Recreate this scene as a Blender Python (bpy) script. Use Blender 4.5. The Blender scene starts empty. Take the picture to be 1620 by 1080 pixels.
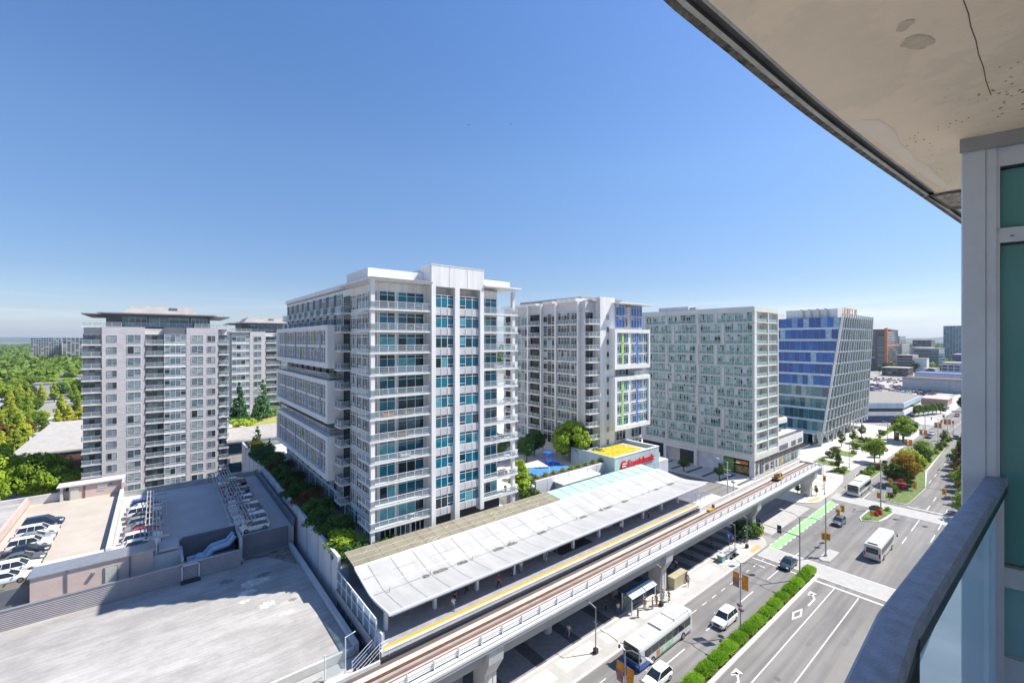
import bpy, math, random
from mathutils import Vector, Matrix, noise
import numpy as np
R = math.radians
rnd = random.Random(7)
S = bpy.context.scene
C = S.collection
# ---------------------------------------------------------------- camera, sky, sun, exposure
CAMH = 40.0
cam = bpy.data.objects.new('camera', bpy.data.cameras.new('camera')); C.objects.link(cam)
cam.data.sensor_width = 36; cam.data.lens = 693/1620*36
cam.data.shift_y = 2/1620*-1*-1*0 - 0.0012
cam.data.clip_start = 0.05; cam.data.clip_end = 60000
cam.location = (0, 0, CAMH)
YAW = math.atan2(.7768, .6297)
cam.rotation_euler = (R(90), 0, YAW - R(90))
S.camera = cam
SUN = Vector((.89*math.cos(R(53)), -.456*math.cos(R(53)), math.sin(R(53)))).normalized()
w = bpy.data.worlds.new('World'); S.world = w; w.use_nodes = True
nt = w.node_tree; bg = nt.nodes['Background']
sk = nt.nodes.new('ShaderNodeTexSky'); sk.sky_type = 'NISHITA'; sk.sun_disc = False
sk.sun_elevation = R(53); sk.sun_rotation = math.atan2(SUN.x, SUN.y)
sk.air_density = 1.0; sk.dust_density = 0.4; sk.ozone_density = 2.2; sk.altitude = 0
hs = nt.nodes.new('ShaderNodeHueSaturation'); hs.inputs['Saturation'].default_value = 1.2; hs.inputs['Value'].default_value = 1
mxw = nt.nodes.new('ShaderNodeMix'); mxw.data_type = 'RGBA'; mxw.blend_type = 'MULTIPLY'; mxw.inputs[0].default_value = 1
# colour ramp over the sky texture: tinted a touch dimmer and bluer towards the horizon
tcw = nt.nodes.new('ShaderNodeTexCoord'); sp = nt.nodes.new('ShaderNodeSeparateXYZ'); rw = nt.nodes.new('ShaderNodeValToRGB')
nt.links.new(tcw.outputs['Generated'], sp.inputs[0]); nt.links.new(sp.outputs['Z'], rw.inputs[0])
rw.color_ramp.elements[0].position = 0; rw.color_ramp.elements[0].color = (.46, .475, .60, 1); rw.color_ramp.elements[1].position = .75; rw.color_ramp.elements[1].color = (.70, .72, .82, 1)
e_ = rw.color_ramp.elements.new(.12); e_.color = (.46, .46, .53, 1); e_ = rw.color_ramp.elements.new(.35); e_.color = (.70, .66, .68, 1)
nt.links.new(sk.outputs[0], hs.inputs['Color']); nt.links.new(hs.outputs[0], mxw.inputs[6]); nt.links.new(rw.outputs[0], mxw.inputs[7])
mpw = nt.nodes.new('ShaderNodeMapping'); mpw.inputs['Scale'].default_value = (2.2, 2.2, 42); now = nt.nodes.new('ShaderNodeTexNoise'); now.inputs['Scale'].default_value = 1.6; now.inputs['Detail'].default_value = 7
nt.links.new(tcw.outputs['Generated'], mpw.inputs[0]); nt.links.new(mpw.outputs[0], now.inputs['Vector'])
cr1 = nt.nodes.new('ShaderNodeMapRange'); cr1.inputs[1].default_value = .5; cr1.inputs[2].default_value = .72; nt.links.new(now.outputs[0], cr1.inputs[0])
cr2 = nt.nodes.new('ShaderNodeValToRGB'); cr2.color_ramp.elements[0].position = .015; cr2.color_ramp.elements[0].color = (0, 0, 0, 1); cr2.color_ramp.elements[1].position = .085; cr2.color_ramp.elements[1].color = (0, 0, 0, 1); e_ = cr2.color_ramp.elements.new(.045); e_.color = (.45, .45, .45, 1)
nt.links.new(sp.outputs['Z'], cr2.inputs[0]); cm = nt.nodes.new('ShaderNodeMath'); cm.operation = 'MULTIPLY'; nt.links.new(cr1.outputs[0], cm.inputs[0]); nt.links.new(cr2.outputs[0], cm.inputs[1])
mxc = nt.nodes.new('ShaderNodeMix'); mxc.data_type = 'RGBA'; nt.links.new(cm.outputs[0], mxc.inputs[0]); nt.links.new(mxw.outputs[2], mxc.inputs[6]); mxc.inputs[7].default_value = (5.2, 5.3, 5.5, 1)
nt.links.new(mxc.outputs[2], bg.inputs[0]); bg.inputs[1].default_value = 0.119
sl = bpy.data.lights.new('sun', 'SUN'); sl.energy = 3.75; sl.angle = R(.5); sl.color = (1, .94, .85)
so = bpy.data.objects.new('sun', sl); C.objects.link(so)
so.rotation_euler = SUN.to_track_quat('Z', 'Y').to_euler()
S.view_settings.view_transform = 'Standard'; S.view_settings.look = 'None'
S.view_settings.exposure = 1.08; S.view_settings.gamma = 1
# ---------------------------------------------------------------- materials
MATS = {}
def mat(name, col, rough=.7, var=.12, scale=.5, metal=0, bump=0, spec=.5, col2=None, island=0, stretch=None):
    if name in MATS: return MATS[name]
    m = bpy.data.materials.new(name); m.use_nodes = True; n = m.node_tree; L = n.links
    b = n.nodes['Principled BSDF']
    b.inputs['Roughness'].default_value = rough; b.inputs['Metallic'].default_value = metal
    b.inputs['Specular IOR Level'].default_value = spec
    c2 = col2 or tuple(min(1, c*(1-var*1.6)) for c in col); c1 = tuple(min(1, c*(1+var*.6)) for c in col) if not col2 else col
    tc = n.nodes.new('ShaderNodeTexCoord'); src = tc.outputs['Object']
    if stretch:
        mp = n.nodes.new('ShaderNodeMapping'); mp.inputs['Scale'].default_value = stretch
        L.new(src, mp.inputs[0]); src = mp.outputs[0]
    no = n.nodes.new('ShaderNodeTexNoise'); no.inputs['Scale'].default_value = scale; no.inputs['Detail'].default_value = 6; no.inputs['Roughness'].default_value = .65
    L.new(src, no.inputs['Vector'])
    rp = n.nodes.new('ShaderNodeValToRGB'); rp.color_ramp.elements[0].position = .33; rp.color_ramp.elements[1].position = .66
    rp.color_ramp.elements[0].color = (*c2, 1); rp.color_ramp.elements[1].color = (*c1, 1)
    L.new(no.outputs[0], rp.inputs[0]); out = rp.outputs[0]
    if island:
        g = n.nodes.new('ShaderNodeNewGeometry'); hs = n.nodes.new('ShaderNodeHueSaturation')
        mr = n.nodes.new('ShaderNodeMapRange'); mr.inputs[3].default_value = 1-island; mr.inputs[4].default_value = 1+island
        L.new(g.outputs['Random Per Island'], mr.inputs[0]); L.new(mr.outputs[0], hs.inputs['Value']); L.new(out, hs.inputs['Color']); out = hs.outputs[0]
    L.new(out, b.inputs['Base Color'])
    if bump:
        bp = n.nodes.new('ShaderNodeBump'); bp.inputs['Strength'].default_value = bump; bp.inputs['Distance'].default_value = .05
        n2 = n.nodes.new('ShaderNodeTexNoise'); n2.inputs['Scale'].default_value = scale*12; L.new(src, n2.inputs['Vector'])
        L.new(n2.outputs[0], bp.inputs['Height']); L.new(bp.outputs[0], b.inputs['Normal'])
    MATS[name] = m; return m
def glass(name, ramp, rough=.04, spec=.8, metal=0.0):
    """window glass: every pane its own depth of tint / curtain"""
    m = bpy.data.materials.new(name); m.use_nodes = True; n = m.node_tree; L = n.links; b = n.nodes['Principled BSDF']
    g = n.nodes.new('ShaderNodeNewGeometry'); oi = n.nodes.new('ShaderNodeObjectInfo')
    ad = n.nodes.new('ShaderNodeMath'); ad.operation = 'ADD'; fr = n.nodes.new('ShaderNodeMath'); fr.operation = 'FRACT'
    L.new(g.outputs['Random Per Island'], ad.inputs[0]); L.new(oi.outputs['Random'], ad.inputs[1]); L.new(ad.outputs[0], fr.inputs[0])
    rp = n.nodes.new('ShaderNodeValToRGB'); rp.color_ramp.interpolation = 'CONSTANT'
    el = rp.color_ramp.elements
    while len(el) < len(ramp): el.new(.5)
    for i, (p, c) in enumerate(ramp): el[i].position = p; el[i].color = (*c, 1)
    L.new(fr.outputs[0], rp.inputs[0])
    tc = n.nodes.new('ShaderNodeTexCoord'); no = n.nodes.new('ShaderNodeTexNoise'); no.inputs['Scale'].default_value = .9; no.inputs['Detail'].default_value = 3
    L.new(tc.outputs['Object'], no.inputs['Vector'])
    mx = n.nodes.new('ShaderNodeMix'); mx.data_type = 'RGBA'; mx.blend_type = 'MULTIPLY'; mx.inputs[0].default_value = 1
    r2 = n.nodes.new('ShaderNodeValToRGB'); r2.color_ramp.elements[0].position = .4; r2.color_ramp.elements[1].position = .62; r2.color_ramp.elements[0].color = (.68, .68, .68, 1)
    L.new(no.outputs[0], r2.inputs[0]); L.new(rp.outputs[0], mx.inputs[6]); L.new(r2.outputs[0], mx.inputs[7]); L.new(mx.outputs[2], b.inputs['Base Color'])
    b.inputs['Roughness'].default_value = rough; b.inputs['Specular IOR Level'].default_value = spec; b.inputs['Metallic'].default_value = metal
    b.inputs['Coat Weight'].default_value = 0
    MATS[name] = m; return m
def thin_glass(name, tint, refl=.12, body=(.5, .6, .62), opq=.2, tl=0, fm=1.0):
    m = bpy.data.materials.new(name); m.use_nodes = True; n = m.node_tree; L = n.links
    for x in list(n.nodes):
        if x.type == 'BSDF_PRINCIPLED': n.nodes.remove(x)
    out = [x for x in n.nodes if x.type == 'OUTPUT_MATERIAL'][0]
    t = n.nodes.new('ShaderNodeBsdfTransparent'); t.inputs[0].default_value = (*tint, 1)
    d = n.nodes.new('ShaderNodeBsdfDiffuse'); d.inputs[0].default_value = (*body, 1)
    g = n.nodes.new('ShaderNodeBsdfGlossy'); g.inputs['Roughness'].default_value = .03
    fz = n.nodes.new('ShaderNodeLayerWeight'); fz.inputs[0].default_value = refl*2
    a = n.nodes.new('ShaderNodeMixShader'); a.inputs[0].default_value = opq
    c = n.nodes.new('ShaderNodeMixShader')
    tr = n.nodes.new('ShaderNodeBsdfTranslucent'); tr.inputs[0].default_value = (*body, 1); dm = n.nodes.new('ShaderNodeMixShader'); dm.inputs[0].default_value = tl
    L.new(d.outputs[0], dm.inputs[1]); L.new(tr.outputs[0], dm.inputs[2])
    L.new(t.outputs[0], a.inputs[1]); L.new(dm.outputs[0], a.inputs[2]); fq = n.nodes.new('ShaderNodeMath'); fq.operation = 'MULTIPLY'; fq.inputs[1].default_value = fm; L.new(fz.outputs['Fresnel'], fq.inputs[0]); L.new(fq.outputs[0], c.inputs[0]); L.new(a.outputs[0], c.inputs[1]); L.new(g.outputs[0], c.inputs[2])
    L.new(c.outputs[0], out.inputs[0]); MATS[name] = m; return m
def leafmat(name, cols, trans=.35):
    m = bpy.data.materials.new(name); m.use_nodes = True; n = m.node_tree; L = n.links; b = n.nodes['Principled BSDF']
    g = n.nodes.new('ShaderNodeNewGeometry'); oi = n.nodes.new('ShaderNodeObjectInfo'); rp = n.nodes.new('ShaderNodeValToRGB')
    tc = n.nodes.new('ShaderNodeTexCoord'); no = n.nodes.new('ShaderNodeTexNoise'); no.inputs['Scale'].default_value = .45; L.new(tc.outputs['Object'], no.inputs[0])
    ma = n.nodes.new('ShaderNodeMath'); ma.operation = 'MULTIPLY_ADD'; ma.inputs[1].default_value = .45
    mb = n.nodes.new('ShaderNodeMath'); mb.operation = 'MULTIPLY_ADD'; mb.inputs[1].default_value = .5; mb.inputs[2].default_value = -.12
    mc = n.nodes.new('ShaderNodeMath'); mc.operation = 'MULTIPLY_ADD'; mc.inputs[1].default_value = .45
    L.new(no.outputs[0], mb.inputs[0]); L.new(g.outputs['Random Per Island'], ma.inputs[0]); L.new(mb.outputs[0], ma.inputs[2])
    L.new(oi.outputs['Random'], mc.inputs[0]); L.new(ma.outputs[0], mc.inputs[2])
    el = rp.color_ramp.elements
    while len(el) < len(cols): el.new(.5)
    for i, c in enumerate(cols): el[i].position = .1+.8*i/(len(cols)-1); el[i].color = (*c, 1)
    L.new(mc.outputs[0], rp.inputs[0]); L.new(rp.outputs[0], b.inputs['Base Color'])
    b.inputs['Roughness'].default_value = .55; b.inputs['Specular IOR Level'].default_value = .25
    tr = n.nodes.new('ShaderNodeBsdfTranslucent'); mx = n.nodes.new('ShaderNodeMixShader'); mx.inputs[0].default_value = trans
    out = [x for x in n.nodes if x.type == 'OUTPUT_MATERIAL'][0]
    L.new(rp.outputs[0], tr.inputs[0]); L.new(b.outputs[0], mx.inputs[1]); L.new(tr.outputs[0], mx.inputs[2]); L.new(mx.outputs[0], out.inputs[0])
    MATS[name] = m; return m
WHITE = mat('white_panel', (.76, .745, .715), .5, .10, .9, stretch=(1.4, 1.4, .14))
GREYP = mat('grey_panel', (.50, .495, .50), .6, .08, .3)
LAV = mat('pale_lilac_concrete', (.56, .535, .53), .7, .07, .35)
GREYD = mat('dark_grey_panel', (.16, .165, .19), .6, .12, .4)
BEIGE = mat('beige_concrete', (.68, .67, .60), .7, .08, .3)
CONC = mat('concrete', (.42, .42, .40), .85, .16, .35, bump=.3)
CONCL = mat('light_concrete', (.56, .55, .53), .85, .14, .25, bump=.2)
RAILW = mat('white_rail_paint', (.72, .74, .76), .4, .04, 1)
METAL = mat('galvanised_metal', (.42, .44, .46), .4, .1, 2, metal=.6)
def joints(m, step=1.39, col=.80, vstep=None):
    n = m.node_tree; L = n.links; b = n.nodes['Principled BSDF']; src = b.inputs['Base Color'].links[0].from_socket
    tc = n.nodes.new('ShaderNodeTexCoord'); sp = n.nodes.new('ShaderNodeSeparateXYZ'); L.new(tc.outputs['Object'], sp.inputs[0])
    d = n.nodes.new('ShaderNodeMath'); d.operation = 'DIVIDE'; d.inputs[1].default_value = step; L.new(sp.outputs['Z'], d.inputs[0])
    f = n.nodes.new('ShaderNodeMath'); f.operation = 'FRACT'; L.new(d.outputs[0], f.inputs[0])
    l = n.nodes.new('ShaderNodeMath'); l.operation = 'LESS_THAN'; l.inputs[1].default_value = .07; L.new(f.outputs[0], l.inputs[0])
    mr = n.nodes.new('ShaderNodeMapRange'); mr.inputs[3].default_value = 1; mr.inputs[4].default_value = col; L.new(l.outputs[0], mr.inputs[0])
    v = n.nodes.new('ShaderNodeVectorMath'); v.operation = 'SCALE'; L.new(src, v.inputs[0]); L.new(mr.outputs[0], v.inputs['Scale']); L.new(v.outputs[0], b.inputs['Base Color'])
joints(LAV)
DARKM = mat('dark_metal', (.03, .032, .036), .45, .2, 2)
BLACK = mat('black_rubber', (.02, .02, .021), .7, .2, 3)
ROOFG = mat('roof_gravel', (.36, .345, .33), .9, .15, .6, bump=.4)
ASPH = None
T = (.0, .0, .0)
G_TEAL = glass('teal_window_glass', [(0, (.004, .11, .17)), (.28, (.003, .045, .07)), (.42, (.006, .19, .27)), (.68, (.005, .14, .22)), (.84, (.10, .36, .42)), (.93, (.006, .025, .035))], spec=.45)
G_DARK = glass('dark_window_glass', [(0, (.01, .025, .04)), (.35, (.03, .08, .11)), (.6, (.006, .012, .018)), (.75, (.10, .17, .21)), (.9, (.32, .38, .42))], spec=.45)
G_PALE = glass('pale_window_glass', [(0, (.16, .23, .26)), (.4, (.26, .34, .36)), (.62, (.08, .13, .15)), (.72, (.36, .42, .43)), (.88, (.03, .045, .05))])
G_GREEN = glass('green_window_glass', [(0, (.18, .40, .34)), (.3, (.30, .52, .45)), (.52, (.03, .08, .08)), (.62, (.44, .60, .54)), (.82, (.02, .04, .04)), (.9, (.10, .26, .23))], spec=.4)
G_BLUE = glass('blue_curtain_glass', [(0, (.006, .085, .34)), (.45, (.008, .11, .42)), (.66, (.01, .14, .50)), (.84, (.14, .34, .60)), (.92, (.30, .48, .64))], spec=.5)
G_TB = glass('blue_green_curtain_glass', [(0, (.02, .12, .17)), (.3, (.04, .18, .22)), (.55, (.01, .06, .09)), (.7, (.10, .25, .29)), (.86, (.22, .36, .38))], spec=.9)
G_FIN = glass('grey_green_glass', [(0, (.05, .10, .11)), (.3, (.09, .15, .15)), (.6, (.03, .06, .07)), (.85, (.20, .28, .27))], spec=.4)
G_DEEP = glass('shade_dark_glass', [(0, (.004, .007, .01)), (.4, (.012, .02, .028)), (.8, (.03, .06, .075))], spec=.3)  # near-black panes: the shade of deep recesses put into the glass colour
G_BAL = thin_glass('balcony_glass', (.80, .86, .87), .12, (.5, .58, .60), .28)
G_BALG = thin_glass('green_balcony_glass', (.66, .86, .80), .1, (.44, .62, .56), .45)
G_RAIL = thin_glass('clear_rail_glass', (.60, .78, .88), .10, (.48, .68, .82), .62, tl=.7, fm=.35)
# ---------------------------------------------------------------- mesh builder
class MB:
    def __init__(s): s.v = []; s.f = []; s.m = []; s.mats = []
    def mi(s, m):
        if m not in s.mats: s.mats.append(m)
        return s.mats.index(m)
    def add(s, vs, fs, m):
        o = len(s.v); s.v += [tuple(p) for p in vs]; i = s.mi(m)
        for f in fs: s.f.append(tuple(o+k for k in f)); s.m.append(i)
        return s
    def quad(s, a, b, c, d, m): return s.add([a, b, c, d], [(0, 1, 2, 3)], m)
    def box(s, x0, y0, z0, x1, y1, z1, m, bottom=True):
        x0, x1 = min(x0, x1), max(x0, x1); y0, y1 = min(y0, y1), max(y0, y1); z0, z1 = min(z0, z1), max(z0, z1)
        v = [(x0, y0, z0), (x1, y0, z0), (x1, y1, z0), (x0, y1, z0), (x0, y0, z1), (x1, y0, z1), (x1, y1, z1), (x0, y1, z1)]
        f = [(4, 5, 6, 7), (0, 1, 5, 4), (1, 2, 6, 5), (2, 3, 7, 6), (3, 0, 4, 7)]
        if bottom: f.append((3, 2, 1, 0))
        return s.add(v, f, m)
    def prism(s, poly, z0, z1, m, mtop=None):
        n = len(poly); A = sum(poly[i][0]*poly[(i+1) % n][1]-poly[(i+1) % n][0]*poly[i][1] for i in range(n))
        if A < 0: poly = poly[::-1]
        v = [(p[0], p[1], z0) for p in poly]+[(p[0], p[1], z1) for p in poly]
        s.add(v, [(i, (i+1) % n, n+(i+1) % n, n+i) for i in range(n)]+[tuple(range(n-1, -1, -1))], m)
        return s.add([(p[0], p[1], z1) for p in poly], [tuple(range(n))], mtop or m)
    def tube(s, pts, r, m, n=6, cap=True):
        pts = [Vector(p) for p in pts]; rr = r if isinstance(r, (list, tuple)) else [r]*len(pts); rings = []
        for i, p in enumerate(pts):
            d = (pts[min(i+1, len(pts)-1)]-pts[max(i-1, 0)]).normalized()
            u = d.cross(Vector((0, 0, 1))) if abs(d.z) < .95 else d.cross(Vector((1, 0, 0)))
            u.normalize(); q = d.cross(u)
            rings.append([p+(u*math.cos(2*math.pi*k/n)+q*math.sin(2*math.pi*k/n))*rr[i] for k in range(n)])
        vs = [x for rg in rings for x in rg]; fs = []
        for i in range(len(pts)-1):
            for k in range(n): fs.append((i*n+k, i*n+(k+1) % n, (i+1)*n+(k+1) % n, (i+1)*n+k))
        if cap: fs += [tuple(range(n-1, -1, -1)), tuple(range((len(pts)-1)*n, len(pts)*n))]
        return s.add(vs, fs, m)
    def disc(s, c, r, h, m, n=14, r2=None):
        r2 = r if r2 is None else r2; return s.tube([c, (c[0], c[1], c[2]+h)], [r, r2], m, n)
    def ball(s, c, rx, ry, rz, m, n=8, k=6):
        vs = []; fs = []
        for i in range(k+1):
            t = math.pi*i/k
            for j in range(n):
                a = 2*math.pi*j/n; vs.append((c[0]+rx*math.sin(t)*math.cos(a), c[1]+ry*math.sin(t)*math.sin(a), c[2]+rz*math.cos(t)))
        for i in range(k):
            for j in range(n): fs.append((i*n+j, (i+1)*n+j, (i+1)*n+(j+1) % n, i*n+(j+1) % n))
        return s.add(vs, fs, m)
    def mesh(s, name, org=(0, 0, 0), smooth=False):
        me = bpy.data.meshes.new(name)
        me.from_pydata([(p[0]-org[0], p[1]-org[1], p[2]-org[2]) for p in s.v], [], s.f)
        for m in s.mats: me.materials.append(m)
        me.polygons.foreach_set('material_index', s.m)
        if smooth: me.polygons.foreach_set('use_smooth', [True]*len(s.f))
        me.update(); return me
    def build(s, name, parent=None, loc=None, smooth=False):
        """geometry is in world coordinates; stored relative to the parent's (or its own) origin"""
        org = tuple(parent['_o']) if parent is not None and '_o' in parent else (loc or (0, 0, 0))
        me = s.mesh(name, org, smooth); o = bpy.data.objects.new(name, me); C.objects.link(o)
        if parent is not None: o.parent = parent
        elif loc: o.location = loc
        return o
def tag(o, label=None, cat=None, group=None, kind=None):
    if label: o['label'] = label
    if cat: o['category'] = cat
    if group: o['group'] = group
    if kind: o['kind'] = kind
    return o
def thing(name, label, cat, loc=(0, 0, 0), rz=0, group=None, keep=False):
    o = bpy.data.objects.new(name, None); C.objects.link(o); o.empty_display_size = .3
    o.location = loc; o.rotation_euler = (0, 0, rz); tag(o, label, cat, group)
    if keep: o['_o'] = tuple(loc)
    return o
def link(name, me, parent=None, loc=(0, 0, 0), rz=0):
    o = bpy.data.objects.new(name, me); C.objects.link(o); o.location = loc; o.rotation_euler = (0, 0, rz)
    if parent is not None: o.parent = parent
    return o
CH = {}
def kids(o):
    if o.name not in CH: CH[o.name] = [c for c in bpy.data.objects if c.parent == o]
    return CH[o.name]
def dup(o, parent=None, loc=None, rz=None, label=None, group=None, sc=None, mats=None):
    c = o.copy(); C.objects.link(c); c.parent = parent
    if loc is not None: c.location = loc
    if rz is not None: c.rotation_euler = (0, 0, rz)
    if sc is not None: c.scale = sc if isinstance(sc, (tuple, list)) else (sc,)*3
    if label: c['label'] = label
    if group: c['group'] = group
    if mats: recol(c, mats)
    for k in kids(o): dup(k, c, mats=mats)
    return c
def recol(c, mats):
    if c.type == 'MESH':
        for sl_ in c.material_slots:
            if sl_.material and sl_.material.name in mats:
                mm = mats[sl_.material.name]; sl_.link = 'OBJECT'; sl_.material = mm
def struct(name, mb, loc=None): return tag(mb.build(name, loc=loc), kind='structure')
# ---------------------------------------------------------------- setting: ground and streets
def asphalt_mat():
    m = mat('asphalt', (.215, .209, .20), .85, .10, .09, bump=.25)
    n = m.node_tree; L = n.links; b = n.nodes['Principled BSDF']
    src = b.inputs['Base Color'].links[0].from_socket
    tc = n.nodes.new('ShaderNodeTexCoord'); mp = n.nodes.new('ShaderNodeMapping'); mp.inputs['Scale'].default_value = (.035, .9, 1)
    no = n.nodes.new('ShaderNodeTexNoise'); no.inputs['Scale'].default_value = 1.0; no.inputs['Detail'].default_value = 5
    L.new(tc.outputs['Object'], mp.inputs[0]); L.new(mp.outputs[0], no.inputs[0])
    rp = n.nodes.new('ShaderNodeValToRGB'); rp.color_ramp.elements[0].position = .38; rp.color_ramp.elements[1].position = .62
    rp.color_ramp.elements[0].color = (.74, .74, .74, 1); rp.color_ramp.elements[1].color = (1.05, 1.04, 1.02, 1)
    L.new(no.outputs[0], rp.inputs[0])
    n3 = n.nodes.new('ShaderNodeTexNoise'); n3.inputs['Scale'].default_value = 14; n3.inputs['Detail'].default_value = 2; L.new(tc.outputs['Object'], n3.inputs[0])
    mr = n.nodes.new('ShaderNodeMapRange'); mr.inputs[3].default_value = .82; mr.inputs[4].default_value = 1.16; L.new(n3.outputs[0], mr.inputs[0])
    mx = n.nodes.new('ShaderNodeMix'); mx.data_type = 'RGBA'; mx.blend_type = 'MULTIPLY'; mx.inputs[0].default_value = 1
    L.new(src, mx.inputs[6]); L.new(rp.outputs[0], mx.inputs[7])
    m2 = n.nodes.new('ShaderNodeVectorMath'); m2.operation = 'SCALE'; L.new(mx.outputs[2], m2.inputs[0]); L.new(mr.outputs[0], m2.inputs['Scale'])
    L.new(m2.outputs[0], b.inputs['Base Color']); return m
ASPH = asphalt_mat()
PAINT = mat('road_paint', (.66, .66, .64), .7, .14, 2.5)
PAV = mat('pavement_slabs', (.43, .42, .40), .85, .08, .4, bump=.2)
PAVL = mat('pale_pavers', (.58, .55, .49), .85, .07, 1.2)
PAVD = mat('dark_pavers', (.10, .105, .115), .8, .15, 1.2)
PAVG = mat('grey_pavers', (.26, .265, .275), .8, .12, 1.5)
KERB = mat('kerb_concrete', (.60, .58, .54), .85, .1, 1)
GREENP = mat('green_lane_paint', (.27, .50, .22), .8, .12, 1.5)
GROUND = mat('far_ground', (.10, .13, .06), .95, .3, .008, col2=(.22, .21, .19))
struct('ground', MB().quad((-16000, -16000, -.3), (16000, -16000, -.3), (16000, 16000, -.3), (-16000, 16000, -.3), GROUND))
UR = mat('city_ground', (.30, .29, .27), .9, .2, .03, bump=.2)
struct('city_ground', MB().quad((-260, -200, -.02), (900, -200, -.02), (900, 420, -.02), (-260, 420, -.02), UR))
struct('main_street', MB().quad((-120, 12, 0), (900, 12, 0), (900, 35, 0), (-120, 35, 0), ASPH))
struct('cross_street', MB().quad((97, 35, 0), (122, 35, 0), (122, 330, 0), (97, 330, 0), ASPH).quad((97, -120, 0), (97, 12, 0), (122, 12, 0), (122, -120, 0), ASPH))
def strip_poly(poly, z0, z1, m, mt): return MB().prism(poly, z0, z1, m, mt)
# pavements with kerbs
def arc(cx, cy, r, a0, a1, n=6): return [(cx+r*math.cos(R(a0+(a1-a0)*i/n)), cy+r*math.sin(R(a0+(a1-a0)*i/n))) for i in range(n+1)]
pm = MB(); pm.prism([(-120, 35), (90, 35)]+arc(91, 41, 6, -90, 0)+[(97, 330), (-120, 330)], -.1, .13, KERB, PAV)
struct('station_pavement', pm)
pm = MB(); pm.prism([(122, 42)]+arc(128, 42.3, 6, 180, 270)+[(137, 36.3), (150, 37.2), (158, 39.0), (176, 38.7), (186, 35.2), (262, 35.2), (262, 330), (122, 330)], -.1, .13, KERB, PAVL)
struct('plaza_pavement', pm)
pm = MB(); pm.prism([(280, 35.2), (700, 35.2), (700, 44), (280, 44)], -.1, .13, KERB, PAV); struct('far_pavement', pm)
pm = MB(); pm.prism([(-120, 12), (91, 12)]+arc(91, 6, 6, 90, 0)+[(97, -120), (-120, -120)], -.1, .13, KERB, PAV); struct('near_pavement', pm)
pm = MB(); pm.prism([(122, -120), (122, 6)]+arc(128, 7, 6, 180, 90)+[(148, 13.0), (165, 16.2), (200, 18.4), (262, 18.8), (300, 18.8), (300, -120)], -.1, .13, KERB, PAV); struct('right_pavement', pm)
# kerb line strip and paver fields on station pavement
pm = MB(); z = .134; pm.box(-60, 35.05, z-.004, 89, 35.32, z+.004, KERB); struct('kerb_strip', pm)
pm = MB(); pg = MB(); x = -17.4
while x < 80:
    pm.quad((x, 36.7, z), (x+6.5, 36.7, z), (x+6.5, 38.75, z), (x, 38.75, z), PAVL); x += 7.95
pm.quad((81, 36.0, z), (90, 36.0, z), (90, 38.8, z), (81, 38.8, z), PAVL)
struct('pale_paving', pm)
pg.quad((-60, 39.2, z), (94, 39.2, z), (94, 57, z), (-60, 57, z), PAVG); struct('grey_paving', pg)
pm = MB(); x = -60; z2 = z+.004
while x < 94:
    pm.quad((x, 39.2, z2), (x+1.7, 39.2, z2), (x+1.7, 57, z2), (x, 57, z2), PAVD); x += 6.4 if x < 66 else 3.6
pm.quad((-60, 39.2, z2+.004), (94, 39.2, z2+.004), (94, 39.55, z2+.004), (-60, 39.55, z2+.004), KERB)
struct('dark_paving_bands', pm)
pm = MB(); OR = mat('tactile_orange', (.66, .36, .13), .8, .1, 3)
pm.quad((87.2, 35.35, z2), (91, 35.35, z2), (91, 36.3, z2), (87.2, 36.3, z2), OR); pm.quad((125.5, 37.5, z2), (130.5, 36.6, z2), (130.7, 37.6, z2), (125.7, 38.5, z2), OR)
struct('tactile_paving', pm)
# plaza pavers by the far block: pale with diagonal dark bands
pm = MB()
for i in range(26):
    x = 136+i*5.2; pm.quad((x, 39.4, .134), (x+1.3, 39.4, .134), (x+6.3, 52, .134), (x+5, 52, .134), mat('plaza_band', (.36, .345, .32), .8))
for i in range(9): x = 124+i*1.0; pm.quad((124, 44+i*5, .134), (133.4, 44+i*5, .134), (133.4, 45+i*5, .134), (124, 45+i*5, .134), PAVD)
struct('plaza_paving_bands', pm)
# road markings
zm = .006; pm = MB()
def line(x0, x1, y, wd=.14, m=PAINT, z_=None): pm.quad((x0, y-wd/2, z_ or zm), (x1, y-wd/2, z_ or zm), (x1, y+wd/2, z_ or zm), (x0, y+wd/2, z_ or zm), m)
line(-60, 85, 22.15); line(-60, 84.6, 18.95)
for i in range(9): line(50.3-8.6*5+i*10.3-.0, 55-8.6*5+i*10.3, 30.05, .16)
for x in (32, 40.5, 48.5): line(x, x+4.2, 27.35, .15)
for x in range(-20, 86, 3): line(x, x+1.3, 33.3, .12)
pm.quad((85.0, 12.6, zm), (85.45, 12.6, zm), (85.45, 25, zm), (85.0, 25, zm), PAINT)
pm.quad((85.1, 27.3, zm), (85.4, 27.3, zm), (85.4, 34.8, zm), (85.1, 34.8, zm), PAINT)
for x in (114.1, 123, 141, 150): line(x, x+(8.8 if x == 123 else 4.2), 18.65, .16)
for x in (119.2, 128): line(x, x+10.5 if x > 120 else x+5, 15.2, .15)
for x in range(141, 330, 9): line(x, x+4, 21.8 if x > 160 else 15.6, .14)
for x in range(240, 330, 9): line(x, x+4, 28.2, .14)
for x in (138, 148): line(x, x+8, 30.2, .16)
pm.quad((140.2, 14, zm), (140.6, 14, zm), (140.6, 22, zm), (140.2, 22, zm), PAINT)
pm.quad((262, 12.2, zm), (262.4, 12.2, zm), (262.4, 24.2, zm), (262, 24.2, zm), PAINT)
def poly(pts, m=PAINT): pm.add([(p[0], p[1], zm) for p in pts], [tuple(range(len(pts)))], m)
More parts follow.
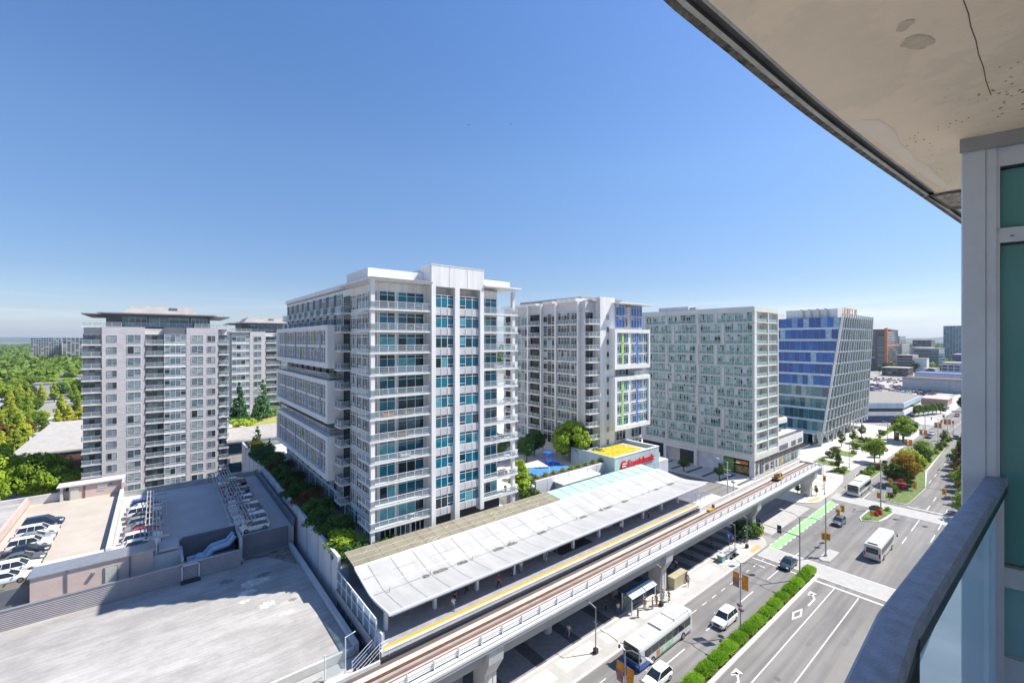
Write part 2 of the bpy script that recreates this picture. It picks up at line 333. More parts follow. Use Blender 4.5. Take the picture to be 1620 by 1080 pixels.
def arrow(x, y):
    poly([(x-3.0, y-.55), (x-3.0, y-.3), (x-.2, y-.3), (x-.2, y-.55)])
    poly([(x-.2, y-.55), (x-.2, y-.30), (x+.9, y+.35), (x+1.2, y+.2)]); poly([(x+.3, y+.75), (x+1.75, y+.75), (x+1.5, y-.25)])
    poly([(x+.1, y+.55), (x+.35, y+.75), (x+1.2, y+.4), (x+.95, y+.1)])
arrow(79.3, 23.6); arrow(53.2, 23.6)
for (a, b_, c_, d_) in (((70.6, 23.5), (72.7, 24.1), (72.7, 23.85), (71.5, 23.5)), ((72.7, 24.1), (74.9, 23.5), (74.0, 23.5), (72.7, 23.85)), ((74.9, 23.5), (72.7, 22.9), (72.7, 23.15), (74.0, 23.5)), ((72.7, 22.9), (70.6, 23.5), (71.5, 23.5), (72.7, 23.15))): poly([a, b_, c_, d_])
struct('road_markings', pm)
pm = MB(); CW = mat('crosswalk_concrete', (.40, .395, .38), .85, .08, .8)
pm.quad((87, 12.3, .004), (92, 12.3, .004), (92.3, 34.7, .004), (87, 34.7, .004), CW)
pm.quad((132.6, 13.5, .004), (138.2, 13.5, .004), (138.4, 35.6, .004), (132.8, 35.6, .004), CW)
pm.quad((98.5, 36.3, .004), (121, 36.3, .004), (121, 40, .004), (98.5, 40, .004), CW)
struct('crosswalks', pm)
pm = MB()
for (x0, x1) in ((87, 92.15), (132.7, 138.3)):
    for x in (x0, x1): pm.quad((x-.09, 12.3, .009), (x+.09, 12.3, .009), (x+.09, 34.6, .009), (x-.09, 34.6, .009), PAINT)
struct('crosswalk_lines', pm)
pm = MB(); pm.quad((92.3, 33.0, .005), (129, 33.0, .005), (131, 35.0, .005), (92.3, 34.75, .005), GREENP)
for i in range(16): x = 93+i*2.35; pm.quad((x, 32.85, .009), (x+1.2, 32.85, .009), (x+1.2, 33.1, .009), (x, 33.1, .009), PAINT); pm.quad((x, 34.6, .009), (x+1.2, 34.6, .009), (x+1.2, 34.85, .009), (x, 34.85, .009), PAINT)
struct('cycle_lane', pm)
pm = MB(); PATCH = mat('asphalt_patch', (.17, .168, .165), .85, .1, .5)
for (a, b_, c_, d_) in ((95.5, 28.2, 101, 30.8), (36, 28.0, 43, 29.6), (70, 17.0, 83, 17.5), (101, 15, 118, 15.7), (108, 31, 112, 32.4), (143, 19.8, 152, 21), (52, 16.2, 58, 18.2), (60, 31.4, 66, 32.2), (44, 16.6, 60, 17.3), (103, 22.5, 108, 24.2), (66, 20, 78, 20.5)): pm.quad((a, b_, .003), (c_, b_, .003), (c_, d_, .003), (a, d_, .003), PATCH)
for (x, y) in ((57, 20.5), (91, 30.5), (105, 30.8), (125.6, 21.2), (69, 31), (112, 26)): pm.tube([(x, y, -.01), (x, y, .008)], .38, mat('manhole_iron', (.12, .115, .11), .6), 16)
struct('road_repairs', pm)
# traffic islands and medians
SOIL = mat('planting_soil', (.09, .065, .045), .95, .3, 1.5); GRASS = mat('grass_blades', (.13, .19, .045), .9, .3, 1.2, bump=.5)
def island(name, poly_, top, inset=.3):
    cx = sum(p[0] for p in poly_)/len(poly_); cy = sum(p[1] for p in poly_)/len(poly_)
    m = MB().prism(poly_, -.1, .15, KERB)
    inn = []
    for p in poly_:
        d = Vector((cx-p[0], cy-p[1])); l = d.length; k = min(.4, inset/max(l*.5, .01)); inn.append((p[0]+d.x*k*.35, p[1]+d.y*k))
    m.prism(inn, .1, .17, top); struct(name, m)
struct('median_strip', MB().box(-60, 24.85, -.05, 87.4, 27.15, .15, KERB).box(-60, 25.35, .1, 87.0, 26.95, .17, SOIL))
struct('concrete_island', MB().prism([(93.6, 26.2), (94.3, 25.3), (99.8, 25.2), (99.8, 26.9), (94.2, 27.1)], -.05, .15, KERB, CW))
island('flower_island', [(121, 26.6), (123.6, 24), (127, 23.3), (133.2, 23.0), (133.9, 24.5), (134.1, 26.6), (130, 27.4), (123, 27.4)], GRASS)
island('tree_median', [(141, 26.5), (141.3, 22.6), (143, 22.1), (152, 21.8), (161, 21.5), (182, 24.0), (230, 25.0), (255, 25.4), (256, 27.5), (222, 28.5), (196, 29.2), (160, 28.0), (146, 27.4)], GRASS)
island('bay_planter', [(156, 33.6), (160, 32.8), (182, 32.6), (184, 33.6), (182, 36.2), (160, 36.8), (156.4, 35.2)], GRASS)
# ---------------------------------------------------------------- facade parts (local frame: x along the wall, outward = -y)
PC = {}
def win_mesh(w, h, n=3, g=None, fr=None, trans=.22, vent=None, t=.07, door=False):
    k = ('win', round(w, 2), round(h, 2), n, g.name, fr.name, trans, vent, t)
    if k in PC: return PC[k]
    m = MB(); p = MB(); x0 = -w/2; o = -.09
    m.box(x0, o, 0, x0+t, 0, h, fr); m.box(-x0-t, o, 0, -x0, 0, h, fr)
    m.box(x0+t, o, 0, -x0-t, 0, t, fr); m.box(x0+t, o, h-t, -x0-t, 0, h, fr)
    xs = [x0+t*.5+(w-t)*i/n for i in range(n+1)]
    for i in range(1, n): m.box(xs[i]-t/2, o+.01, t, xs[i]+t/2, 0, h-t, fr)
    zt = h*(1-trans) if trans else h-t
    if trans: m.box(x0+t, o+.015, zt-t*.4, -x0-t, 0, zt+t*.4, fr)
    for i in range(n):
        a, b_ = xs[i], xs[i+1]
        if vent == i or (isinstance(vent, tuple) and i in vent):
            zv = h*.24; m.box(a, o+.02, zv-t*.5, b_, 0, zv+t*.5, fr); p.quad((a, -.03, .02), (b_, -.03, .02), (b_, -.03, zv), (a, -.03, zv), g); p.quad((a, -.03, zv), (b_, -.03, zv), (b_, -.03, zt), (a, -.03, zt), g)
        else: p.quad((a, -.03, .02), (b_, -.03, .02), (b_, -.03, zt), (a, -.03, zt), g)
        if trans: p.quad((a, -.03, zt), (b_, -.03, zt), (b_, -.03, h-.02), (a, -.03, h-.02), g)
    PC[k] = (m.mesh('window'), p.mesh('pane')); return PC[k]
def bal_mesh(L_, D, left=True, right=True, slab=WHITE, rail=RAILW, g=None, sp=1.35, th=.22, hh=1.05):
    g = g or G_BAL
    k = ('bal', round(L_, 2), round(D, 2), left, right, slab.name, g.name, sp, th)
    if k in PC: return PC[k]
    s_ = MB().box(-L_/2, -D, -th, L_/2, 0, 0, slab); r = MB(); q = MB(); e = .07; t = .025
    def run(a, b_):
        a = Vector(a); b_ = Vector(b_); d = b_-a; n = max(1, round(d.length/sp)); u = d.normalized(); pe = Vector((-u.y, u.x))*t
        def bar(p0, p1, z0, z1, wd=1.0):
            c = [p0-pe*wd, p1-pe*wd, p1+pe*wd, p0+pe*wd]; r.prism([(x.x, x.y) for x in c], z0, z1, rail)
        bar(a, b_, hh-.05, hh, 1.4); bar(a, b_, .10, .14)
        for i in range(n+1): p = a+d*i/n; bar(p-u*t, p+u*t, 0, hh-.05)
        for i in range(n): p = a+d*i/n+u*.05; p2 = a+d*(i+1)/n-u*.05; q.quad((p.x, p.y, .15), (p2.x, p2.y, .15), (p2.x, p2.y, hh-.08), (p.x, p.y, hh-.08), g)
    run((-L_/2+e, -D+e), (L_/2-e, -D+e))
    if left: run((-L_/2+e, -e), (-L_/2+e, -D+e))
    if right: run((L_/2-e, -D+e), (L_/2-e, -e))
    PC[k] = (s_.mesh('balcony'), r.mesh('railing'), q.mesh('glass_panel')); return PC[k]
class Facade:
    def __init__(s, root): s.root = root; s.it = {}; s.o = Vector(root['_o'])
    def put(s, name, me, loc, rz=0, ch=()):
        s.it.setdefault(name, []).append((Vector(loc)-s.o, rz, me, ch))
    def fin(s, cap=100):
        cp = Vector((0, 0, CAMH))
        for name, L_ in s.it.items():
            L_.sort(key=lambda t: (t[0]+s.o-cp).length)
            for (loc, rz, me, ch) in L_[:cap]:
                o = link(name, me, s.root, loc, rz)
                for (cn, cm) in ch: link(cn, cm, o)
            rest = L_[cap:]
            if rest:
                mats = []; V = []; F = []; MI = []; off = 0
                for (loc, rz, me, ch) in rest:
                    c_, s_ = math.cos(rz), math.sin(rz)
                    for m_ in [me]+[c[1] for c in ch]:
                        idx = []
                        for mt in m_.materials:
                            if mt not in mats: mats.append(mt)
                            idx.append(mats.index(mt))
                        n = len(m_.vertices); a = np.empty(n*3); m_.vertices.foreach_get('co', a); a = a.reshape(-1, 3)
                        b_ = np.stack([a[:, 0]*c_-a[:, 1]*s_+loc.x, a[:, 0]*s_+a[:, 1]*c_+loc.y, a[:, 2]+loc.z], 1)
                        V.append(b_)
                        for p in m_.polygons: F.append([v+off for v in p.vertices]); MI.append(idx[p.material_index])
                        off += n
                me2 = bpy.data.meshes.new(name+'_rest'); me2.from_pydata(np.concatenate(V).tolist(), [], F)
                for mt in mats: me2.materials.append(mt)
                me2.polygons.foreach_set('material_index', MI); me2.update()
                tag(link(name, me2, s.root), kind='stuff')
W = -math.pi/2          # rotation of a wall that faces -X (its local x runs towards -Y)
def S_(X, Y, z): return (X, Y, z)
def win(F, face, a, b_, z, h, plane, n=3, g=G_TEAL, fr=WHITE, trans=.22, vent=None, name='window', t_=.07):
    """window between a and b_ along the wall; face 'S' looks to -Y on plane Y, face 'W' to -X on plane X"""
    me = win_mesh(b_-a, h, n, g, fr, trans, vent, t_); c = (a+b_)/2
    loc = (c, plane, z) if face == 'S' else (plane, c, z)
    F.put(name, me[0], loc, 0 if face == 'S' else W, [('pane', me[1])])
def bal(F, face, a, b_, z, plane, D=1.5, left=True, right=True, **k):
    me = bal_mesh(b_-a, D, left, right, **k); c = (a+b_)/2
    loc = (c, plane, z) if face == 'S' else (plane, c, z)
    F.put('balcony', me[0], loc, 0 if face == 'S' else W, [('railing', me[1]), ('glass_panel', me[2])])
def part(name, root, fn, smooth=False):
    m = MB(); fn(m); return m.build(name, root, smooth=smooth)
# small balcony furniture shared
CHAIRM = mat('patio_brown', (.20, .09, .045), .7, .2, 3); PLANTM = mat('pot_green', (.06, .14, .03), .8, .3, 3)
# ---------------------------------------------------------------- tower A: the white and teal residential tower
FH = 3.05; A0 = 13.9
ta = thing('residential_tower', 'white residential tower with teal windows and glass balconies, nearest and largest tower behind the station', 'tower', (24, 60, 10.5), keep=True)
FA = Facade(ta); zt = A0+11*FH+.9   # 48.35
def f(m):
    m.box(24.3, 60.3, 10.5, 45.6, 116, 48.3, WHITE)                    # core
    for i in range(11): z_ = A0+i*FH; m.box(24.15, 60.2, z_-.22, 45.7, 116.1, z_+.02, WHITE)
    m.box(24.1, 78.5, A0+9*FH+.1, 24.3, 116, A0+9*FH+.6, GREYP)
part('wall', ta, f)
def f(m):
    m.box(22.3, 57.9, 48.35, 31.84, 72, 48.65, WHITE); m.box(24, 72, 48.6, 45.6, 116, 49.3, WHITE)
    m.box(41.4, 58.0, 48.75, 49.2, 70, 49.0, WHITE); m.box(23.2, 61, 48.7, 31.84, 70, 50.3, WHITE)
    m.box(41.4, 60.2, 49.0, 48.3, 70, 50.2, WHITE); m.box(31.9, 62, 49, 41.3, 80, 51.0, GREYP); m.box(22.3, 57.85, 48.5, 31.84, 57.9, 48.6, GREYD)
    m.box(24.3, 60.3, 48.3, 45.6, 116, 48.6, ROOFG)
part('roof', ta, f)
def f(m):   # projecting two-bay frame
    for (a, b_) in ((31.84, 32.55), (35.9, 36.75), (40.65, 41.4)): m.box(a, 58.3, 11.7 if a < 40 else 12.6, b_, 60.3, 48.1, WHITE)
    m.box(31.84, 58.3, 48.1, 41.4, 62, 51.35, WHITE)
    for x in (34.9, 38.2): m.box(x-.02, 58.28, 48.1, x+.02, 58.3, 51.3, GREYP)
    m.box(31.8, 58.25, 51.3, 41.44, 62.05, 51.42, RAILW)
part('window_frame_pier', ta, f)
for i in range(11):
    for (a, b_) in ((32.55, 35.9), (36.75, 40.65)):
        z_ = A0+i*FH; part('spandrel', ta, lambda m: (m.box(a, 58.62, z_-.55, b_, 60.3, z_+.5, GREYP), [m.box(a+(b_-a)*k/3-.035, 58.56, z_-.55, a+(b_-a)*k/3+.035, 58.64, z_+.5, RAILW) for k in (1, 2)]))
part('ground_glazing', ta, lambda m: m.box(32.6, 59.6, 10.5, 45.5, 60.31, 13.3, DARKM))
def f(m):
    for (x, y) in ((23.0, 58.9), (48.0, 59.0)): m.box(x-.28, y-.28, 10.5, x+.28, y+.28, 48.4, WHITE)
    m.box(47.6, 68, 10.5, 48.1, 68.5, 48.7, WHITE); m.box(32, 59, 10.5, 32.6, 59.6, 11.8, CONCL)
for (x, y) in ((23.0, 58.9), (48.0, 59.0), (47.9, 68.2)):
    part('column', ta, lambda m: m.box(x-.28, y-.28, 10.5, x+.28, y+.28, 48.4, WHITE))
for k in range(12): win(FA, 'W', 61+k*4.4, 64.6+k*4.4, 10.7, 2.7, 24.28, 4, G_DARK, t_=.1)
for k in range(3): win(FA, 'S', 24.6+k*2.4, 26.9+k*2.4, 10.6, 2.9, 60.28, 3, G_DARK, t_=.1)
for i in range(11):
    z_ = A0+i*FH; hw = 2.5
    # front, left corner unit
    win(FA, 'S', 24.5, 26.9, z_+.05, 2.6, 60.2, 2, G_TEAL, vent=None); win(FA, 'S', 27.3, 31.5, z_+.05, 2.6, 60.2, 3, G_TEAL, vent=(2,))
    bal(FA, 'S', 22.5, 31.84, z_, 60.2, 1.75, right=False)
    for (a, b_) in ((32.55, 35.9), (36.75, 40.65)): win(FA, 'S', a+.02, b_-.02, z_+.52, 1.98, 58.75, 3, G_TEAL, vent=2 if a < 33 else 0)
    win(FA, 'S', 41.7, 45.3, z_+.05, 2.6, 60.2, 3, G_TEAL); bal(FA, 'S', 41.4, 48.8, z_, 60.2, 1.75, left=False)
    # left face, near section
    bal(FA, 'W', 60.2, 63.2, z_, 24.2, 1.7, left=False, right=False); bal(FA, 'W', 71.2, 74.2, z_, 24.2, 1.6)
    win(FA, 'W', 60.7, 62.8, z_+.1, 2.5, 24.2, 1, G_TEAL)
    for k in range(3): win(FA, 'W', 63.4+k*2.5, 65.8+k*2.5, z_+.3, 2.4, 24.2, 3, G_DARK, vent=1, t_=.13)
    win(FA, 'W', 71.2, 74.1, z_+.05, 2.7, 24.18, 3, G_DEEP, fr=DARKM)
# left face white boxes and recessed floors
def f(m):
    for (z0, z1) in ((17.1, 24.3), (26.4, 33.4), (35.4, 42.5)):
        m.box(21.5, 74.1, z0, 22.6, 113, z0+.9, WHITE); m.box(21.5, 74.1, z1-.8, 22.6, 113, z1, WHITE)
        m.box(21.5, 74.1, z0+.9, 22.6, 75.2, z1-.8, WHITE); m.box(21.5, 112, z0+.9, 22.6, 113, z1-.8, WHITE)
        m.box(22.0, 74.15, z0+.02, 24.3, 112.95, z1-.02, WHITE)
        for k in range(4): y = 79.3+k*8.7; m.box(21.80, y, z0+.9, 22.02, y+.5, z1-.8, mat('lilac_panel', (.30, .33, .45), .6))
        m.box(21.9, 75.2, z0+3.44, 22.02, 112, z0+3.71, WHITE)
part('white_box_bay', ta, f)
def f(m):
    for z_ in (24.9, 33.9): m.box(22.2, 74.3, z_-.1, 24.3, 112.8, z_, CONC)
part('recess_floor', ta, f)
LIME = mat('lime_panel', (.30, .50, .10), .6); 
for z0 in (17.1, 26.4, 35.4, 20.6, 29.8, 38.9): part('lime_panel', ta, lambda m: m.box(21.80, 83+((z0*7) % 17), z0+.9, 21.93, 83.5+((z0*7) % 17), z0+3, LIME))
BX = ((17.1, 24.3), (26.4, 33.4), (35.4, 42.5))
for (z0, z1) in BX:
    for r_ in (z0+.93, z0+3.72):
        for k in range(9):
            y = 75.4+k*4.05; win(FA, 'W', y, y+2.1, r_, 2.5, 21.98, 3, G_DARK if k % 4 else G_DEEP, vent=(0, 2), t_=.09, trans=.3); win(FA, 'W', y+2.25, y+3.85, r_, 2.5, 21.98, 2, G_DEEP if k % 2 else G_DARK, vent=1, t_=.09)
for z_, h_ in ((14.0, 2.7), (24.45, 1.7), (33.5, 1.7), (42.6, 1.7), (44.6, 3.2)):
    y = 75.2; k = 0
    while y < 112:
        win(FA, 'W', y, y+2.5, z_, h_, 24.18, 4, G_DARK, vent=1, t_=.1); win(FA, 'W', y+2.6, y+4.2, z_, h_, 24.18, 2, G_DEEP, fr=GREYD)
        if z_ > 42: bal(FA, 'W', y+2.5, y+4.3, z_, 24.18, 1.2)
        y += 4.35; k += 1
    if z_ < 40 and z_ > 20: bal(FA, 'W', 75, 112, z_-.1, 24.18, 2.0, sp=1.5)
FA.fin()
def patio(name, label, x, y, z_, col, cat, kind):
    m = MB(); M_ = mat('patio_'+col, dict(orange=(.50, .20, .06), brown=(.18, .08, .05), white=(.6, .6, .58), green=(.07, .16, .04), dark=(.04, .04, .045))[col], .7, .15, 3)
    if kind == 'sofa': m.box(x-.8, y-.35, z_+.2, x+.8, y+.35, z_+.45, M_); m.box(x-.8, y+.2, z_+.45, x+.8, y+.35, z_+.85, M_); [m.box(x+a-.08, y-.35, z_+.45, x+a+.08, y+.2, z_+.65, M_) for a in (-.72, .72)]; [m.box(x+a-.04, y+b_-.04, z_+.02, x+a+.04, y+b_+.04, z_+.2, DARKM) for a in (-.7, .7) for b_ in (-.28, .28)]
    elif kind == 'table': m.tube([(x, y, z_+.68), (x, y, z_+.73)], .45, M_, 14); m.tube([(x, y, z_+.02), (x, y, z_+.68)], .05, DARKM, 6); [m.box(x+a-.2, y-.2, z_+.4, x+a+.2, y+.2, z_+.45, M_) or m.box(x+a+(.16 if a > 0 else -.2), y-.2, z_+.45, x+a+(.2 if a > 0 else -.16), y+.2, z_+.85, M_) for a in (-.85, .85)]
    else: m.tube([(x, y, z_+.02), (x, y, z_+.4)], [.17, .22], M_, 10); m.ball((x, y, z_+.75), .3, .3, .42, mat('patio_green', (.07, .16, .04)), 7, 5)
    tag(m.build(name, loc=(x, y, z_)), label, cat, None)
nth = ['lowest', 'second', 'third', 'fourth', 'fifth', 'sixth', 'seventh', 'eighth', 'ninth', 'tenth', 'top']
for (fl, x, col, kind) in ((5, 25.4, 'orange', 'sofa'), (5, 28.4, 'brown', 'sofa'), (4, 24.8, 'brown', 'table'), (4, 27.6, 'brown', 'sofa'), (2, 26.5, 'brown', 'table'), (8, 29.5, 'dark', 'table'), (9, 29.8, 'white', 'table'), (7, 25.5, 'dark', 'sofa'), (0, 29.0, 'white', 'table'), (4, 23.4, 'green', 'plant'), (3, 28, 'white', 'sofa'), (6, 24.6, 'green', 'plant'), (10, 30, 'white', 'table')):
    nm = {'sofa': 'garden_sofa', 'table': 'patio_set', 'plant': 'potted_plant'}[kind]; patio(nm, '%s %s on the %s left front balcony of the white teal-windowed tower%s' % (col, nm.replace('_', ' '), nth[fl], ', left piece' if (fl, x) in ((5, 25.4), (4, 24.8)) else ''), x, 59.3, A0+fl*FH, col, nm.replace('_', ' '), kind)
for (fl, x, col, kind) in ((0, 46.6, 'green', 'plant'), (1, 46, 'brown', 'sofa'), (3, 44.5, 'white', 'table'), (5, 46.5, 'dark', 'table'), (7, 45, 'white', 'sofa'), (9, 44, 'brown', 'table')):
    nm = {'sofa': 'garden_sofa', 'table': 'patio_set', 'plant': 'potted_plant'}[kind]; patio(nm, '%s %s on the %s right front balcony of the white tower' % (col, nm.replace('_', ' '), nth[fl]), x, 59.3, A0+fl*FH, col, nm.replace('_', ' '), kind)
# ---------------------------------------------------------------- tower B (behind, blue/lime window box)
tb = thing('apartment_tower', 'white apartment tower with blue and lime window strips in two projecting boxes', 'tower', (79, 68, 10.5), keep=True)
FB = Facade(tb); FHB = 3.0; B0 = 16.9
NB = 11
def f(m):
    m.box(78, 69, 6, 99, 100, 49.2, GREYP); m.box(87, 67.5, 6, 98.3, 69, 48.5, GREYP)
    for i in range(NB+1): z_ = B0+(i-1)*FHB; m.box(77.9, 68.8, z_-.2, 81.6, 100.1, z_, GREYP)
    for (y0, y1) in ((70.6, 70.9), (78.0, 78.4), (83.4, 83.8), (88.4, 88.9), (94, 94.4)): m.box(77.2, y0, 8, 78, y1, 49.4, WHITE)
part('wall', tb, f)
part('lift_shaft_pier', tb, lambda m: m.box(81.6, 67.45, 6, 87.0, 69.2, 50.3, WHITE))
def f(m):
    m.box(86.0, 65.2, 48.9, 100.4, 80, 49.2, WHITE); m.box(76.9, 71, 49.2, 81, 77.5, 50.0, WHITE); m.box(76.9, 79, 49.2, 81, 82.5, 49.8, WHITE); m.box(76.9, 85, 49.0, 81, 100, 49.6, WHITE)
    m.box(79.5, 68, 49.3, 82.3, 71, 49.6, GREYP); m.box(80, 72, 49.3, 96, 95, 50.6, ROOFG)
part('roof', tb, f)
def f(m):
    for (z0, z1) in ((18.3, 31.1), (33.0, 42.7)):
        m.box(84.6, 65.5, z0, 99.1, 65.9, z0+1.0, WHITE); m.box(84.6, 65.5, z1-.9, 99.1, 65.9, z1, WHITE)
        m.box(84.6, 65.5, z0+1, 85.5, 65.9, z1-.9, WHITE); m.box(98.5, 65.5, z0+1, 99.1, 65.9, z1-.9, WHITE)
        m.box(84.62, 65.9, z0+.02, 99.08, 67.6, z1-.02, WHITE)
part('window_box', tb, f)
BLUEP = mat('blue_panel', (.03, .13, .55), .5, .05); LIMEP = mat('lime_green_panel', (.36, .60, .08), .5, .05)
k = 0
for (z0, nf) in ((19.3, 4), (34.0, 3)):
    for i in range(nf):
        z_ = z0+i*(2.78 if nf == 4 else 2.62); xs = 85.7
        pat = [(1.9, 'w'), (.85, 'a'), (2.0, 'w'), (1.1, 'p'), (2.0, 'w'), (.7, 'b'), (2.0, 'w'), (.3, 'p'), (1.7, 'w')] if i % 2 else [(2.0, 'w'), (.7, 'b'), (1.8, 'w'), (1.2, 'p'), (2.2, 'w'), (.8, 'a'), (2.0, 'w'), (.2, 'p'), (1.7, 'w')]
        for (wd, t) in pat:
            if t == 'w': win(FB, 'S', xs, xs+wd, z_+.2, 2.25, 65.88, 2 if wd < 2 else 3, G_TEAL, vent=0)
            elif t in 'ab':
                part('coloured_panel', tb, lambda m: m.box(xs+.02, 65.78, z_+.1, xs+wd-.02, 65.89, z_+2.6, BLUEP if (t == 'a') == (i % 2 == 0) else LIMEP))
            xs += wd
for i in range(NB):
    z_ = B0-FHB+i*FHB*1.0
    zz = B0-FHB+i*FHB
    win(FB, 'S', 83.9, 84.7, zz+1, 1.3, 67.4, 1, G_DARK, fr=GREYP, trans=0)
    bal(FB, 'S', 77.6, 81.6, zz, 68.9, 1.5, right=False); win(FB, 'S', 78.1, 80.6, zz+.02, 2.6, 68.97, 2, G_DEEP, fr=GREYD)
    win(FB, 'W', 71.2, 73.4, zz+.1, 2.6, 77.95, 2, G_DARK); win(FB, 'W', 73.8, 77.8, zz+.05, 2.75, 77.95, 4, G_DARK, vent=1)
    bal(FB, 'W', 71.0, 73.6, zz, 77.95, .9); bal(FB, 'W', 73.8, 77.9, zz, 77.95, .5, sp=1)
    win(FB, 'W', 78.6, 83.2, zz+.05, 2.7, 77.95, 3, G_DARK, vent=(0, 2)); win(FB, 'W', 84.0, 88.2, zz+.02, 2.78, 77.97, 3, G_DEEP, fr=DARKM); bal(FB, 'W', 83.9, 88.3, zz, 77.9, 1.0)  # near-black panes paint in the shaded balcony recesses on a flat wall
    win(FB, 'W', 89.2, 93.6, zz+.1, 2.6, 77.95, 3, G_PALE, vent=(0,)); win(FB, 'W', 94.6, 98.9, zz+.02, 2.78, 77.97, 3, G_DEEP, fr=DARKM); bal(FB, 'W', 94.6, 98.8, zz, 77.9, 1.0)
for z_ in (43.0, 46.0): win(FB, 'S', 87.3, 90.9, z_+.1, 2.7, 67.4, 3, G_BLUE); win(FB, 'S', 93.4, 98.2, z_+.1, 2.7, 67.4, 4, G_BLUE); win(FB, 'S', 91.3, 92.1, z_+.3, 2.3, 67.4, 1, G_DARK)
for z_ in (12.4, 15.3): win(FB, 'S', 87.4, 91.2, z_+.1, 2.4, 67.4, 3, G_DARK, vent=1); win(FB, 'S', 93.6, 98.0, z_+.1, 2.4, 67.4, 3, G_DARK, vent=1)
bal(FB, 'S', 92.5, 99.0, 31.2, 67.4, 1.7); win(FB, 'S', 87.2, 92.4, 31.3, 1.6, 67.4, 4, G_DARK, trans=0)
FB.fin()
# ---------------------------------------------------------------- tower C (beige grid)
tc_ = thing('apartment_block', 'beige gridded apartment block with green-tinted balconies above street-level shops', 'apartment block', (134.2, 54.2, 0), keep=True)
FC = Facade(tc_); FHC = 3.22; C0 = 6.7; X0, Y0, X1, Y1 = 134.2, 54.2, 151.9, 92.5
def f(m):
    m.box(X0+1.5, Y0+1.5, 5.0, X1, Y1, 48.6, mat('pale_grey_render', (.60, .615, .62), .7)); m.box(X0, Y0, 4.9, X1, Y1, 6.7, BEIGE)
    m.box(X0, Y0, 48.55, X1, Y1, 49.8, BEIGE); m.box(X0+.3, Y0+1.55, 6.7, X0+1.5, Y1, 48.5, mat('pale_grey_render', (.5, .5, .5)))
part('wall', tc_, f)
part('roof', tc_, lambda m: (m.box(X0+3, Y0+22, 49.8, X0+9, Y0+33, 51.2, WHITE), m.box(X0+4, Y0+20, 49.8, X0+7, Y0+22, 50.9, GREYP), m.box(X0+.4, Y0+.4, 49.8, X1-.4, Y1-.4, 49.85, ROOFG)))
def f(m):
    for i in range(14):
        z_ = C0+i*FHC
        if i: m.box(X0, Y0, z_-.22, X0+1.6, Y1, z_, BEIGE); m.box(X0+1.6, Y0, z_-.22, X1, Y0+1.6, z_, BEIGE)
    sets = ((60.8+2, 69.6+2.4, 81), (63, 73.5, 83.8), (61.3, 70.2, 80.0))
    for i in range(13):
        z_ = C0+i*FHC
        for (y, wd) in (((Y0, .4), (63.0, .7), (70.8, .7), (79.6, .6), (90.5, 1.0)) if (i//2) % 2 else ((Y0, .4), (65.2, .7), (71.2, .7), (82.0, .6), (90.5, 1.0))):
            m.box(X0+.02, y, z_, X0+1.55, y+wd, z_+FHC-.32, BEIGE)
        for (x, wd) in ((X1-.6, .58), (X0+9.6, .5)): m.box(x, Y0+.02, z_, x+wd, Y0+1.6, z_+FHC-.32, BEIGE)
part('grid_frame', tc_, f)
for i in range(13):
    z_ = C0+i*FHC; odd = (i//2) % 2
    bays = [(54.9, 62.8), (64.1, 70.6), (71.9, 79.4), (80.6, 90.3)] if odd else [(54.9, 65.0), (66.3, 71.0), (72.3, 81.8), (83, 90.3)]
    for j, (a, b_) in enumerate(bays):
        me = bal_mesh(b_-a, .3, False, False, slab=BEIGE, g=G_BALG, sp=1.2); FC.put('balcony', me[0], (X0+.45, (a+b_)/2, z_+.03), W, [('railing', me[1]), ('glass_panel', me[2])])
        n = max(2, int((b_-a)/2.4)); st = (b_-a)/n
        for q in range(n): 
            win(FC, 'W', a+q*st+.05, a+q*st+st*(.98 if (q+j+i//2) % 3 else .62), z_+.04, 2.8, X0+.3, 4 if (q+j+i//2) % 3 else 2, G_GREEN, vent=0 if q % 2 else None)
    bal(FC, 'S', X0+.3, X0+9.5, z_+.03, Y0+.5, .35, False, False, slab=BEIGE, g=G_BALG); bal(FC, 'S', X0+10.3, X1-.6, z_+.03, Y0+.5, .35, False, False, slab=BEIGE, g=G_BALG)
    win(FC, 'S', X0+.6, X0+1.8, z_+.2, 2.4, Y0+1.48, 1, G_GREEN); win(FC, 'S', X0+7.0, X0+8.8, z_+.4, 2.0, Y0+1.48, 2, G_GREEN); win(FC, 'S', X0+12.2, X0+13.4, z_+.4, 2.0, Y0+1.48, 1, G_DARK)
FC.fin()
SHOPW = mat('shop_white', (.62, .63, .66), .6); SG = mat('storefront_dark', (.02, .024, .028), .25, .3, .6)
def f(m):
    m.box(X0+1.2, Y0+1.2, .13, X1, Y1, 4.95, SG)
    for (a, b_) in ((Y0+.25, Y0+1.6), (63.4, 66.2)): m.box(X0+.35, a, .13, X0+1.3, b_, 4.9, SHOPW)
    m.box(X0+.3, 66.2, .13, X0+1.25, 71.5, 4.9, SHOPW)
part('shop_base', tc_, f)
def f(m):
    m.box(X0-.5, 71.4, .13, X0+1.2, 72.4, 5.2, WHITE); m.box(X0-.5, 82.2, .13, X0+1.2, 83.2, 5.2, WHITE); m.box(X0-.5, 72.4, 4.5, X0+1.2, 82.2, 5.2, WHITE)
    m.box(X0+.9, 78, .13, X0+1.18, 82.2, 4.5, LAV); m.box(X0+.9, 72.4, .13, X0+1.15, 78, 4.5, DARKM)
part('portal', tc_, f)
part('poster', tc_, lambda m: m.box(X0+1.1, 60.6, .5, X0+1.19, 63.3, 4.3, mat('green_poster', (.03, .24, .03), .5, .5, .8, col2=(.25, .33, .05))))
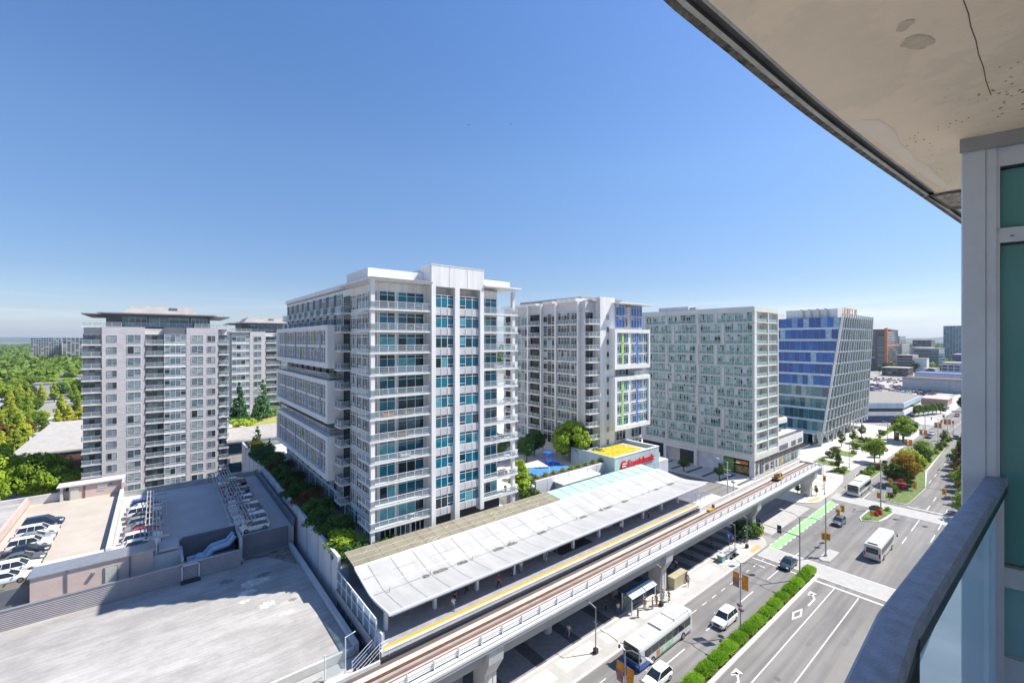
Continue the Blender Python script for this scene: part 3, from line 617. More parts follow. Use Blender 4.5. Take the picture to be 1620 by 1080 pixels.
part('shop_sign', tc_, lambda m: (m.box(X0+1.0, 56.4, 3.2, X0+1.18, 59.9, 4.1, mat('orange_sign', (.75, .28, .05), .5, .3, 1.5)), m.box(X0+1.1, 56.2, .6, X0+1.19, 60.1, 2.6, mat('shop_display', (.10, .06, .05), .5, .5, 1.2, col2=(.5, .35, .08)))))
def f(m):
    m.box(X0+1.2, Y0+.9, .13, X1, Y0+1.2, 4.9, SHOPW)
    for k in range(4): m.box(X0+2+k*4, Y0+.78, .4, X0+4.2+k*4, Y0+.9, 4.0, SG)
    m.box(X0+6, Y0+.7, .2, X0+8, Y0+.8, 4.2, GREYD)
part('shop_front', tc_, f)
part('awning', tc_, lambda m: [m.box(X0+.6+k*1.1, Y0-2.2, 4.5, X0+1.0+k*1.1, Y0+.9, 4.62, DARKM) for k in range(34)]+[m.box(X0+.6, Y0-2.3, 4.4, X0+38, Y0-2.15, 4.62, METAL), m.box(X0+.6, Y0-1, 4.4, X0+38, Y0-.85, 4.5, METAL)])
# low podium between C and the blue office block
lp = thing('retail_podium', 'low white retail podium with roof planting beside the leaning glass office block', 'shop building', (152.5, 54.6, 0), keep=True)
part('wall', lp, lambda m: (m.box(152.5, 54.9, .13, 173, 75, 4.4, SHOPW), m.box(152.5, 54.4, 4.65, 174, 75, 8.6, WHITE), m.box(153, 54.35, 5.0, 160, 54.4, 6.6, GREYD), m.box(163, 54.35, 5.0, 167, 54.4, 6.6, GREYD), m.box(169, 54.35, 5.2, 173, 54.4, 6.6, GREYD)))
part('window', lp, lambda m: [m.box(154.6+k*3.4, 54.75, .3, 156.8+k*3.4, 54.9, 3.9, c_) for k, c_ in enumerate((mat('yellow_door', (.55, .43, .12), .6), G_PALE, G_GREEN, SG, G_GREEN))])
part('shop_sign', lp, lambda m: [m.box(161+k*1.3, 54.6, 3.4, 162+k*1.3, 54.74, 4.3, mat('orange_sign', (.75, .28, .05))) for k in range(5)])
def f(m):
    m.box(152.5, 60, 8.6, 174, 75, 11.6, WHITE); m.prism([(152, 59), (170, 58), (176, 63), (176, 76), (152, 76)], 11.6, 13.2, WHITE)
    m.prism([(152.4, 59.8), (169.8, 58.8), (175, 63.4), (175, 75), (152.4, 75)], 13.2, 13.26, mat('sedum', (.32, .30, .07), .95, .4, .8, bump=.5)); m.box(153, 55, 8.6, 173, 59.5, 8.65, CONCL)
part('upper_terrace', lp, f)
part('terrace_glass', lp, lambda m: (m.box(152.6, 59.8, 8.7, 173.9, 59.98, 11.5, G_TB), m.box(152.6, 54.5, 8.6, 173.9, 54.55, 9.6, G_BAL)))
# ---------------------------------------------------------------- tower D (leaning blue glass office)
td = thing('office_block', 'leaning blue glass office block with white vertical fins down its right face', 'office building', (194, 54, 0), keep=True)
def yl(z_): return 54.2-(z_-5)*6.0/43.4
ZT = 48.4
def xr(z_): return 256.6-(z_-5)*19.9/43.4
D1 = 240
def f(m):
    v = [(194, yl(5)+.3, 5), (xr(5), yl(5)+.3, 5), (xr(5), 84, 5), (194, 84, 5), (194, yl(ZT)+.3, ZT), (xr(ZT), yl(ZT)+.3, ZT), (xr(ZT), 84, ZT), (194, 84, ZT)]
    m.add(v, [(4, 5, 6, 7), (0, 1, 5, 4), (1, 2, 6, 5), (2, 3, 7, 6), (3, 0, 4, 7), (3, 2, 1, 0)], mat('office_core', (.30, .34, .38), .5)); m.box(200, 58, .13, 238, 80, 5, SG)
part('wall', td, f)
def f(m):
    m.box(195.5, 50.0, ZT, 212, 67, ZT+3.3, WHITE); m.box(195.2, 70, ZT, 203, 73, ZT+2.2, WHITE); m.box(195.2, 75, ZT, 203, 84, ZT+2.6, GREYP)
part('roof', td, f)
for k in range(4):
    part('exhaust_pipe', td, lambda m: m.tube([(194.9, 53.0+k*2.6, ZT+.2), (194.9, 53.0+k*2.6, ZT+3.0), (194.9, 53.8+k*2.6, ZT+3.6)], .3, METAL, 8))
OL = mat('orange_letter', (.66, .30, .11), .6)
part('sign_frame', td, lambda m: [m.box(196, 48.5, ZT+z_, 214.5, 48.62, ZT+z_+.1, METAL) for z_ in (1.2, 3.5)]+[m.box(196+k*3.05, 48.5, ZT, 196.12+k*3.05, 48.62, ZT+3.6, METAL) for k in range(7)])
for k in range(5):
    def f(m):
        x = 197.4+k*3.3; m.box(x, 48.3, ZT+1.3, x+.55, 48.48, ZT+3.4, OL)
        if k % 2 == 0: m.box(x+.55, 48.3, ZT+2.9, x+2.0, 48.48, ZT+3.4, OL); m.box(x+.55, 48.3, ZT+1.3, x+2.0, 48.48, ZT+1.75, OL)
        if k in (1, 4): m.box(x+1.3, 48.3, ZT+1.3, x+1.8, 48.48, ZT+3.4, OL)
    part('sign_letter', td, f)
rows = 10; rh = (ZT-5)/rows
FD = Facade(td)
for r_ in range(rows):
    z0 = 5+r_*rh; z1 = z0+rh; g = G_BLUE if r_ > 3 else G_TB
    m = MB(); q = MB(); ya, yb = yl(z0)+.3, yl(z1)+.3
    if r_ == 0: g = G_TB
    y = yb+.2; 
    m.box(193.75, yl(z0)+.35, z0, 193.99, 84, z0+.75, mat('pale_spandrel', (.50, .60, .70), .25, .1))
    nb = 18; y0_ = yl((z0+z1)/2)+.4
    for k in range(nb):
        a = y0_+(84-y0_)*k/nb; b_ = y0_+(84-y0_)*(k+1)/nb
        q.quad((193.9, b_-.04, z0+.75), (193.9, a+.04, z0+.75), (193.9, a+.04, z1), (193.9, b_-.04, z1), g); m.box(193.82, a-.05, z0+.75, 193.95, a+.05, z1, mat('mullion_blue', (.16, .24, .34), .4))
    fr = m.build('window', td); qq = q.build('pane', td); qq.parent = fr
    # right face row
    m = MB(); q = MB(); n2 = 14; st = (D1-194)/n2
    m.add([(194, yl(z0)-.05, z0), (xr(z0), yl(z0)-.05, z0), (xr(z0+.6), yl(z0+.6)-.05, z0+.6), (194, yl(z0+.6)-.05, z0+.6)], [(0, 1, 2, 3)], mat('pale_spandrel', (.5, .6, .7)))
    for k in range(n2):
        s0, s1 = (xr(z0+.6)-194)/n2, (xr(z1)-194)/n2; q.quad((194+k*s0, yl(z0+.6)+.1, z0+.6), (194+(k+1)*s0, yl(z0+.6)+.1, z0+.6), (194+(k+1)*s1, yl(z1)+.1, z1), (194+k*s1, yl(z1)+.1, z1), G_FIN)
    fr = m.build('window', td); qq = q.build('pane', td); qq.parent = fr
def slant(m, x0, x1, d, z0, z1, mt, fr_=0):
    v = []
    for z_ in (z0, z1): y = yl(z_); s_ = 194+(xr(z_)-194)*fr_ if fr_ else 0; v += [(x0+s_, y-d, z_), (x1+s_, y-d, z_), (x1+s_, y+.2, z_), (x0+s_, y+.2, z_)]
    m.add(v, [(4, 5, 6, 7), (0, 1, 5, 4), (1, 2, 6, 5), (2, 3, 7, 6), (3, 0, 4, 7), (3, 2, 1, 0)], mt)
for k in range(15):
    x = 194+k*(D1-194)/14
    part('fin', td, lambda m: slant(m, -.24 + (194 if not k else 0), .24 + (194 if not k else 0), .26, 3.0 if k % 3 else .13, ZT+1.3, mat('fin_metal', (.50, .56, .60), .3, .08, 1, metal=.4), k/14))
    if k % 3 == 0: part('column', td, lambda m: m.box(x-.3, 55.0, .13, x+.3, 55.7, 5, CONCL))
part('edge_frame', td, lambda m: slant(m, 193.6, 194.05, .5, 5, ZT+.6, WHITE))
part('lobby_glass', td, lambda m: [m.quad((194+k*3, 57.5, .13), (197+k*3, 57.5, .13), (197+k*3, 57.5, 5), (194+k*3, 57.5, 5), G_TB) for k in range(8)]+[m.quad((194, 80-k*3, .13), (194, 77-k*3, .13), (194, 77-k*3, 5), (194, 80-k*3, 5), G_TB) for k in range(7)]+[m.box(192, 56, 4.6, 198, 84, 5.0, WHITE)])
# ---------------------------------------------------------------- left grey towers
def grey_tower(name, label, X, Y, z0, ztop, dep, cols, wd, fh, hatc, g_lab=None):
    t = thing(name, label, 'tower', (X, Y, z0), keep=True); F = Facade(t)
    nf = int((ztop-z0)/fh)
    def f(m):
        for c_ in cols:
            if c_[0] in 'wsn': m.box(X+c_[1], Y, z0, X+c_[2], Y+3, ztop, LAV if c_[0] != 'n' else LAV)
        m.box(X+.3, Y+1.5, z0, X+wd-.3, Y+dep, ztop, LAV)
        for i in range(nf): z_ = ztop-1.6-i*fh; m.box(X+.2, Y+.9, z_-.18, X+wd-.2, Y+1.6, z_+.02, WHITE)
    part('wall', t, f)
    for i in range(nf):
        z_ = ztop-1.5-(i+1)*fh+.1
        if z_ < z0: break
        for c_ in cols:
            k_, a, b_ = c_[:3]; a += X; b_ += X
            if k_ == 's': c0 = (a+b_)/2; win(F, 'S', c0-.9, c0+.9, z_+.6, 1.6, Y, 2, G_PALE, fr=GREYP, trans=0)
            elif k_ == 'n': c0 = (a+b_)/2; win(F, 'S', c0-1.3, c0+1.3, z_+.4, 1.95, Y, 2, G_PALE, fr=RAILW, trans=0, vent=1)
            elif k_ == 'b':
                win(F, 'S', a+.2, b_-.2, z_+.05, 2.4, Y+1.5, 3, G_PALE, fr=GREYD, trans=.2); bal(F, 'S', a, b_, z_, Y+1.5, 1.7 if c_[3] < 2 else 2.2, slab=WHITE, sp=1.5)
            elif k_ == 'g':
                win(F, 'S', a+.05, b_-.05, z_+.45, 2.0, Y+.1, 4, G_PALE, fr=RAILW, trans=.25, vent=(0, 3)); part_spandrel.append((a, b_, z_))
    def f(m):
        for (a, b_, z_) in part_spandrel: m.box(a, Y+.1, z_-.35, b_, Y+1.6, z_+.45, WHITE)
        for c_ in cols:
            if c_[0] == 'g': m.box(X+c_[1], Y+.15, z0, X+c_[2], Y+1.6, ztop, GREYD)
    part('bay_band', t, f); part_spandrel.clear()
    # penthouse, its glass and hat roof
    def f(m):
        m.box(X+4, Y+3, ztop, X+wd-4, Y+dep-2, ztop+2.9, GREYD)
    part('penthouse', t, f)
    for (a, b_) in ((7.0, 11.6), (12, 20), (20.5, 24)):
        if b_ < wd-2: win(F, 'S', X+a, X+b_, ztop+.3, 2.3, Y+2.98, 4, G_TB, fr=RAILW)
    def f(m):
        m.box(X-.1, Y+1, ztop+2.85, X+wd+.3, Y+dep, ztop+3.1, GREYD)
        m.box(X+3.2, Y+.3, ztop+3.1, X+wd-3.2, Y+1.2, ztop+3.3, GREYD); m.box(X+2.6, Y+1.0, ztop+3.1, X+wd-2.6, Y+dep-1, ztop+3.45, mat('taupe_roof', (.33, .315, .30), .8))
        zr = ztop+3.45; zr2 = ztop+5.3; h0, h1 = hatc
        v = [(X+h0-1.6, Y+1.2, zr), (X+h1+1.6, Y+1.2, zr), (X+h1+1.6, Y+dep-3, zr), (X+h0-1.6, Y+dep-3, zr), (X+h0+.2, Y+3.0, zr2), (X+h1-.2, Y+3.0, zr2), (X+h1-.2, Y+dep-5, zr2), (X+h0+.2, Y+dep-5, zr2)]
        m.add(v, [(4, 5, 6, 7), (0, 1, 5, 4), (1, 2, 6, 5), (2, 3, 7, 6), (3, 0, 4, 7)], mat('taupe_roof', (.33, .315, .30), .8)); m.box(X+wd*.56, Y+2.0, zr+.5, X+wd*.56+1.6, Y+3.4, zr2-.3, GREYD)
    part('roof', t, f)
    bal(F, 'S', X+.1, X+7, ztop, Y+1.9, 1.8, sp=1.6); bal(F, 'S', X+wd-7.5, X+wd-.1, ztop, Y+1.9, 1.8, sp=1.6); bal(F, 'S', X+7.2, X+wd-7.8, ztop, Y+2.0, .5, sp=1.6)
    F.fin(); return t
part_spandrel = []
grey_tower('concrete_tower', 'pale lilac-grey concrete tower with small square windows, left of the teal-windowed tower', -13.5, 140, 0, 43.2, 24,
           [('b', 0, 3.4, 0), ('s', 3.5, 7.0), ('w', 7.0, 7.9), ('n', 7.9, 10.5), ('w', 10.5, 11.2), ('b', 11.3, 14.9, 1), ('g', 14.9, 19.4), ('w', 19.4, 20.2), ('n', 20.2, 23.2), ('s', 23.2, 26.2), ('b', 26.3, 28.6, 0)], 28.6, 2.78, (8.5, 20.5))
grey_tower('concrete_tower', 'grey concrete tower half hidden between the lilac-grey tower and the teal-windowed one', 20.5, 187, 0, 43.2, 22,
           [('g', .5, 6.3), ('w', 6.3, 7.3), ('n', 7.3, 10.2), ('w', 10.2, 11.4), ('b', 11.5, 16.4, 1), ('b', 16.5, 21.4, 2)], 23, 2.78, (6, 18))
# ---------------------------------------------------------------- annex between the grey tower and the garden wall
an = thing('annex_building', 'low cream annex with dark ribbon windows at the foot of the lilac-grey tower', 'building', (14.8, 140, 0), keep=True)
part('wall', an, lambda m: m.box(14.8, 140, 0, 34, 158, 12.4, mat('cream_wall', (.55, .52, .47), .7)))
part('roof', an, lambda m: (m.box(14.6, 139.6, 12.4, 36, 159, 13.0, CONCL), m.box(15, 140, 13.0, 36, 158.5, 13.05, ROOFG)))
part('ribbon_window', an, lambda m: (m.box(15.0, 139.85, 9.3, 20, 140, 11.9, G_DARK), m.box(20.4, 139.9, 9.9, 33, 140, 11.9, G_PALE), m.box(20.4, 139.9, 4.6, 33, 140, 6.6, GREYD), m.box(15.0, 139.85, 4.2, 18, 140, 6.8, G_DARK)))
struct('garden_roof', MB().box(36, 139, 0, 70, 200, 12.2, CONCL).box(16, 158.6, 0, 36, 186.8, 12.2, CONCL).box(22, 160, 12.2, 60, 182, 12.3, mat('dry_lawn', (.36, .34, .10), .95, .25, .4, bump=.4)))
# ---------------------------------------------------------------- garden podium with its walls
PODW = mat('podium_wall', (.56, .57, .60), .75, .08, .4, bump=.15)
pd = thing('podium_garden', 'white-walled podium garden between the residential towers and the station', 'podium', (17.9, 57.6, 0), keep=True)
def f(m):
    m.box(18.3, 57.9, 0, 48.4, 138.5, 10.5, PODW); m.box(48.4, 60.3, 0, 99, 138.5, 10.5, PODW)
    m.box(17.9, 57.4, 0, 18.3, 138.5, 12.35, PODW)
    for k in range(13): m.box(17.86, 60+k*6, 7, 17.9, 60.08+k*6, 12.3, GREYD)
part('west_wall', pd, f)
def f(m):
    m.box(54.3, 60, 5, 77, 60.35, 14.0, mat('podium_panel', (.60, .61, .62), .7, .05)); m.box(54.3, 60.35, 13.2, 77, 61.8, 14.0, CONCL)
    for k in range(8): m.box(54.3+k*2.85, 59.98, 5, 54.34+k*2.85, 60, 14, GREYD)
part('street_wall', pd, f)
part('planter_strip', pd, lambda m: m.box(54.3, 60.4, 14.0, 76, 61.7, 14.12, SOIL))
part('garden_deck', pd, lambda m: (m.box(49, 62, 10.5, 98, 95, 11.9, CONCL)))
def f(m):
    a = (62, 66)
    m.box(60.5, 64.5, 11.9, 71, 73, 11.96, mat('playground_blue', (.05, .22, .55), .7, .1, 1))
part('play_surface', pd, f)
sb = thing('bank_pavilion', 'pale glass-clad bank block with a yellow planted roof at the end of the station canopy', 'building', (74.2, 57.5, 0), keep=True)
GP = mat('pavilion_panel', (.42, .52, .53), .25, .08, .3)
def f(m):
    m.box(74.2, 57.5, 0, 90.5, 70, 14.6, GP); m.box(74.2, 57.5, 14.6, 90.5, 57.9, 15.4, GP); m.box(90.1, 57.9, 14.6, 90.5, 70, 15.4, GP); m.box(74.2, 57.9, 14.6, 74.6, 70, 15.4, GP)
    for k in range(1, 9): m.box(74.2+k*1.81, 57.47, 8, 74.24+k*1.81, 57.5, 15.4, RAILW)
    for z_ in (9.8, 12.0): m.box(74.2, 57.47, z_, 90.5, 57.5, z_+.04, RAILW)
part('wall', sb, f)
part('coping', sb, lambda m: (m.box(74.1, 57.4, 15.4, 90.6, 57.95, 15.5, WHITE), m.box(90.05, 57.95, 15.4, 90.6, 70, 15.5, WHITE)))
part('planted_roof', sb, lambda m: (m.box(74.6, 57.9, 14.6, 90.1, 70, 14.64, CONC), m.box(75, 58.4, 14.64, 87, 66, 14.95, mat('yellow_sedum', (.52, .43, .02), .95, .35, 1.5, bump=.8))))
RED = mat('sign_red', (.62, .01, .02), .4, .05)
def text(body, name, parent, loc, size, m, rz=0, rx=90, ext=.08, bold=True, sx=1.0):
    cu = bpy.data.curves.new(name, 'FONT'); cu.body = body; cu.size = size; cu.extrude = ext; cu.offset = .035*size if bold else 0; cu.space_character = 1.02
    t = bpy.data.objects.new('tmp', cu); C.objects.link(t); dg = bpy.context.evaluated_depsgraph_get()
    me = bpy.data.meshes.new_from_object(t.evaluated_get(dg)); bpy.data.objects.remove(t)
    for v in me.vertices: v.co.x *= sx
    rot = Matrix.Rotation(R(rz), 4, 'Z') @ Matrix.Rotation(R(rx), 4, 'X'); me.transform(rot)
    me.materials.clear(); me.materials.append(m); me.name = name
    o = bpy.data.objects.new(name, me); C.objects.link(o); l = Vector(loc)
    if parent is not None: o.parent = parent; l -= Vector(parent['_o'])
    o.location = l; return o
text('Scotiabank', 'sign_letters', sb, (78.5, 57.3, 12.85), 1.95, RED, sx=1.12)
def f(m):   # emblem: sphere with stylised red S bands
    cx, cz = 77.1, 13.5
    m.tube([(cx, 57.42, cz), (cx, 57.25, cz)], .92, RED, 24)
    m.box(cx-.62, 57.2, cz+.18, cx+.75, 57.24, cz+.36, WHITE); m.box(cx-.75, 57.2, cz-.32, cx+.5, 57.24, cz-.14, WHITE)
    m.prism([(cx-1.1, 57.3), (cx-.7, 57.3), (cx-.7, 57.42), (cx-1.1, 57.42)], cz-.9, cz-.5, RED)
part('emblem', sb, f)
# ---------------------------------------------------------------- station
st = thing('station_building', 'elevated train station with long white canopy, brown and green glass roof panels and side platform', 'station', (18, 43, 0), keep=True)
PLAT = mat('platform_tiles', (.33, .33, .35), .6, .12, .7, bump=.1)
YEL = mat('platform_yellow', (.64, .36, .03), .6, .08, 4)
part('platform', st, lambda m: (m.box(17.6, 43.1, 7.3, 80.5, 57.2, 8.5, PLAT), m.box(17.6, 42.6, 8.05, 80.5, 43.1, 8.5, CONCL)))
part('yellow_edge', st, lambda m: m.box(17.9, 42.95, 8.5, 80.2, 43.38, 8.506, YEL))
part('edge_coping', st, lambda m: m.box(17.9, 42.55, 8.5, 80.2, 42.94, 8.52, mat('coping_cream', (.66, .62, .52), .7)))
part('seating_dark_patch', st, lambda m: m.box(46, 45.3, 8.5, 53, 47.2, 8.508, DARKM))  # flat near-black sheet laid on the platform floor
def f(m):
    m.box(17.7, 45.5, 0, 92, 57.3, 7.2, GREYD); m.box(-40, 42.6, 0, 17.6, 46.8, 6.4, CONC)
    for k in range(22): m.box(-20+k*5, 45.42, .2, -17+k*5, 45.5, 4.5, SG)
part('concourse', st, f)
for k in range(6): part('ground_column', st, lambda m: m.tube([(-16+k*14.4, 43.6, .13), (-16+k*14.4, 43.6, 6.3)], .62, CONCL, 16))
CAN = mat('canopy_membrane', (.43, .43, .42), .6, .10, .35, bump=.2, stretch=(1.6, .35, 1))
prof = [(43.2, 11.72), (43.9, 11.66), (45.2, 11.5), (46.6, 11.36), (47.8, 11.3), (48.8, 11.36), (50.2, 11.65), (51.8, 12.0), (53.3, 12.3)]
def f(m):
    n = len(prof); xs = [18.7+(83.5-18.7)*i/24 for i in range(25)]
    def P_(x, k):
        y, z_ = prof[k]; e = 0
        if x > 83.4: e = (53.3-y)*.15+ .6
        r_ = .05*abs(math.sin((x-18.7)/5.95*math.pi))   # scalloped panels
        return (x+e, y, z_+r_*(1 if k > 4 else .6))
    top = [P_(x, k) for x in xs for k in range(n)]; bot = [(p[0], p[1], p[2]-.16) for p in top]; N = len(top); F = []
    for i in range(24):
        for k in range(n-1):
            a = i*n+k; F.append((a, a+n, a+n+1, a+1)); F.append((N+a+1, N+a+n+1, N+a+n, N+a))
        a = i*n; F.append((a, N+a, N+a+n, a+n)); a = i*n+n-1; F.append((a, a+n, N+a+n, N+a))
    for k in range(n-1): F.append((k, k+1, N+k+1, N+k)); a = 24*n+k; F.append((a, N+a, N+a+1, a+1))
    m.add(top+bot, F, CAN)
part('canopy', st, f, smooth=False)
SEAM = mat('canopy_seam_grey', (.36, .36, .355), .7, .3, 3)
def f(m):
    for k in range(22):
        x = 20.2+k*2.95; e = .5 if k % 2 else 0
        for i in range(len(prof)-1):
            (y0, z0), (y1, z1) = prof[i], prof[i+1]; m.quad((x, y0, z0+.075), (x+.05, y0, z0+.075), (x+.05, y1, z1+.075), (x, y1, z1+.075), SEAM)
    for y, z_ in ((48.0, 11.37), (51.0, 11.87)): m.quad((18.9, y, z_), (84, y, z_), (84, y+.10, z_+.005), (18.9, y+.10, z_+.005), SEAM)
    rr = random.Random(14)
    for k in range(16):
        x = 20+rr.random()*60; L_ = .5+rr.random()*1.5; m.quad((x, 47.7, 11.385), (x+L_, 47.65, 11.385), (x+L_*.9, 48.25, 11.39), (x+.1, 48.3, 11.39), mat('canopy_grime', (.20, .19, .17), .9, .5, 3))
part('canopy_seam', st, f)
def f(m):
    m.box(18.6, 43.12, 11.5, 84.3, 43.2, 11.76, RAILW); m.box(18.6, 53.22, 12.28, 83.6, 53.4, 12.48, RAILW)
    for i in range(len(prof)-1): (y0, z0), (y1, z1) = prof[i], prof[i+1]; m.add([(18.62, y0, z0-.2), (18.74, y0, z0-.2), (18.74, y1, z1-.2), (18.62, y1, z1-.2), (18.62, y0, z0+.06), (18.74, y0, z0+.06), (18.74, y1, z1+.06), (18.62, y1, z1+.06)], [(4, 5, 6, 7), (0, 1, 5, 4), (1, 2, 6, 5), (2, 3, 7, 6), (3, 0, 4, 7), (3, 2, 1, 0)], RAILW)
part('canopy_trim', st, f)
BRG = mat('bronze_roof_panel', (.245, .225, .165), .45, .1, .5); GRG = mat('green_roof_glass', (.42, .60, .53), .25, .1, .4)
def f(m):
    m.add([(18.7, 53.4, 12.35), (54.4, 53.4, 12.35), (54.4, 57.2, 12.75), (18.7, 57.2, 12.75), (18.7, 53.4, 12.25), (54.4, 53.4, 12.25), (54.4, 57.2, 12.65), (18.7, 57.2, 12.65)], [(0, 1, 2, 3), (7, 6, 5, 4), (0, 4, 5, 1), (3, 2, 6, 7), (0, 3, 7, 4), (1, 5, 6, 2)], BRG)
    for k in range(19): x = 18.7+k*1.98; m.tube([(x, 53.4, 12.37), (x, 57.2, 12.77)], .025, mat('rafter_line', (.45, .42, .34), .6), 4)
    for y, z_ in ((54.7, 12.5), (56, 12.64), (57.2, 12.77)): m.tube([(18.7, y, z_), (54.4, y, z_)], .03, mat('rafter_line', (.45, .42, .34)), 4)
    rr = random.Random(3)
    for k in range(26): x = 19+rr.random()*34; y = 53.6+rr.random()*2.2; m.tube([(x, y, 12.39+(y-53.4)*.105), (x+.6+rr.random(), y+.3+rr.random()*.7, 12.42+(y-53.4)*.105+.06)], .03, mat('rafter_line', (.45, .42, .34)), 4)
part('bronze_roof', st, f)
def f(m):
    m.add([(54.4, 53.4, 12.35), (83.2, 53.4, 12.35), (83.2, 57.4, 12.7), (54.4, 57.4, 12.7), (54.4, 53.4, 12.25), (83.2, 53.4, 12.25), (83.2, 57.4, 12.6), (54.4, 57.4, 12.6)], [(0, 1, 2, 3), (7, 6, 5, 4), (0, 4, 5, 1), (3, 2, 6, 7), (0, 3, 7, 4), (1, 5, 6, 2)], GRG)
    for k in range(11): x = 54.4+k*2.88; m.tube([(x, 53.4, 12.37), (x, 57.4, 12.72)], .05, mat('green_mullion', (.34, .45, .41), .6), 4)
    for y, z_ in ((54.7, 12.49), (56.1, 12.61)): m.tube([(54.4, y, z_), (83.2, y, z_)], .04, mat('green_mullion', (.34, .45, .41)), 4)
part('green_glass_roof', st, f)
part('lift_housing', st, lambda m: (m.box(59, 57.6, 8, 69.5, 59.9, 12.9, GREYP), m.box(58.8, 57.5, 12.9, 69.7, 59.95, 13.15, WHITE)))
for i, x in enumerate((19.4, 25.4, 31.4, 37.4, 43.2, 49.0, 55, 61, 67, 72.8, 78.4)):
    part('column', st, lambda m: (m.box(x-.18, 45.6, 8.5, x+.18, 46.0, 11.3, WHITE), m.box(x-.1, 43.4, 11.2, x+.1, 47, 11.32, METAL)))
part('ceiling_beam', st, lambda m: (m.box(19, 43.5, 11.1, 82, 43.62, 11.3, METAL), m.box(19, 52, 11.0, 82, 52.3, 11.6, METAL)))
part('back_wall', st, lambda m: (m.box(19, 56.6, 8.5, 80, 56.8, 11.4, GREYD), m.box(26, 52, 8.5, 38, 52.3, 10.4, GREYP), m.box(54, 50.5, 8.5, 66, 50.8, 10.4, GREYP)))
for i, (x, y) in enumerate(((20.6, 47.6), (26, 47.9), (32, 47.7), (38, 47.8), (38.6, 48.1), (46, 47.9), (52, 47.8), (58, 47.9), (64, 47.7), (70, 47.8), (72, 47.9), (76, 47.8))):
    part('roof_vent', st, lambda m: m.tube([(x, y, 11.3), (x, y, 11.75), (x+.12, y+.1, 11.8)], .045, METAL, 6))
part('fall_arrest_line', st, lambda m: m.tube([(20, 49.2, 11.55), (40, 49.3, 11.55), (80, 49.2, 11.55)], .012, METAL, 4))
for x in (44.4, 57.4, 68):
    part('notice_board', st, lambda m: (m.box(x, 46.3, 8.5, x+.08, 46.4, 10.2, METAL), m.box(x+1.7, 46.3, 8.5, x+1.78, 46.4, 10.2, METAL), m.box(x+.08, 46.32, 9.1, x+1.7, 46.38, 10.1, mat('board_white', (.6, .65, .64)))))
part('yellow_sign_rail', st, lambda m: m.box(42, 45.5, 11.0, 45.5, 45.6, 11.2, YEL))
# end screen of glass, and stair down to the track
def f(m):
    m.box(17.7, 44.3, 8.2, 17.8, 57.2, 8.5, RAILW); m.box(17.7, 44.3, 10.9, 17.8, 57.2, 11.0, RAILW); m.box(17.7, 44.3, 9.7, 17.8, 57.2, 9.76, RAILW)
    for k in range(8): y = 44.3+k*1.83; m.box(17.68, y, 6.5, 17.82, y+.1, 11.0, RAILW)
    for k in range(7): y = 44.4+k*1.83; m.quad((17.75, y, 7.6), (17.75, y+1.7, 7.6), (17.75, y+1.7, 10.9), (17.75, y, 10.9), G_RAIL)
part('end_screen', st, f)
part('gate_panel', st, lambda m: (m.box(17.8, 43.1, 8.5, 18.0, 44.2, 10.0, mat('pale_gate', (.55, .60, .66), .5)), ))
def f(m):
    for k in range(7): m.box(15.2+k*.32, 42.6, 7.0+k*.2, 15.55+k*.32, 43.9, 7.15+k*.2, DARKM)
    for y in (42.6, 43.9):
        m.tube([(15.1, y, 8.0), (17.4, y, 9.5), (18.4, y, 9.6)], .03, RAILW, 5); m.tube([(15.1, y, 7.6), (17.4, y, 9.1), (18.4, y, 9.2)], .025, RAILW, 5); m.tube([(15.1, y, 7.2), (17.4, y, 8.7), (18.4, y, 8.8)], .025, RAILW, 5)
        for x, a in ((15.1, 7.0), (17.4, 8.3), (18.4, 8.5)): m.tube([(x, y, a-.6), (x, y, a+1.1)], .03, RAILW, 5)
    m.box(12.5, 42.6, 6.4, 15.3, 44.4, 7.0, CONCL); m.tube([(12.6, 44.3, 7.0), (12.6, 44.3, 9.6)], .06, RAILW, 6); m.tube([(14.6, 44.4, 7.0), (14.6, 44.4, 10.4), (15.6, 44.4, 10.6)], .06, RAILW, 6)
    m.quad((12.7, 44.35, 7.2), (14.5, 44.35, 7.2), (14.5, 44.35, 9.4), (12.7, 44.35, 9.4), G_BAL)
part('access_stair', st, f)
# ---------------------------------------------------------------- guideway
gw = thing('rail_guideway', 'grey concrete elevated single-track guideway running beside the station over the street', 'guideway', (40, 40, 0), keep=True)
CG = mat('guideway_concrete', (.33, .335, .33), .85, .14, .3, bump=.25, stretch=(.3, 1, 1)); CGL = mat('guideway_edge', (.62, .62, .60), .8, .08, .5); DECK = mat('track_bed', (.33, .305, .285), .85, .16, .5, bump=.3); DECK2 = mat('track_plinth', (.56, .51, .45), .85, .12, .8)
RUST = mat('rusty_rail', (.25, .115, .06), .55, .2, 3)
def f(m):
    GX0, GX1 = -30, 133.5
    v = [(37.5, 7.45), (37.5, 6.95), (38.1, 6.85), (38.6, 5.1), (41.6, 5.1), (42.1, 6.85), (42.6, 6.95), (42.6, 7.3)]
    n = len(v); m.add([(GX0, y, z_) for y, z_ in v]+[(GX1, y, z_) for y, z_ in v], [(i, i+n, (i+1) % n+n, (i+1) % n) for i in range(n)]+[tuple(range(n)), tuple(range(2*n-1, n-1, -1))], CG)
part('girder', gw, f)
part('edge_beam', gw, lambda m: (m.box(-30, 37.44, 7.3, 133.5, 37.75, 7.56, CGL), m.box(80.5, 42.4, 7.3, 133.5, 42.62, 8.0, CGL), m.box(-30, 42.4, 7.3, 17.4, 42.62, 7.9, CGL)))
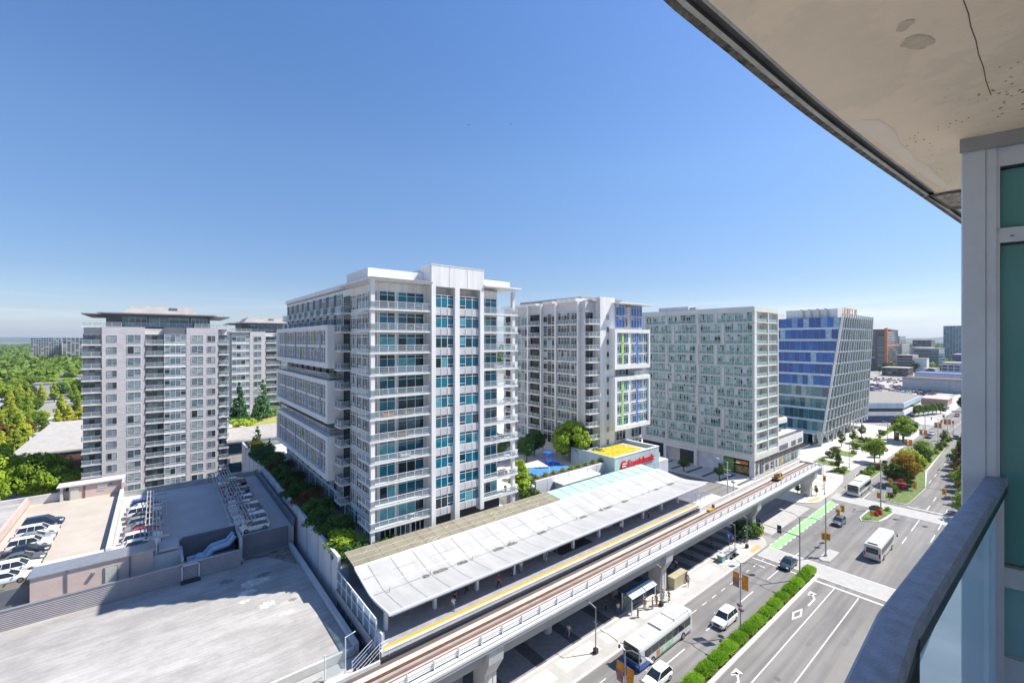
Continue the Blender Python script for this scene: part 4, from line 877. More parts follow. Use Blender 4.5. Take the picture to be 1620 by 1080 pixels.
part('track_bed', gw, lambda m: (m.box(-30, 38.5, 7.3, 133.5, 42.4, 7.5, DECK), m.box(-30, 40.95, 7.5, 133.5, 41.75, 7.62, DECK2), m.box(-30, 39.0, 7.5, 133.5, 39.75, 7.62, DECK2), m.box(-30, 41.8, 7.5, 80, 42.4, 7.52, mat('oily_bed', (.12, .10, .09), .9))))
for y in (39.35, 40.85): part('rail', gw, lambda m: (m.box(-30, y-.03, 7.62, 133.3, y+.03, 7.78, RUST), m.box(-30, y-.09, 7.62, 133.3, y+.09, 7.64, RUST)))
part('power_rail', gw, lambda m: m.box(-30, 40.0, 7.5, 133, 40.3, 7.6, mat('power_rail_dark', (.20, .12, .09), .6)))
def f(m):
    for z_ in (7.72, 7.93, 8.14, 8.36): m.box(-30, 38.35, z_, 133, 38.42, z_+.075, RAILW)
    m.box(-30, 37.9, 7.5, 133, 38.35, 7.58, CGL)
part('cable_rail', gw, f)
for k in range(57):
    x = -24.1+k*2.83
    if x < 133: part('post', gw, lambda m: m.box(x-.05, 38.2, 7.5, x+.05, 38.34, 8.55, RAILW))
def pier(x):
    m = MB(); b_ = [(x-.8, 38.9), (x+.8, 38.9), (x+.8, 41.1), (x-.8, 41.1)]
    m.prism(b_, .1, 3.4, CONCL)
    v = [(x-.8, 38.9, 3.4), (x+.8, 38.9, 3.4), (x+.8, 41.1, 3.4), (x-.8, 41.1, 3.4), (x-1.0, 37.9, 5.2), (x+1.0, 37.9, 5.2), (x+1.0, 42.1, 5.2), (x-1.0, 42.1, 5.2), (x-1.0, 37.7, 6.9), (x+1.0, 37.7, 6.9), (x+1.0, 42.3, 6.9), (x-1.0, 42.3, 6.9)]
    m.add(v, [(0, 1, 5, 4), (1, 2, 6, 5), (2, 3, 7, 6), (3, 0, 4, 7), (4, 5, 9, 8), (5, 6, 10, 9), (6, 7, 11, 10), (7, 4, 8, 11), (8, 9, 10, 11), (3, 2, 1, 0)], CONCL)
    for k in (-.35, .35): m.box(x+k-.04, 38.86, .2, x+k+.04, 38.9, 3.4, GREYP)
    m.build('pier', gw)
for x in (28.5, 62.5, 96, 130.2): pier(x)
part('end_wall', gw, lambda m: m.box(133.3, 37.5, 5.2, 133.8, 42.6, 8.0, CGL))
mt = thing('maintenance_trolley', 'rusty yellow maintenance trolley with tools standing on the guideway track', 'trolley', (112, 40.2, 7.8))
def mp(fn): m = MB(); fn(m); return m
link('deck', mp(lambda m: m.box(-1.5, -.8, .35, 1.5, .8, .5, mat('trolley_ochre', (.42, .27, .08), .7, .2, 3))).mesh('deck'), mt)
link('tool_pile', mp(lambda m: [m.box(-1.2+k*.5, -.6+(k % 2)*.5, .5, -.8+k*.5, .2+(k % 2)*.3, .9+(k*37 % 5)*.12, (CHAIRM, RUST, YEL)[k % 3]) for k in range(5)]).mesh('tool_pile'), mt)
for sx in (-1, 1):
    for sy in (-.75, .75): link('wheel', mp(lambda m: m.tube([(sx, sy-.05, .18), (sx, sy+.05, .18)], .2, DARKM, 12)).mesh('wheel'), mt)
tag(mp(lambda m: (m.box(81, 40.7, 7.62, 82.8, 41.3, 7.95, YEL), m.box(82.8, 40.8, 7.7, 83.2, 41.2, 8.5, RUST))).build('buffer_stop', loc=(82, 41, 7.6)), 'small yellow and rust trackside buffer at the end of the platform', 'track equipment')
# canopy tip supports and rail cage near the platform end
tag(mp(lambda m: [m.tube([(x, y, 7.6), (x, y, 9.6)], .04, RAILW, 5) for x in (81.5, 83, 84.5) for y in (42.7, 44.5)]+[m.tube([(81.5, y, z_), (84.5, y, z_)], .03, RAILW, 5) for y in (42.7, 44.5) for z_ in (8.4, 9.0, 9.6)]+[m.box(81, 42.65, 5, 91, 45.3, 7.6, CONCL)]).build('service_cage', loc=(82, 43.5, 5)), 'white pipe service cage on a concrete base just past the platform end', 'cage')
# ---------------------------------------------------------------- low roofs and roof-top parking
RW = mat('white_roof_membrane', (.425, .41, .39), .8, .16, .12, bump=.15, stretch=(.25, 1.0, 1))
def streaks(m):
    n = m.node_tree; L = n.links; b = n.nodes['Principled BSDF']; src = b.inputs['Base Color'].links[0].from_socket
    tc = n.nodes.new('ShaderNodeTexCoord')
    for sc_v, lo, hi, det, p0, p1 in (((.12, 3.2, 1), .86, 1.05, 9, .38, .62), ((.22, .35, 1), .84, 1.05, 9, .42, .58), ((3, 5, 1), .93, 1.04, 3, .35, .7)):
        mp = n.nodes.new('ShaderNodeMapping'); mp.inputs['Scale'].default_value = sc_v; mp.inputs['Rotation'].default_value = (0, 0, .05); no = n.nodes.new('ShaderNodeTexNoise'); no.inputs['Scale'].default_value = 1; no.inputs['Detail'].default_value = det; no.inputs['Roughness'].default_value = .7
        L.new(tc.outputs['Object'], mp.inputs[0]); L.new(mp.outputs[0], no.inputs[0]); mr = n.nodes.new('ShaderNodeMapRange'); mr.inputs[1].default_value = p0; mr.inputs[2].default_value = p1; mr.inputs[3].default_value = lo; mr.inputs[4].default_value = hi; L.new(no.outputs[0], mr.inputs[0])
        v = n.nodes.new('ShaderNodeVectorMath'); v.operation = 'SCALE'; L.new(src, v.inputs[0]); L.new(mr.outputs[0], v.inputs['Scale']); src = v.outputs[0]
    L.new(src, b.inputs['Base Color'])
streaks(RW)
lr = thing('low_roof_building', 'low building with a streaked pale membrane roof in the foreground left', 'building', (-10, 47, 0), keep=True)
part('wall', lr, lambda m: (m.box(-90, 47.2, 0, 16.4, 75.5, 6.9, CONC), m.box(9.9, 75.5, 0, 16.4, 77.5, 6.9, CONC)))
part('roof', lr, lambda m: (m.box(-90, 47.2, 6.9, 16.4, 75.2, 7.0, RW), m.box(9.9, 75.2, 6.9, 16.4, 77.3, 7.0, RW)))
part('parapet', lr, lambda m: (m.box(16.4, 47.0, 0, 16.9, 77.6, 7.55, CONCL), m.box(-90, 46.9, 0, 16.4, 47.2, 7.25, CONCL), m.box(9.6, 77.3, 6.5, 16.4, 77.7, 10.2, GREYD)))
def f(m):
    rr = random.Random(8)
    for (cx, cy, r_, mt) in ((10.4, 68.5, 1.5, 'p'), (9.2, 66.4, .9, 'p'), (11.6, 70.0, .8, 'd'), (8.6, 64.4, .6, 'p'), (13.4, 61.0, .5, 'd'), (10.8, 61.8, .9, 'p'), (12.2, 58.4, .7, 'p'), (7.4, 71.2, .8, 'd')):
        pts = []
        for k in range(20): t_ = 6.283*k/20; q = r_*(.7+.5*rr.random()); pts.append((cx+q*1.2*math.cos(t_), cy+q*.8*math.sin(t_), 7.006 if mt == 'd' else 7.010))
        m.add(pts, [tuple(range(20))], mat('roof_puddle_stain', (.62, .61, .58), .7, .3, 2.5) if mt == 'p' else mat('roof_dirt', (.24, .235, .22), .9, .4, 2))
part('roof_stain', lr, f)
part('leaf_litter', lr, lambda m: m.prism([(10.2, 76.2), (13, 75.6), (16.2, 70), (16.3, 77), (10.4, 77.1)], 7.0, 7.012, mat('leaf_litter', (.10, .095, .07), .95, .5, 1.2, col2=(.30, .28, .25))))
struct('service_lane', MB().box(16.9, 47, -.05, 17.86, 138, .1, GREYD))
CORR = mat('corrugated_steel', (.30, .28, .29), .5, .08, .6)
sc_ = thing('screen_wall', 'long grey-mauve corrugated metal screen wall along the edge of the foreground roof', 'wall', (-10, 75, 7), keep=True)
def f(m):
    z_ = 7.0; y = 75.0; k = 0; pts = []
    while z_ < 9.2: pts.append((y-(.07 if k % 2 else 0), z_)); z_ += .11; k += 1
    pts.append((75.0, 9.25)); n = len(pts)
    m.add([(-60, p[0], p[1]) for p in pts]+[(9.6, p[0], p[1]) for p in pts], [(i, n+i, n+i+1, i+1) for i in range(n-1)], CORR); m.box(-60, 75.0, 6.9, 9.6, 75.25, 9.25, CORR)
part('corrugated_sheet', sc_, f)
part('cap', sc_, lambda m: m.box(-60, 74.9, 9.25, 9.7, 75.32, 9.33, METAL))
part('door_frame', sc_, lambda m: (m.box(2.6, 74.7, 7, 2.72, 74.9, 9.2, RAILW), m.box(4.5, 74.7, 7, 4.62, 74.9, 9.2, RAILW), m.box(2.6, 74.7, 9.1, 4.62, 74.9, 9.2, RAILW), m.box(2.5, 73.8, 7.0, 4.7, 74.7, 7.25, DARKM)))
pk = thing('parking_structure', 'two-bay roof-top parking structure with parapets between the foreground roof and the grey tower', 'parking structure', (-5, 95, 0), keep=True)
SAND = mat('sandy_deck', (.46, .41, .35), .9, .09, .18, bump=.2); DECKG = mat('grey_deck', (.47, .465, .45), .9, .08, .2, bump=.2)
part('deck', pk, lambda m: (m.box(-18, 83, 0, -5.2, 117, 10.0, SAND),))
part('deck', pk, lambda m: (m.box(-5.2, 83, 0, 3, 112, 10.0, DECKG), m.box(3, 81.6, 0, 9.6, 112, 10.0, DECKG), m.box(9.6, 77.8, 0, 17.3, 112, 10.0, DECKG)))
part('deck', pk, lambda m: (m.box(-60, 79, 0, -18.2, 117, 10.6, RW),))
part('parapet', pk, lambda m: m.box(-5.5, 82, 10.0, -4.9, 116, 11.3, CONCL)); part('parapet', pk, lambda m: m.box(-18.5, 84, 10, -18.1, 117, 11.4, mat('pink_stucco', (.55, .44, .40), .8, .07, .5)))
part('parapet', pk, lambda m: (m.box(-60, 117, 9, -12.8, 117.5, 11.5, CONCL),)); part('parapet', pk, lambda m: m.box(-4.9, 111.8, 9.5, 17.4, 112.2, 11.0, CONC)); part('parapet', pk, lambda m: m.box(17.0, 77.6, 10, 17.4, 112, 11.2, GREYD))
PINK = mat('pink_stucco', (.55, .44, .40))
def f(m):
    m.box(-12.0, 78.2, 6.9, -.4, 81.2, 11.05, PINK); m.box(-60, 79, 6.9, -12.0, 79.3, 10.0, GREYD); m.box(-60, 75.3, 6.9, 3, 83, 7.1, CONCL)
part('plant_room', pk, f)
part('plant_room_coping', pk, lambda m: (m.box(-12.2, 78.0, 11.05, -.2, 81.4, 11.2, METAL), m.box(-12, 81.4, 10, -.4, 83, 11.0, CONCL)))
part('door', pk, lambda m: (m.box(-5.4, 78.1, 7.1, -4.0, 78.2, 10.3, METAL), m.box(-5.25, 78.05, 7.1, -4.15, 78.12, 10.15, mat('pale_door', (.52, .53, .46), .6))))
part('downpipe', pk, lambda m: m.box(-8.9, 78.05, 7.1, -8.75, 78.2, 11, GREYD)); part('downpipe', pk, lambda m: m.box(-2.9, 78.05, 7.1, -2.75, 78.2, 11, GREYD))
part('wall_lamp', pk, lambda m: m.box(-6.5, 77.8, 9.8, -6.2, 78.2, 10.1, METAL))
def f(m):
    m.box(-12.8, 116, 10, -5.2, 118.6, 12.6, PINK); m.box(-14.0, 116.0, 10, -13.6, 119, 12.7, CONCL); m.box(-14.4, 115.6, 12.6, -4.9, 118.8, 12.8, CONCL); m.box(-5.3, 113, 10, -4.9, 116, 12.6, PINK)
    m.box(-12.6, 115.9, 10, -11.5, 116, 12.2, mat('pale_door', (.52, .53, .46))); m.box(-10.9, 115.9, 10, -10.6, 116, 12.3, RUST)
    m.box(-8.9, 115.93, 11.5, -7.5, 116, 12.2, WHITE); m.box(-7.3, 115.9, 11.8, -6.8, 116, 12.2, mat('sign_violet', (.25, .20, .6))); m.box(-8.9, 115.93, 11.0, -7.9, 116, 11.2, GREYP)
part('stair_house', pk, f)
def f(m):
    m.box(2.9, 81.3, 7, 9.6, 81.6, 10.7, mat('pit_wall', (.12, .13, .15), .7)); m.box(9.6, 76, 7, 9.9, 81.6, 10.6, GREYP); m.box(2.6, 76, 7, 2.9, 81.3, 9.6, GREYP); m.box(-.4, 78.5, 7, 2.6, 83, 10.0, CONCL); m.box(2.9, 76, 7, 9.6, 81.3, 7.15, CONC); m.box(.2, 79, 10.2, 2.4, 82, 10.6, GREYP)
part('plant_pit', pk, f)
DB = mat('duct_blue_white', (.36, .50, .62), .35, .08, 1)
du = thing('ventilation_duct', 'pair of stepped pale blue ventilation ducts in the shaded plant pit behind the corrugated wall', 'duct', (6, 79, 7), keep=True)
for dy in (0, 1.5): part('duct', du, lambda m: m.tube([(3.4, 78+dy, 8.0), (5.4, 78+dy, 8.1), (6.4, 78.4+dy, 9.0), (8.4, 78.6+dy, 9.2), (9.3, 79+dy, 10.0)], .42, DB, 8))
part('tank', du, lambda m: m.ball((4.9, 78.6, 8.3), .8, .8, .6, DB, 12, 8))
part('fan_unit', du, lambda m: (m.box(6.8, 76.6, 7.1, 8.6, 77.8, 8.2, GREYP), m.tube([(7.2, 77.2, 8.2), (7.2, 77.2, 8.4)], .35, DARKM, 12)))
# pergolas over the parked cars
PERG = mat('pergola_steel', (.44, .44, .44), .5)
def pergola(label, x0, x1, y0, y1, z_, nb, segs):
    p = thing('car_pergola', label, 'pergola', ((x0+x1)/2, y0, 10), keep=True)
    part('beam', p, lambda m: [m.box(x0+(x1-x0)*k/(nb-1)-.045, a, z_, x0+(x1-x0)*k/(nb-1)+.045, b_, z_+.15, PERG) for k in range(nb) for (a, b_) in segs])
    for (a, b_) in segs:
        n = max(2, int((b_-a)/3))
        for k in range(n+1): part('cross_beam', p, lambda m: m.box(x0-.2, a+(b_-a)*k/n-.08, z_-.16, x1+.2, a+(b_-a)*k/n+.08, z_, PERG))
    for (a, b_) in segs:
        for y in (a+.5, (a+b_)/2, b_-.5): part('post', p, lambda m: m.box((x0+x1)/2-.1, y-.1, 10, (x0+x1)/2+.1, y+.1, z_-.16, RAILW))
pergola('white slatted steel pergola over the sunlit row of cars beside the dividing parapet', -1.3, 1.2, 79, 103.5, 12.5, 7, [(79, 103.5)])
pergola('shaded white slatted steel pergola in sections over the right row of roof-top cars', 8.6, 11.8, 77.5, 110, 12.5, 8, [(77.5, 85.5), (87, 97), (98.5, 110)])
# ---------------------------------------------------------------- cars
def paint(name, c, r=.28, metal=.0): m = mat(name, c, r, .02, 1, metal=metal); m.node_tree.nodes['Principled BSDF'].inputs['Coat Weight'].default_value = .6; return m
CP = {'base': paint('car_paint', (.6, .6, .6)), 'white': paint('car_white', (.78, .78, .77)), 'silver': paint('car_silver', (.42, .43, .44), .3, .5), 'grey': paint('car_grey', (.14, .15, .155), .3, .4),
      'black': paint('car_black', (.012, .012, .016)), 'navy': paint('car_navy', (.015, .03, .08)), 'red': paint('car_red', (.42, .01, .02)), 'blue': paint('car_blue', (.03, .10, .33)), 'teal': paint('car_dark_teal', (.035, .06, .07), .25, .4), 'beige': paint('car_beige', (.40, .36, .28), .3, .3)}
CGLS = mat('car_glass', (.02, .028, .034), .05, .2, 1, spec=.9); TYRE = mat('tyre', (.018, .018, .018), .8, .1, 3); RIM = mat('alloy', (.5, .5, .52), .3, .1, 3, metal=.8)
LAMP = mat('headlight_lens', (.62, .66, .68), .1, .05, 2); TAIL = mat('tail_light_lens', (.35, .01, .01), .2, .1, 2)
def make_car(kind):
    L_, Wd, H = {'sedan': (4.75, .91, 1.45), 'suv': (4.75, .94, 1.72), 'hatch': (4.25, .88, 1.53)}[kind]
    belt = {'sedan': .93, 'suv': 1.08, 'hatch': .98}[kind]; h = L_/2
    B = CP['base']; t = thing('parked_car', 'car', 'car', (0, 0, -50))
    # lower body stations: x, z top at centre, half width, z bottom
    hood = belt-.02; rear = belt+.03 if kind != 'sedan' else belt
    st_ = [(-h, rear-.32, Wd*.80, .34), (-h+.12, rear-.06, Wd*.93, .24), (-h+.7, rear, Wd, .2), (-h*.35, belt+.02, Wd*1.01, .19), (h*.25, belt, Wd*1.01, .19), (h-1.15, hood-.01, Wd, .2), (h-.45, hood-.12, Wd*.97, .22), (h-.1, hood-.25, Wd*.86, .26), (h, hood-.42, Wd*.74, .34)]
    m = MB(); ring = []
    for (x, zt_, w_, zb) in st_:
        zs = zt_-.09; ring.append([(x, -w_*.88, zb), (x, -w_, zb+.18), (x, -w_*1.0, (zb+zs)*.55), (x, -w_*.965, zs-.06), (x, -w_*.86, zs+.04), (x, -w_*.45, zt_), (x, w_*.45, zt_), (x, w_*.86, zs+.04), (x, w_*.965, zs-.06), (x, w_, (zb+zs)*.55), (x, w_, zb+.18), (x, w_*.88, zb)])
    n = 12; vs = [p for r_ in ring for p in r_]; F = []
    for i in range(len(ring)-1):
        for k in range(n): F.append((i*n+k, (i+1)*n+k, (i+1)*n+(k+1) % n, i*n+(k+1) % n))
    F += [tuple(range(n)), tuple(range(len(ring)*n-1, (len(ring)-1)*n-1, -1))]
    m.add(vs, F, B)
    xr0, xf0 = {'sedan': (-h+.75, h-1.25), 'suv': (-h+.12, h-1.25), 'hatch': (-h+.12, h-1.1)}[kind]
    xr1, xf1 = {'sedan': (-h+1.45, h-2.15), 'suv': (-h+.45, h-2.0), 'hatch': (-h+.5, h-1.95)}[kind]
    wb, wt = Wd*.9, Wd*.70; zb, zr = belt-.04, H-.05
    g = MB(); v = [(xr0, -wb, zb), (xf0, -wb, zb), (xf0, wb, zb), (xr0, wb, zb), (xr1, -wt, zr), (xf1, -wt, zr), (xf1, wt, zr), (xr1, wt, zr)]
    g.add(v, [(0, 1, 5, 4), (1, 2, 6, 5), (2, 3, 7, 6), (3, 0, 4, 7)], CGLS)
    # roof skin, pillars
    xm = (xr1+xf1)/2
    rv = []
    for x, dz in ((xr1-.06, -.05), (xr1+.15, .02), (xm, .05), (xf1-.15, .02), (xf1+.05, -.05)): rv += [(x, -wt-.03, zr+dz-.02), (x, -wt*.6, zr+dz+.03), (x, wt*.6, zr+dz+.03), (x, wt+.03, zr+dz-.02)]
    m.add(rv, [(i*4+k, (i+1)*4+k, (i+1)*4+k+1, i*4+k+1) for i in range(4) for k in range(3)], B)
    def pil(a, b_, r_=.035): m.tube([a, b_], r_, B, 4)
    for s_ in (-1, 1):
        pil((xr0, s_*wb, zb), (xr1, s_*wt, zr), .06); pil((xf0, s_*wb, zb), (xf1, s_*wt, zr), .035)
        for f_ in ((.5,) if kind == 'hatch' else (.36, .68)): xa = xr0+.25+(xf0-xr0-.9)*f_; m.tube([(xa, s_*(wb+.01), zb), (xa*.92, s_*(wt+.01), zr)], .03, B if f_ != .5 else DARKM, 4)
    link('body', m.mesh('body', smooth=False), t); link('windows', g.mesh('windows'), t)
    for sx in (-1, 1):
        xw = (h-.88) if sx > 0 else (-h+.85)
        for sy in (-1, 1):
            y = sy*(Wd-.10); wm = MB().tube([(0, -.11, 0), (0, .11, 0)], .33, TYRE, 16); o = link('wheel', wm.mesh('wheel'), t, (xw, y, .33))
            link('rim', MB().tube([(0, sy*.09, 0), (0, sy*.125, 0)], .21, RIM, 12).mesh('rim'), o)
    for sy in (-1, 1):
        link('headlight', MB().box(h-.28, sy*Wd*.56, belt-.36, h-.04, sy*Wd*.84, belt-.22, LAMP).mesh('headlight'), t)
        link('tail_light', MB().box(-h-.01, sy*Wd*.6, rear-.34, -h+.16, sy*Wd*.9, rear-.18, TAIL).mesh('tail_light'), t)
        link('wing_mirror', MB().box(xf0-.35, sy*(Wd+.02), belt, xf0-.22, sy*(Wd+.17), belt+.13, B).mesh('wing_mirror'), t)
    link('grille', MB().box(h-.06, -Wd*.45, .42, h+.015, Wd*.45, belt-.3, DARKM).mesh('grille'), t)
    link('number_plate', MB().box(-h-.02, -.25, .55, -h+.02, .25, .68, WHITE).mesh('number_plate'), t)
    return t
PROTO = {k: make_car(k) for k in ('sedan', 'suv', 'hatch')}
used = set()
def car(kind, col, x, y, z_, rz, label, group=None, cat='car', name=None, sc=1):
    if kind not in used:
        used.add(kind); o = PROTO[kind]; o.location = (x, y, z_); o.rotation_euler = (0, 0, rz); o['label'] = label; o['category'] = cat
        CH.clear()
        if group: o['group'] = group
        FIRST[kind] = col; o.scale = (sc,)*3; return o
    o = dup(PROTO[kind], None, (x, y, z_), rz, label, group, sc=sc, mats={'car_paint': CP[col]})
    if not group and 'group' in o: del o['group']
    return o
FIRST = {}; PI = math.pi
bpy.context.view_layer.update()
# street cars
car('suv', 'white', 62.6, 29.3, 0, PI, 'white compact SUV driving in the street beside the near banner lamp post')
car('hatch', 'white', 45.6, 29.2, 0, PI, 'white rounded hatchback with a dark sunroof cut by the bottom edge, behind the front bus')
car('sedan', 'teal', 86.8, 29.5, 0, PI, 'dark teal saloon stopped on the crosswalk beside the hedge end')
used_first = dict(FIRST)
car('hatch', 'grey', 115.3, 29.3, 0, PI, 'dark grey hatchback crossing the junction beside the flower island', sc=1.05)
car('suv', 'grey', 246, 32.0, 0, PI, 'grey SUV coming from the far junction with a white car behind it'); car('sedan', 'black', 252.5, 24.7, 0, 0, 'black saloon driving away in the right far lane')
car('hatch', 'red', 327, 31.6, 0, PI, 'small red car far down the street near the orange barriers')
car('sedan', 'white', 255, 32.2, 0, PI, 'white saloon following the grey SUV at the far junction'); car('suv', 'silver', 300, 17, 0, 0, 'silver SUV in the far kerb lane'); car('suv', 'black', 345, 38.5, 0, PI, 'black SUV parked beside the far kerb hedge')
car('hatch', 'silver', 356, 38.5, 0, PI, 'silver hatchback parked in front of the black SUV at the far kerb')
# roof-top cars, sunny bay
g1 = None
for (k, c_, y, lab) in (('suv', 'navy', 102.6, 'dark navy estate car parked alone at the far end of the sunny roof bay'), ('suv', 'white', 98.4, 'white SUV second from the far end of the sunny roof bay'),
        ('sedan', 'silver', 95.6, 'silver saloon between two white cars in the sunny roof bay'), ('suv', 'white', 93.0, 'long white estate in the middle of the sunny roof row'), ('sedan', 'black', 90.3, 'black saloon between the white estate and the grey saloon in the sunny roof row'),
        ('sedan', 'grey', 87.4, 'grey saloon with bright alloy wheels in the sunny roof row'), ('suv', 'white', 84.3, 'white SUV beside the grey saloon near the plant room'), ('hatch', 'white', 81.4, 'white car nearest the dark plant room wall in the sunny roof row')):
    car(k, c_, -14.2 if y > 82 else -14.4, y, 10.0, 0, lab, 'cars on the sunny roof bay')
cl = [('hatch', 'blue', 'pale blue'), ('sedan', 'white', 'white'), ('suv', 'white', 'white'), ('sedan', 'grey', 'grey'), ('hatch', 'silver', 'silver'), ('sedan', 'silver', 'silver'), ('sedan', 'red', 'red'), ('suv', 'white', 'white'), ('hatch', 'white', 'white')]
ordn = ['farthest', 'second farthest', 'third farthest', 'fourth from the far end', 'fifth from the far end', 'fourth from the near end', 'third from the near end', 'second nearest', 'nearest']
for i, (k, c_, cn) in enumerate(cl): car(k, c_, -1.6, 103.0-i*2.55, 10, 0, '%s %s car of the row under the sunlit pergola' % (ordn[i], cn), 'cars under the sunlit pergola')
for i, (k, c_, cn) in enumerate([('sedan', 'white', 'white'), ('suv', 'black', 'black'), ('sedan', 'red', 'maroon'), ('hatch', 'navy', 'navy'), ('sedan', 'blue', 'blue'), ('hatch', 'white', 'white'), ('sedan', 'white', 'white'), ('suv', 'silver', 'silver'), ('sedan', 'white', 'white'), ('suv', 'white', 'white'), ('hatch', 'white', 'white')]):
    y = 107.5-i*2.8+(0 if i < 1 else .2); o_ = ['farthest', 'second farthest', 'third farthest', 'fourth from far end', 'fifth from far end', 'middle', 'fifth from near end', 'fourth from near end', 'third nearest', 'second nearest', 'nearest'][i]
    car(k, c_, 12.0, y, 10, PI, '%s %s car in the shaded row beside the garden wall' % (o_, cn), 'cars in the shaded roof row')
car('hatch', 'silver', -13.5, 76.6, 7.1, .2, 'pale silver-blue car at ground ledge behind the corrugated wall, beside the plant room')
# far car lots: single meshes
def tiny(c_):
    m = MB(); m.prism([(-2.2, -.85), (2.2, -.85), (2.2, .85), (-2.2, .85)], .2, .85, CP[c_]); v = [(-1.6, -.8, .85), (1.1, -.8, .85), (1.1, .8, .85), (-1.6, .8, .85), (-1.2, -.62, 1.4), (.5, -.62, 1.4), (.5, .62, 1.4), (-1.2, .62, 1.4)]
    m.add(v, [(0, 1, 5, 4), (1, 2, 6, 5), (2, 3, 7, 6), (3, 0, 4, 7)], CGLS); m.add(v[4:], [(0, 1, 2, 3)], CP[c_])
    for x in (-1.4, 1.4): m.tube([(x, -.86, .33), (x, .86, .33)], .33, TYRE, 8)
    return m.mesh('parked_car')
TC = {c_: tiny(c_) for c_ in ('white', 'silver', 'black', 'red', 'grey', 'blue', 'navy')}
rc = random.Random(11)
def lot(x0, y0, nx, ny, dx, dy, rz, lab, grp, p=.85):
    for i in range(nx):
        for j in range(ny):
            if rc.random() > p: continue
            c_ = rc.choice(['white', 'white', 'white', 'silver', 'silver', 'black', 'red', 'grey', 'navy', 'blue'])
            o = link('parked_car', TC[c_], None, (x0+i*dx, y0+j*dy, 0), rz+rc.choice((0, PI))); tag(o, '%s car in %s' % (c_ if c_ != 'navy' else 'dark blue', lab), 'car', grp)
lot(372, 56, 13, 11, 10.5, 4.6, PI/2, 'the crowded far car lot behind the bank office', 'cars in the far lot'); lot(338, 47.0, 12, 1, 6, 3, 0, 'the line facing the street by the pink kiosk', 'cars by the far kerb')
lot(300, 62, 4, 7, 10, 4, PI/2, 'the car lot beside the bank office', 'cars beside the bank office'); lot(520, 92, 8, 7, 9, 6, 0, 'the far lot before the orange-striped tower', 'cars before the orange-striped tower', .7)
